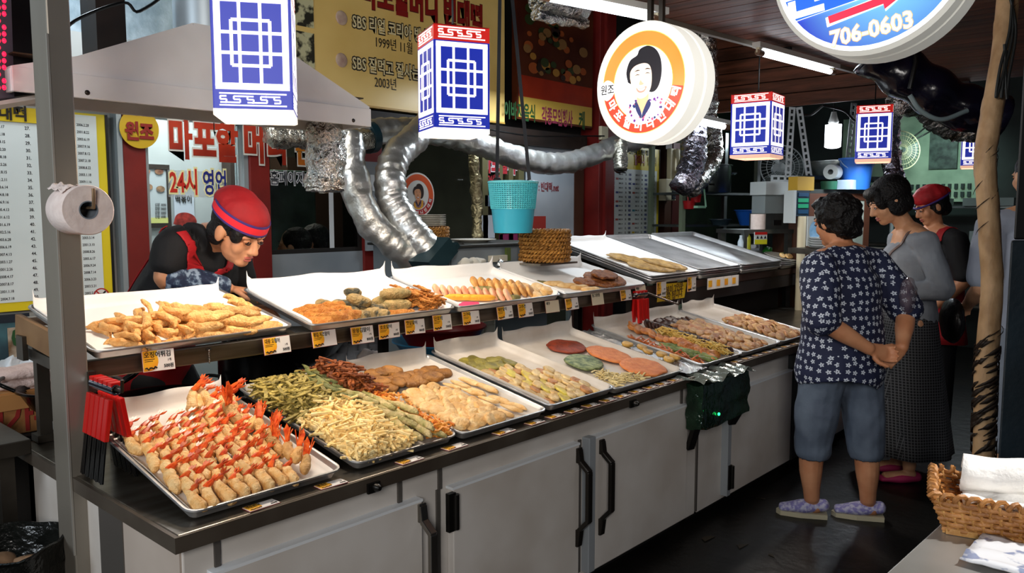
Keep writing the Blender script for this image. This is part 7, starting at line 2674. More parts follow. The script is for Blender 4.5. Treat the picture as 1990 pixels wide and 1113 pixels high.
bb = at(858, 690, Y=2.95)
basin(bb, .24, .085, M('blue_basin', '2E7FA8', .35), 'blue plastic basin under the red basin behind the trays')
basin(bb + V((0, 0, .055)), .22, .10, M('red_basin', '8E1210', .35), 'dark red plastic basin stacked on the blue basin')
ps2 = MB().lathe([(0, 0), (.036, 0), (.036, .05), (.033, .052), (.036, .054), (.036, .10), (.033, .102), (.036, .104), (.036, .15), (0, .15)], 20).mesh('cup_stack', M('cup_cream', 'C8C4B4', .5), 45)
for k, (px, py) in enumerate(((928, 668), (950, 665))):
    inst('cup_stack', ps2, Matrix.Translation(at(px, py, Y=2.98)), ('left' if k == 0 else 'right') + ' cream stack of paper cups right of the red basin', 'cups', 'cream cup stacks')
for k, (px, py) in enumerate(((707, 703), (722, 706), (735, 703))):
    m = MB().ell((0, 0, .02), (.04, .03, .03)).disp(.018, 26, k)
    m.xf(Matrix.Translation(at(px, py, Y=2.85)))
    m.build('crumpled_tissue', M('tissue'), smooth=60, label=ordinal(k) + ' white crumpled tissue from the left below the paper cups', cat='tissue', group='crumpled tissues')
p = at(940, 668, Y=2.98)
MB().box((p.x - .12, 2.9, .642), (p.x + .12, 3.04, p.z - .004)).build('cup_crate', M('cup_crate'), label='pale crate under the cream cup stacks', cat='crate')
MB().box((1.80, 3.06, .70), (2.06, 3.09, .80)).build('white_box', M('box_white', 'C8C0BC', .6), label='white and red carton edge behind the large wok', cat='carton')
MB().tube([at(1170, 642, Y=2.5), at(1222, 668, Y=2.4)], .012, 10).build('steel_rod', HMC, smooth=50, label='shiny steel rod lying behind the pancake tray', cat='rod')

# ------------------------------------------------------------------ left corner: carton, towels, bench, refuse
CARTON = M('carton_brown', '9A6A3C', .8, col2='85582F', scale=4, bump=.1)
ca = thing('carton', 'brown cardboard carton with red lettering at the left edge', 'carton', (.95, 3.25, .55))
p0, p1 = at(-60, 850, Y=3.1), at(88, 850, Y=3.1)
MB().box((p0.x, 3.1, p0.z - .02), (p1.x, 3.5, at(40, 763, Y=3.1).z)).build('body', CARTON, ca, bev=.004)
z0 = at(40, 763, Y=3.1).z
m = MB().box((p0.x - .004, 3.09, z0 - .055), (p1.x + .01, 3.10, z0)).box((p0.x, 3.1, z0), (p1.x + .01, 3.2, z0 + .006))
m.build('flap', M('carton_flap', 'B07C46', .8, col2='94653A', scale=4), ca)
text('튀김가루', .115, M('carton_red', '8A1E1A', .7), ca, wallM(at(12, 818, Y=3.094)), .03, .8)
text('바삭한 맛', .035, M('carton_red'), ca, wallM(at(40, 785, Y=3.094)), .02, .8)
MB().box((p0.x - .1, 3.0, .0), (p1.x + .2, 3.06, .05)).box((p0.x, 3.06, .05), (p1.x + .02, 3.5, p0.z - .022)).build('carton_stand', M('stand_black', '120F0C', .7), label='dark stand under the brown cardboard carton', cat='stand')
tw = M('towel_white', 'C8B4AE', .95, col2='B8A29C', scale=20, bump=.5, bscale=60)
for k in range(3):
    c = at(66, 754 - k * 17, Y=3.2)
    m = MB()
    limb(m, [c + V((-.11, .0, 0)), c + V((0, -.015, .004)), c + V((.11, .0, 0))], [.075, .08, .072], .32, (0, 1, 0), n=16)
    m.disp(.006, 18, k)
    m.build('folded_towel', tw, smooth=180, label='%s folded pale towel from the bottom on the carton' % ordinal(k), cat='towel', group='towels on the carton')
m = MB()
m.grid(lambda u, v: at(-25 + u * 100, 740 - 42 * math.sin(v * PI) + 3 * math.sin(u * 8), Y=3.25 + v * .25) + noise.noise_vector(V((u * 5, v * 5, 1))) * .03, 20, 16)
m.build('plastic_bag', M('bag_white', 'C4CCD4', .3, bump=.6, bscale=18), smooth=180, label='white plastic bag around the towels on the carton', cat='bag')
lbn = thing('side_bench', 'low dark steel bench end left of the counter', 'bench', (.55, 2.75, 0))
a, b = at(-40, 872, Y=2.62), at(86, 852, Y=2.85)
MB().box((.2, 2.62, a.z - .045), (.765, 3.0, a.z)).build('bench_top', DSTEEL, lbn, bev=.003)
for x in (.25, .72):
    MB().box((x - .02, 2.7, 0), (x + .02, 2.74, a.z - .045)).build('leg', DSTEEL, lbn)
BAGB = M('black_bin_bag', '0C0D0C', .22, col2='161816', scale=8, bump=.8, bscale=16)
m = MB()
bc = at(15, 1085, Y=2.45)
m.lathe([(.13, 0), (.15, .1), (.155, bc.z + .03), (.165, bc.z + .05), (.158, bc.z + .052), (.15, bc.z - .02)], 36, Matrix.Translation((bc.x - .02, 2.45, 0)))
m.disp(.02, 11, 2)
m.build('refuse_bag', BAGB, smooth=60, label='black bin bag standing open at the lower left', cat='bag')
m = MB()
rr_ = random.Random(4)
for k in range(3):
    q = MB().ell((bc.x - .07 + .06 * k, 2.42 + .03 * (k % 2), bc.z - .01), (.04, .035, .025)).disp(.02, 18, k)
    q.build('food_scrap', M('scrap_tan', '9A7A5C', .7, col2='6E543C', scale=20), smooth=60, label=ordinal(k) + ' tan food scrap from the left in the black bin bag', cat='scrap', group='scraps in the bin bag')
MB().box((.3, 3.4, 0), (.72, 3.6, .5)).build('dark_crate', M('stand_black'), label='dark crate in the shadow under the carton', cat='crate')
for k, (px, py) in enumerate(((15, 887), (12, 925))):
    q = MB().ell(at(px, py, Y=3.3), (.05, .03, .02)).disp(.01, 20, k)
    q.build('orange_wrapper', M('orange_wrapper', '7A2A10', .6), smooth=60, label=('upper' if k == 0 else 'lower') + ' orange wrapper in the shadow under the carton', cat='wrapper')

# ------------------------------------------------------------------ wrapped pole and dark post at the right
PV = [at(x, y, d=3.2) for x, y in ((1962, -40), (1957, 20), (1950, 90), (1937, 170), (1924, 240), (1915, 300), (1917, 360), (1922, 430), (1926, 500), (1928, 560), (1924, 620), (1917, 700), (1914, 780), (1912, 860), (1910, 940), (1908, 1010), (1907, 1080))]
PV[-1].z = 0
wp = thing('wrapped_pole', 'crooked pole wrapped in tan tape, peeling at its foot', 'pole', PV[-1])
TAN = M('tape_tan', 'D4AE82', .55, col2='B08A60', scale=14, stretch=(1, 1, .6), bump=.3, bscale=30)
P = catmull(PV, 8)
m = MB()
m.tube(P, lambda i, j: .040 + .0022 * ((i * 1.0 + j * 16 / 18) % 16 < 3) - .002 * noise.noise(V((i * .2, j * .4, 1))), 18)
m.build('tape_wrap', TAN, wp, 180)
# dark torn strips spiralling round it
m = MB()
rr_ = random.Random(8)
for k in range(260):
    i0 = rr_.randrange(6, len(P) - 3) if k % 2 else rr_.randrange(80, 118)
    if i0 < 84 and rr_.random() < .78:
        continue
    a0 = rr_.uniform(0, 2 * PI)
    ln = rr_.uniform(.5, 1.6) * (1 if i0 < 75 else 1.4)
    vs = []
    for q in range(7):
        t_ = q / 6
        p = P[i0] + V((0, 0, -.05 * t_))
        tt = (P[i0 + 1] - P[i0]).normalized()
        xa = tt.orthogonal().normalized()
        ya = tt.cross(xa)
        a = a0 + ln * t_
        rr = .0435 + .004 * (i0 > 75)
        w_ = rr_.uniform(.001, .004) * (1.0 if i0 < 84 else 3.4) * math.sin(PI * (t_ * .9 + .05))
        c = p + (xa * math.cos(a) + ya * math.sin(a)) * rr
        vs += [c - tt * w_, c + tt * w_]
    m.add(vs, [(2 * q, 2 * q + 1, 2 * q + 3, 2 * q + 2) for q in range(6)])
o = m.build('torn_strip', M('tape_dark', '2A1E14', .6), wp, 180)
o['kind'] = 'stuff'
o.modifiers.new('t', 'SOLIDIFY').thickness = .0015
for k in range(3):
    pts = [at(x, y, d=3.14) for x, y in ((1968 - k * 4, -20), (1962 + k * 6, 60), (1944 + k * 8, 130 + k * 10), (1936 + k * 10, 190), (1958 - k * 3, 110 - k * 12))]
    MB().tube(catmull(pts, 8), .006, 7).build('cable', M('cable_grey', '2A2C2A', .4), smooth=60, label='%s dark cable looping at the top of the wrapped pole' % ordinal(k), cat='cable', group='cables on the wrapped pole')
def side_post(px, d, z0, z1, name, mat, label):
    a, b = at(px, 600, d=d), at(px + 110, 600, d=d)
    f = V((a.x, a.y, 0)).normalized() * .1
    MB().poly([V((a.x, a.y, z0)), V((b.x, b.y, z0)), V((b.x, b.y, z0)) + f, V((a.x, a.y, z0)) + f], (0, 0, z1 - z0)).build(name, mat, label=label, cat='post', bev=.006)


side_post(1957, 2.5, 0, 1.35, 'dark_post', M('post_dark_blue', '16222A', .5, col2='0E171C', scale=4, bump=.1), 'dark blue post at the right edge of the picture')
side_post(1962, 2.56, 1.352, 2.45, 'dark_post', M('post_black', '0A0A0B', .5), 'black upper post standing on the dark blue post')

# rolled black tarpaulin and bracing under the soffit
TARP = M('black_tarp', '0B0914', .18, col2='120F20', scale=6, bump=.3, bscale=8)
m = MB()
m.tube(catmull([at(1690, 100, d=4.2), at(1740, 135, d=4.2), at(1800, 170, d=4.2), at(1860, 205, d=4.2), at(1940, 228, d=4.2)], 8), lambda i, j: .12 + .01 * math.sin(i * .8), 18)
m.disp(.015, 6, 2)
m.build('rolled_tarp', TARP, smooth=180, label='rolled glossy black tarpaulin slung under the right soffit', cat='tarpaulin')
MB().tube([at(1768, 172, d=4.05), at(1780, 120, d=4.03), at(1775, 80, d=4.1)], .012, 8).build('tarp_tie', BLACK, smooth=60, label='black tie around the rolled tarpaulin', cat='strap')
MB().tube(catmull([at(1768, 185, d=4.0), at(1790, 215, d=4.0), at(1830, 232, d=4.0), at(1880, 215, d=4.0)], 8), .012, 8).build('cable', M('cable_pale', '7A8A8C', .4), smooth=60, label='pale cable sagging below the rolled tarpaulin', cat='cable')

# ------------------------------------------------------------------ near table with towel basket
ta = thing('steel_table', 'steel topped table corner at the lower right', 'table', (1.7, .25, 0))
e0, e1 = at(1722, 1113, z=.8), at(1838, 1008, z=.8)
ed = (e1 - e0).normalized()
q0 = e0 - ed * .6
q1 = e0 + ed * .75
rt = V((ed.y, -ed.x, 0))
MB().poly([q0, q1, q1 + rt * .9, q0 + rt * .9], (0, 0, -.03)).build('table_top', M('table_steel', 'AEACA8', .3, .55, col2='96948F', scale=4), ta, bev=.003)
for p in (q0 + ed * .1 + rt * .08, q1 - ed * .1 + rt * .08, q0 + ed * .1 + rt * .82, q1 - ed * .1 + rt * .82):
    MB().box((p.x - .02, p.y - .02, 0), (p.x + .02, p.y + .02, .77)).build('leg', DSTEEL, ta)
# woven basket
f0, f1 = at(1840, 1034, z=.802), at(1984, 1058, z=.802)
bx = (f1 - f0).normalized()
by = V((-bx.y, bx.x, 0))
if by.dot(DD) < 0:
    by = -by
bw, bd, bh = .30, .17, .072
bkt = thing('towel_basket', 'rectangular woven rattan basket on the steel table', 'basket', f0)
RAT = M('rattan', 'B47C42', .5, col2='7E4E20', scale=30, bump=.3, bscale=60)
RAT2 = M('rattan_light', 'C89A5C', .5, col2='9A6A34', scale=30, bump=.3, bscale=60)


def bpt(u, v, z):
    """u, v in 0..1 over the footprint; walls flare outward with height"""
    fl = 1 + .18 * z / bh
    return f0 + bx * ((u - .5) * fl + .5) * bw + by * ((v - .5) * fl + .5) * bd + V((0, 0, z))


def per(t):
    t = t % 1.0 * (2 * bw + 2 * bd)
    if t < bw:
        return t / bw, 0
    t -= bw
    if t < bd:
        return 1, t / bd
    t -= bd
    if t < bw:
        return 1 - t / bw, 1
    return 0, 1 - (t - bw) / bd


NS = 64
m = MB()
for r in range(6):
    z = .008 + r * .0108
    pts = []
    for j in range(NS * 2):
        t_ = j / (NS * 2)
        u, v = per(t_)
        p = bpt(u, v, z)
        cen = bpt(.5, .5, z)
        pts.append(p + (p - cen).normalized() * .0028 * (1 if (j // 2 + r) % 2 == 0 else -1))
    m.tube(pts, .0052, 6, closed=True)
o = m.build('weave', RAT, bkt, 60)
o['kind'] = 'stuff'
m = MB()
for j in range(NS):
    u, v = per((j + .5) / NS)
    m.tube([bpt(u, v, .002), bpt(u, v, bh * .5), bpt(u, v, bh)], .0034, 5)
o = m.build('stake', RAT2, bkt, 60)
o['kind'] = 'stuff'
m = MB()
pts = []
for j in range(300):
    u, v = per(j / 300)
    c = bpt(u, v, bh + .004)
    a = j * 2 * PI / 6.0
    o_ = (bpt(u, v, bh) - bpt(.5, .5, bh)).normalized()
    pts.append(c + o_ * .007 * math.cos(a) + V((0, 0, .007 * math.sin(a))))
m.tube(pts, .005, 5, closed=True)
m.build('rim', RAT, bkt, 60)
m = MB()
for (u0, v0, u1, v1) in ((0, 0, 1, 0), (1, 0, 1, 1), (1, 1, 0, 1), (0, 1, 0, 0)):
    m.bar(bpt(u0, v0, .005), bpt(u1, v1, .005), .012, .012)
m.build('base_strip', RAT2, bkt)
MB().poly([bpt(.02, .02, .004), bpt(.98, .02, .004), bpt(.98, .98, .004), bpt(.02, .98, .004)], (0, 0, .004)).build('base', RAT, bkt)
TW = M('towel_bright', 'EFEDEA', .9, col2='E2E0DC', scale=16, bump=.35, bscale=40)


def cloth(fn, nu, nv, name, label, thick=.006):
    m = MB()
    m.grid(fn, nu, nv)
    o = m.build(name, TW, None, 180, label, 'towel', 'towels in the basket')
    o.modifiers.new('t', 'SOLIDIFY').thickness = thick
    return o


cloth(lambda u, v: bpt(.14 + .95 * u, .10 + .75 * v, .060 + .014 * noise.noise(V((u * 5, v * 5, 3))) + .012 * math.sin(v * 9 + u * 4) - .035 * max(0, u - .9) * 6 + .01 * u), 30, 24, 'white_towel', 'white towel spread at the bottom of the rattan basket')
cloth(lambda u, v: bpt(.16 + .95 * u + .03 * math.sin(v * 5), .62 + .40 * math.cos(v * PI * 1.5) * .55, .10 + .038 * math.sin(v * PI * 1.5) + .010 * noise.noise(V((u * 4, v * 4, 8))) - .02 * (u - .5) ** 2), 30, 24, 'white_towel', 'white rolled towel on top in the rattan basket', .012)
cloth(lambda u, v: bpt(.62 + .42 * u, -.10 + .30 * v, .062 + .018 * math.sin(u * 4 + v * 3) + .01 * noise.noise(V((u * 6, v * 6, 1))) - .045 * (1 - v) * u), 20, 16, 'white_towel', 'white towel corner hanging over the rattan basket front')
q = at(1978, 1092, z=.803)
m = MB()
m.grid(lambda u, v: q + rt * (u - .3) * .25 + ed * (v - .5) * .16 + V((0, 0, .012 + .008 * noise.noise(V((u * 6, v * 6, 2))))), 14, 12)
o = m.build('plastic_packet', M('packet_print', 'D8DADF', .25, col2='8A94B0', scale=22, contrast=(.55, .6)), smooth=180, label='printed plastic packet beside the rattan basket', cat='packet')
o.modifiers.new('t', 'SOLIDIFY').thickness = .004

# ------------------------------------------------------------------ kitchen at the end of the stall
KST = M('kitchen_steel', '7E8684', .3, .9, col2='5E6664', scale=4)
KW = M('kitchen_white', 'B4BCBC', .5)
# phones on the brown post
ph = at(1304, 320, Y=3.93)
t = thing('wall_phone', 'cream wall telephone on the brown post', 'phone', (ph.x, 3.93, ph.z))
MB().box((ph.x - .05, 3.90, ph.z - .17), (ph.x + .06, 3.95, ph.z + .15)).build('body', CREAM, t, bev=.008)
limbm = MB()
limb(limbm, [(ph.x + .03, 3.88, ph.z - .14), (ph.x + .03, 3.865, ph.z), (ph.x + .03, 3.88, ph.z + .13)], [.03, .022, .03], .8)
limbm.build('handset', CREAM, t, 180)
ph = at(1301, 369, Y=3.9)
t = thing('card_terminal', 'cream card terminal with dark screen below the wall telephone', 'terminal', (ph.x, 3.9, ph.z))
MB().box((ph.x - .11, 3.87, ph.z - .10), (ph.x + .07, 3.95, ph.z + .10)).build('body', CREAM, t, bev=.006)
MB().box((ph.x - .02, 3.86, ph.z + .0), (ph.x + .065, 3.871, ph.z + .085)).build('screen', M('dark_screen', '141C30', .2), t)
m = MB()
for i in range(4):
    for j in range(3):
        MB_ = m.box((ph.x - .005 + j * .022, 3.862, ph.z - .085 + i * .02), (ph.x + .012 + j * .022, 3.871, ph.z - .07 + i * .02))
o = m.build('keypad', M('key_blue', '2A3242', .5), t)
o['kind'] = 'stuff'
# rack with pots on the left kitchen wall
rk = thing('kitchen_rack', 'dark kitchen rack with shelves left of the white fan', 'rack', at(1400, 470, d=7.0))
ra, rb = at(1326, 400, d=6.9), at(1470, 400, d=7.4)
rx = (rb - ra)
rx.z = 0
rxn = rx.normalized()
ryn = V((-rxn.y, rxn.x, 0))
if ryn.dot(DD) < 0:
    ryn = -ryn


def kbox(mb, u0, u1, w0, w1, z0, z1):
    mx = Matrix((rxn, ryn, V((0, 0, 1)))).transposed().to_4x4()
    mx.translation = V((ra.x, ra.y, 0))
    return mb.box((u0, w0, z0), (u1, w1, z1), mx)


L_ = rx.length
zs = [at(1400, 374, d=7.1).z, at(1400, 436, d=7.1).z, .5]
for z in zs:
    kbox(MB(), 0, L_, 0, .4, z - .02, z).build('shelf_board', KST, rk)
for u in (0, L_):
    for w in (0, .4):
        kbox(MB(), u - .02, u + .02, w - .02, w + .02, 0, 2.2).build('upright', M('pale_green_upright', '7E8C74', .6) if u == 0 else KST, rk)


def pot(c, R, h, label, mat=None, handles=True, name='steel_pot'):
    t = thing(name, label, 'pot', c)
    MB().lathe([(0, 0), (R * .96, 0), (R, .01), (R, h), (R + .012, h), (R + .012, h + .008), (R * .98, h + .01), (R * .96, h - .005), (R * .94, .01), (0, .01)], 32, Matrix.Translation(c)).build('body', mat or KST, t, 45)
    if handles:
        for s in (-1, 1):
            d = RR * s
            b = V(c) + d * R + V((0, 0, h * .72))
            MB().tube([b + DD * .04, b + DD * .04 + d * .04, b - DD * .04 + d * .04, b - DD * .04], .008, 6).build('handle', mat or KST, t, 60)
    return t


def kp(px, z, d=7.05, w=.2):
    p = at(px, 400, d=d)
    return V((p.x, p.y, z)) + ryn * w


pot(kp(1408, zs[0], 7.05), .20, .24, 'large steel pot on the kitchen rack under the foil duct')
t = pot(kp(1366, zs[0], 6.95, .12), .13, .09, 'black shallow pan on the kitchen rack beside the steel pot', WOK, name='black_pan')
q = MB().ell(kp(1352, zs[0] + .06, 6.9, .1), (.12, .08, .06)).disp(.02, 14, 3)
q.build('blue_bag', M('blue_bag', '8AA8C8', .3, bump=.5), smooth=60, label='pale blue plastic bag on the kitchen rack left of the black pan', cat='bag')
for k, (px, py, r, c, lab) in enumerate(((1352, 386, .05, 'A81418', 'upper red cup hanging below the kitchen rack shelf'), (1339, 399, .055, 'B8201C', 'lower red ladle bowl hanging below the kitchen rack shelf'))):
    p = at(px, py, d=6.85)
    MB().lathe([(.0, -.04), (r * .8, -.03), (r, .04), (r * .9, .04), (r * .7, -.02), (0, -.03)], 18, Matrix.Translation(p)).tube([p + V((0, 0, -.02)), p + V((.0, .02, .12))], .008, 6).build('red_ladle', M('red_ladle', c, .4), smooth=50, label=lab, cat='ladle')
p = at(1356, 402, d=6.85)
MB().bar(p + V((-.05, 0, 0)), p + V((.09, .0, 0)), .06, .02).tube([p + RR * .07, p + RR * .05 + V((0, 0, .16))], .008, 6).build('mint_scoop', M('mint_plastic', 'A0D8B8', .4), smooth=40, label='mint green scoop with white handle on the kitchen rack', cat='scoop')
bb = at(1466, 427, d=7.0)
bb.z = zs[1] - .0
basin(bb, .165, .13, M('bright_blue_plastic', '1E62C8', .35), 'bright blue plastic bowl on the kitchen rack', 'bowl', 'blue_bowl')
p = at(1400, 430, d=7.1)
basin(V((p.x, p.y, zs[1])), .09, .05, M('dim_blue_plastic', '2A3A44', .4), 'small dull blue bowl on the kitchen rack', 'bowl', 'blue_bowl')
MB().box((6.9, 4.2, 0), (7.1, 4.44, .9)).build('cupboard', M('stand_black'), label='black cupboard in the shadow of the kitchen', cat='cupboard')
# slotted angle iron frames
PERF = M('slotted_angle', 'C4CCCC', .5, col2='AEB6B6', scale=8)


def angle_iron(a, b, w, par):
    a, b = V(a), V(b)
    d = (b - a)
    L = d.length
    d.normalize()
    s = DD.cross(d).normalized()
    m = MB()
    th = .004
    n = max(2, int(L / .05))
    nn = DD * -1

    def q(u0, u1, l0, l1):
        m.poly([a + d * l0 + s * u0, a + d * l0 + s * u1, a + d * l1 + s * u1, a + d * l1 + s * u0], DD * th)
    q(-w / 2, -w * .2, 0, L)
    q(w * .2, w / 2, 0, L)
    for k in range(n):
        l0 = L * k / n
        q(-w * .2, w * .2, l0, l0 + L / n * .38)
    return m.build('slotted_bar', PERF, par)


sf = thing('slotted_frame', 'white slotted angle iron frame hanging before the kitchen fan', 'frame', at(1540, 345, d=6.2))
for (a, b) in (((1540, 208), (1531, 345)), ((1553, 208), (1573, 345)), ((1498, 346), (1574, 348))):
    angle_iron(at(*a, d=6.2), at(*b, d=6.2), .05, sf)
sf2 = thing('slotted_frame', 'white slotted angle iron upright behind the fourth lantern', 'frame', at(1650, 310, d=6.9))
angle_iron(at(1660, 200, d=6.9), at(1648, 320, d=6.9), .05, sf2)
angle_iron(at(1570, 342, d=6.6), at(1640, 348, d=6.6), .05, sf2)


def fan(c, R, label, mat):
    t = thing('electric_fan', label, 'fan', c)
    mx = frame(c, RR, DD * -1 + RR * -.3)
    m = MB()
    for r in (1.0, .75, .5, .25):
        m.tube([mx @ V((R * r * math.cos(2 * PI * j / 36), R * r * math.sin(2 * PI * j / 36), .05 * (1 - r * r))) for j in range(36)], .006 if r == 1 else .003, 5, closed=True)
    for j in range(36):
        a = 2 * PI * j / 36
        m.bar(mx @ V((.03 * math.cos(a), .03 * math.sin(a), .05)), mx @ V((R * math.cos(a), R * math.sin(a), 0)), .003, .003)
    o = m.build('guard', mat, t)
    o['kind'] = 'stuff'
    for k in range(3):
        b = MB()
        b.grid(lambda u, v: mx @ V(((.04 + u * R * .8) * math.cos(2 * PI * k / 3 + (v - .5) * .9), (.04 + u * R * .8) * math.sin(2 * PI * k / 3 + (v - .5) * .9), -.03 + (v - .5) * .05)), 6, 5)
        b.build('blade', M('fan_blade', '6E7A78', .4), t, 180)
    mm = MB().lathe([(0, -.16), (.05, -.15), (.06, -.07), (.03, -.05), (0, -.04)], 18, mx)
    mm.build('motor', KW, t, 50)
    g = c + DD * .12
    g.z = 0
    MB().tube([c + DD * .1, c + DD * .12 + V((0, 0, -.35)), g], .02, 10).build('stand_pole', KW, t, 60)
    MB().lathe([(0, 0), (.17, 0), (.15, .03), (0, .04)], 24, Matrix.Translation(g)).build('foot', KW, t, 50)
    return t


fan(at(1520, 325, d=6.9), .19, 'white electric fan behind the slotted angle frame', KW)
fan(at(1750, 292, d=8.2), .20, 'cream electric fan before the green lit wall', M('fan_cream', 'C8C09A', .5))
# cabinet with mirror, boxes, blue bucket
kc = thing('kitchen_cabinet', 'brown framed glass cabinet below the blue bucket', 'cabinet', at(1630, 480, d=5.9))
cz1, cz0 = at(1630, 368, d=5.9).z, at(1630, 520, d=5.9).z
ca_, cb2 = at(1572, 420, d=5.85), at(1690, 420, d=6.05)
cx = (cb2 - ca_)
cx.z = 0
cw = cx.length
cx.normalize()
cyv = V((-cx.y, cx.x, 0))
if cyv.dot(DD) < 0:
    cyv = -cyv
cm = Matrix((cx, cyv, V((0, 0, 1)))).transposed().to_4x4()
cm.translation = V((ca_.x, ca_.y, 0))
MB().box((0, .02, .72), (cw, .4, cz1 - .03), cm).build('body', BROWNW, kc)
MB().box((-.01, 0, cz1 - .03), (cw + .01, .42, cz1), cm).build('top', KST, kc)
m = MB()
for (u0, u1, z0, z1) in ((0, .05, cz0, cz1 - .03), (cw - .05, cw, cz0, cz1 - .03), (.05, cw - .05, cz1 - .08, cz1 - .03), (.05, cw - .05, cz0, cz0 + .05)):
    m.box((u0, .0, z0), (u1, .02, z1), cm)
m.build('door_frame', M('cabinet_brown', '5A3626', .5), kc)
MB().box((.05, .008, cz0 + .05), (cw - .05, .016, cz1 - .08), cm).build('glass', M('frosted_glass', 'AEB8AC', .3, col2='8E988C', scale=5), kc)
bk2 = at(1663, 362, d=6.0)
bk2.z = cz1
t = thing('blue_bucket', 'blue plastic bucket standing on the brown framed cabinet', 'bucket', bk2)
BLU = M('bucket_blue', '2E6EC8', .35)
MB().lathe([(0, 0), (.095, 0), (.122, .235), (.13, .237), (.13, .222), (.12, .22), (.118, .232), (.092, .006), (0, .006)], 36, Matrix.Translation(bk2)).build('body', BLU, t, 45)
MB().tube([bk2 + V((RR.x * .126 * math.cos(a), RR.y * .126 * math.cos(a), .225 - .10 * math.sin(a))) - DD * .09 * math.sin(a) for a in [PI * k / 12 for k in range(13)]], .005, 6).build('handle', M('bucket_handle', '8AA8D0', .4), t, 60)
p = at(1611, 360, d=5.9)
p.z = cz1
MB().lathe([(0, 0), (.055, 0), (.06, .06), (0, .06)], 20, Matrix.Translation(p)).build('green_tub', M('tub_green', '1E5A44', .5), smooth=45, label='dark green tub left of the blue bucket', cat='tub')
MB().lathe([(.02, 0), (.055, 0), (.055, .10), (.02, .10)], 24, Matrix.Translation(p + V((.02, 0, .13))) @ Matrix.Rotation(PI / 2, 4, 'Y')).build('tape_roll', KW, smooth=45, label='white paper roll lying on the dark green tub', cat='roll')
MB().box((-.05, -.05, 0), (.07, .05, .07), Matrix.Translation(p + RR * .13)).build('tissue_box', M('pale_blue_box', 'A8BCD0', .5), label='pale blue box between the green tub and blue bucket', cat='box')
pp_ = at(1624, 330, d=6.5)
pot(V((pp_.x, pp_.y, at(1624, 345, d=6.5).z)), .24, .12, 'wide steel basin on the shelf behind the blue bucket', handles=False, name='steel_basin')
MB().box((-.5, -.25, -.03), (.5, .25, 0), Matrix.Translation(V((pp_.x, pp_.y, at(1624, 345, d=6.5).z))) @ cm.to_3x3().to_4x4()).build('wall_shelf', KST, label='steel wall shelf carrying the wide basin', cat='shelf')
MB().bar(V((pp_.x, pp_.y, 0)), V((pp_.x, pp_.y, at(1624, 345, d=6.5).z - .03)), .04).build('shelf_leg', KST, label='steel leg under the wall shelf behind the cabinet', cat='leg')
# side table with card machine, paper roll, stand
st2 = thing('side_table', 'dark steel side table with a yellow notice below the paper roll', 'table', at(1500, 480, d=5.9))
tz = at(1500, 446, d=5.9).z
ta_, tb_ = at(1446, 446, d=5.85), at(1545, 446, d=6.0)
tm = Matrix((cx, cyv, V((0, 0, 1)))).transposed().to_4x4()
tm.translation = V((ta_.x, ta_.y, 0))
tl = (tb_ - ta_).length
MB().box((0, 0, tz - .03), (tl, .35, tz), tm).build('table_top', KST, st2)
for u in (.03, tl - .03):
    for w in (.03, .32):
        MB().box((u - .02, w - .02, 0), (u + .02, w + .02, tz - .03), tm).build('leg', KST, st2)
nz0, nz1 = at(1480, 475, d=5.85).z, at(1480, 451, d=5.85).z
n0 = .09
MB().box((n0, -.01, nz0), (n0 + .11, 0, nz1), tm).build('notice', KW, st2)
MB().box((n0, -.012, nz1 - .02), (n0 + .11, -.01, nz1), tm).build('notice_header', REDP, st2)
MB().box((n0, -.012, nz0), (n0 + .11, -.01, nz0 + .035), tm).build('notice_footer', M('notice_lime', 'B8B820', .5), st2)
for k in range(3):
    MB().poly([tm @ V((n0 + .012 + k * .034, -.012, nz0 + .042)), tm @ V((n0 + .036 + k * .034, -.012, nz0 + .042)), tm @ V((n0 + .024 + k * .034, -.012, nz0 + .066))], (0, 0, .0005)).build('warning_triangle', INK, st2)
p = tm @ V((.20, .1, tz))
MB().lathe([(.018, 0), (.055, 0), (.055, .115), (.018, .115)], 24, Matrix.Translation(p)).build('tissue_roll', M('tissue'), smooth=45, label='white tissue roll standing on the dark side table', cat='tissue roll')
p = tm @ V((.36, .16, tz))
t = thing('steel_dispenser', 'boxy steel dispenser behind the white tissue roll', 'dispenser', p)
mx = Matrix.Translation(p) @ cm.to_3x3().to_4x4()
MB().box((-.12, -.1, 0), (.10, .1, .12), mx).build('base', KST, t)
MB().box((-.10, -.06, .12), (.09, .1, .26), mx).build('body', M('clear_grey', '98A4A6', .2, .3), t)
MB().box((-.12, -.09, .26), (.10, .1, .36), mx).build('head', KW, t)
MB().box((-.05, -.105, .03), (.02, -.1, .07), mx).build('slot', BLACK, t)
p = at(1558, 440, d=5.8)
zt_, zb_ = at(1558, 370, d=5.8).z, at(1558, 420, d=5.8).z
t = thing('ticket_machine', 'dark blue upright box with glowing green panels beside the cabinet', 'machine', V((p.x, p.y, zb_)))
mx = Matrix.Translation(V((p.x, p.y, 0))) @ cm.to_3x3().to_4x4()
MB().box((-.06, 0, zb_), (.06, .12, zt_), mx).build('body', M('machine_navy', '1E3446', .4), t)
MB().box((-.085, -.005, zb_ - .05), (-.06, .1, zt_), mx).build('side_panel', KW, t)
hh_ = (zt_ - zb_)
for k in range(4):
    z = zb_ + hh_ * (.1 + k * .22)
    MB().box((-.04, -.006, z), (.05, 0, z + hh_ * .15), mx).build('panel', M('panel_green', '1E7A5A', .4, em=.35, emcol='2AA070') if k in (1, 2) else M('panel_blue', '20486A', .4), t)
MB().tube([V((p.x, p.y, zb_)), V((p.x, p.y, .0))], .03, 12).build('pedestal', CREAM, t, 60)
MB().box((-.05, .0, zt_), (.10, .1, zt_ + .10), mx).build('yellow_carton', M('carton_yellow', 'B8922A', .6), label='yellow carton lying on the dark blue ticket machine', cat='carton')
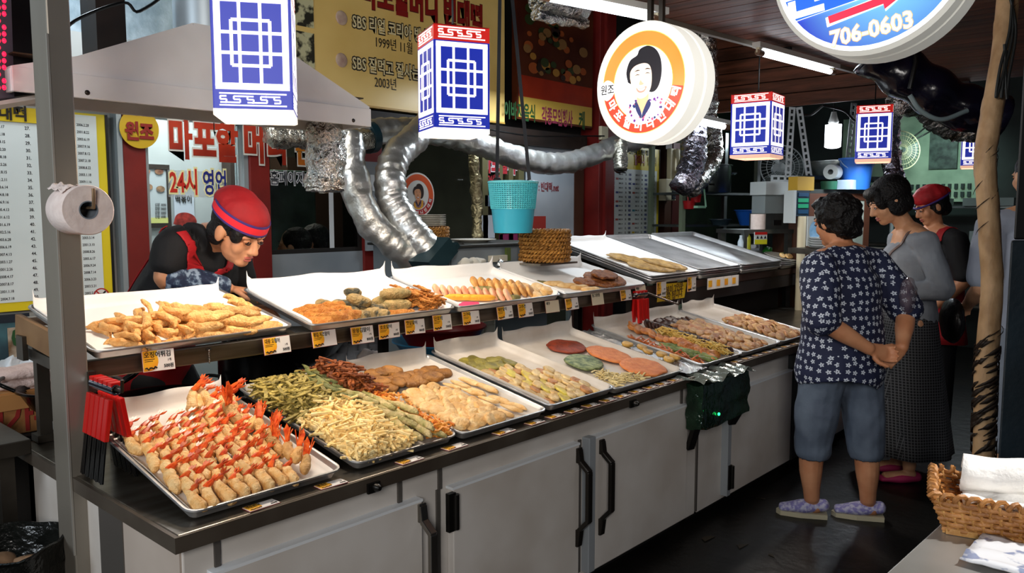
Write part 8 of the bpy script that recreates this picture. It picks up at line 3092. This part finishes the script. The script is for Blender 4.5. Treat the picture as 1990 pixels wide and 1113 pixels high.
# clock face fan print and stacked dishes
p = at(1583, 440, d=5.55)
t = thing('picture_card', 'white standing card with a pale blue round print by the dish stack', 'card', V((p.x, p.y, at(1583, 478, d=5.55).z)))
zq0, zq1 = at(1583, 478, d=5.55).z, at(1583, 420, d=5.55).z
mx = Matrix.Translation(V((p.x, p.y, 0))) @ cm.to_3x3().to_4x4()
MB().box((-.06, 0, zq0), (.06, .01, zq1), mx).build('card', KW, t)
dq = disc(MB(), .045, 0, 24, ry=.07, ext=.001)
dq.xf(Matrix.Translation(V((p.x, p.y, (zq0 + zq1) / 2))) @ cm.to_3x3().to_4x4() @ Matrix.Translation((0, -.002, 0)) @ Matrix.Rotation(PI / 2, 4, 'X'))
dq.build('round_print', M('print_blue', '8AB8DC', .5, col2='6EA0C8', scale=20), t)
# shelf extension carrying the card and dishes
p2 = at(1606, 480, d=5.5)
dz = at(1606, 482, d=5.5).z
dish = MB().lathe([(0, 0), (.10, 0), (.12, .012), (.0, .010)], 28).mesh('white_dish', M('dish_white', 'CDD0D0', .4), 45)
for k in range(5):
    inst('white_dish', dish, Matrix.Translation((p2.x, p2.y, dz + k * .016)), '%s white dish from the bottom in the pile by the blouse customer' % ordinal(k), 'dish', 'white dishes at the far counter end')
dk_ = thing('serving_ledge', 'dark steel ledge behind the far shelf trays', 'ledge', V((p2.x, p2.y, 0)))
mx = Matrix.Translation(V((p2.x, p2.y, 0))) @ cm.to_3x3().to_4x4()
MB().box((-.16, -.15, dz - .04), (.5, .2, dz - .002), mx).build('ledge_top', DSTEEL, dk_)
for u in (-.1, .45):
    MB().box((u - .02, -.02, 0), (u + .02, .02, dz - .04), mx).build('leg', DSTEEL, dk_)
# plate of fritters on the last tray stack
fD = STF[3]
pm_ = fD[0] @ Matrix.Translation((.36, .13, .006))
inst('white_plate', pl, pm_ @ Matrix.Scale(1.3, 4), 'white plate of fritters on the furthest shelf tray', 'plate')
ff = (pm_, 1, 1)
put(ff, 'plate_fritter', pat, [(-.07 + k * .035, -.02 + rnd(-.02, .02), .03, rnd(-.5, .5), .6, 1) for k in range(5)], 'pale slice on the white plate', 'slices on the white plate', band=9)
put(ff, 'plate_chili', chg, [(.02 + k * .03, .02, .035, 1.1 + rnd(-.3, .3), 0, .9) for k in range(3)], 'green chili fritter on the white plate', 'chilies on the white plate', band=9)
m = MB().ell((0, 0, .015), (.06, .035, .03)).disp(.02, 24, 3)
m.xf(fD[0] @ Matrix.Translation((.50, .33, .0)))
m.build('green_garnish', M('bright_green', '2A9A2E', .5), smooth=60, label='bright green leafy garnish behind the plate of fritters', cat='garnish')
m = MB()
m.grid(lambda u, v: fD[0] @ V((.46 + u * .2, .12 + v * .2, .012 + .02 * noise.noise(V((u * 5, v * 5, 3))))), 12, 12)
o = m.build('plastic_sheet', M('white_plastic_sheet', 'C8D4DC', .3, bump=.5), smooth=180, label='crumpled clear plastic sheet right of the plate of fritters', cat='plastic')
o.modifiers.new('t', 'SOLIDIFY').thickness = .001
for k, (px, py, c) in enumerate(((1440, 470, 'A8B8C4'), (1453, 462, '8A8C20'))):
    p = at(px, py, d=5.9)
    zb = .95
    MB().lathe([(0, zb), (.025, zb), (.025, p.z), (.012, p.z + .03), (.012, p.z + .05), (0, p.z + .05)], 14, Matrix.Translation((p.x, p.y, 0))).build('bottle', M('bottle_%d' % k, c, .25), smooth=45, label=['pale bottle behind the empty shelf trays', 'olive bottle behind the empty shelf trays'][k], cat='bottle')
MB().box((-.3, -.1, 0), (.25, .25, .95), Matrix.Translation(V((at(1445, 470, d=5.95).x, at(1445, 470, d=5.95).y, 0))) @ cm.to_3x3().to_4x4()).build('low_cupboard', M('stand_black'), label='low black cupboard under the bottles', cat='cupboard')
# far rack behind the aisle worker
fr = thing('far_rack', 'dark rack with pale boards behind the aisle worker', 'rack', (9.1, 2.4, 0))
for z in (.5, 1.1, 1.5):
    MB().box((9.0, 1.2, z - .02), (9.4, 3.4, z)).build('shelf_board', DSTEEL if z != 1.5 else KST, fr)
for y in (1.2, 3.4):
    MB().box((8.98, y - .02, 0), (9.02, y + .02, 1.6)).build('upright', DSTEEL, fr)
for k, (y, c) in enumerate(((2.35, '8A9A94'), (1.75, '5E6A66'))):
    MB().box((8.95, y - .22, 1.502), (9.3, y + .22, 1.58)).build('storage_box', M('storage_%d' % k, c, .6), label=['pale flat box on the far rack', 'grey flat box on the far rack'][k], cat='box')
MB().box((8.97, 1.4, 1.12), (9.2, 1.9, 1.25)).build('storage_box', M('storage_2', '6E7A78', .6), label='grey box on the middle board of the far rack', cat='box')
# cables and clutter under the fascia
for k, pts in enumerate((((1470, 215), (1500, 235), (1535, 215), (1570, 225), (1600, 205)), ((1600, 205), (1640, 215), (1665, 235), (1690, 205)))):
    MB().tube(catmull([at(x, y, X=6.75) for x, y in pts], 6), .010, 6).build('cable', BLACK, smooth=60, label=['black cable draped under the wooden fascia', 'black cable drooping right end of the wooden fascia'][k], cat='cable')
for k in range(2):
    pts = [at(1770 + 10 * k, 270, d=8.3), at(1830, 225 + 20 * k, d=8.2), at(1880, 205 + 30 * k, d=8.0)]
    MB().tube(catmull(pts, 6), .008, 6).build('cable', BLACK, smooth=60, label=['upper', 'lower'][k] + ' thin cable crossing the green lit wall', cat='cable')
MB().box((9.43, 2.15, 1.9), (9.455, 2.42, 2.32)).build('wall_poster', M('dark_poster', '18241F', .6, col2='4A5A50', scale=12), label='dark portrait poster on the green lit wall', cat='poster')
# litter on the floor
for k, (px, py) in enumerate(((1480, 968), (1500, 1080), (1440, 1060), (1375, 1045))):
    p = at(px, py, z=.001)
    q = MB().poly([p + V((rnd(-.03, .03) + .03 * math.cos(a), .02 * math.sin(a), .001)) for a in (0, 1.2, 2.4, 3.8, 5)], (0, 0, .002))
    q.build('litter_scrap', M('litter', '3A3226', .7), label='%s small dull paper scrap on the dark floor, counted from the counter' % ordinal(k), cat='litter', group='scraps on the floor')
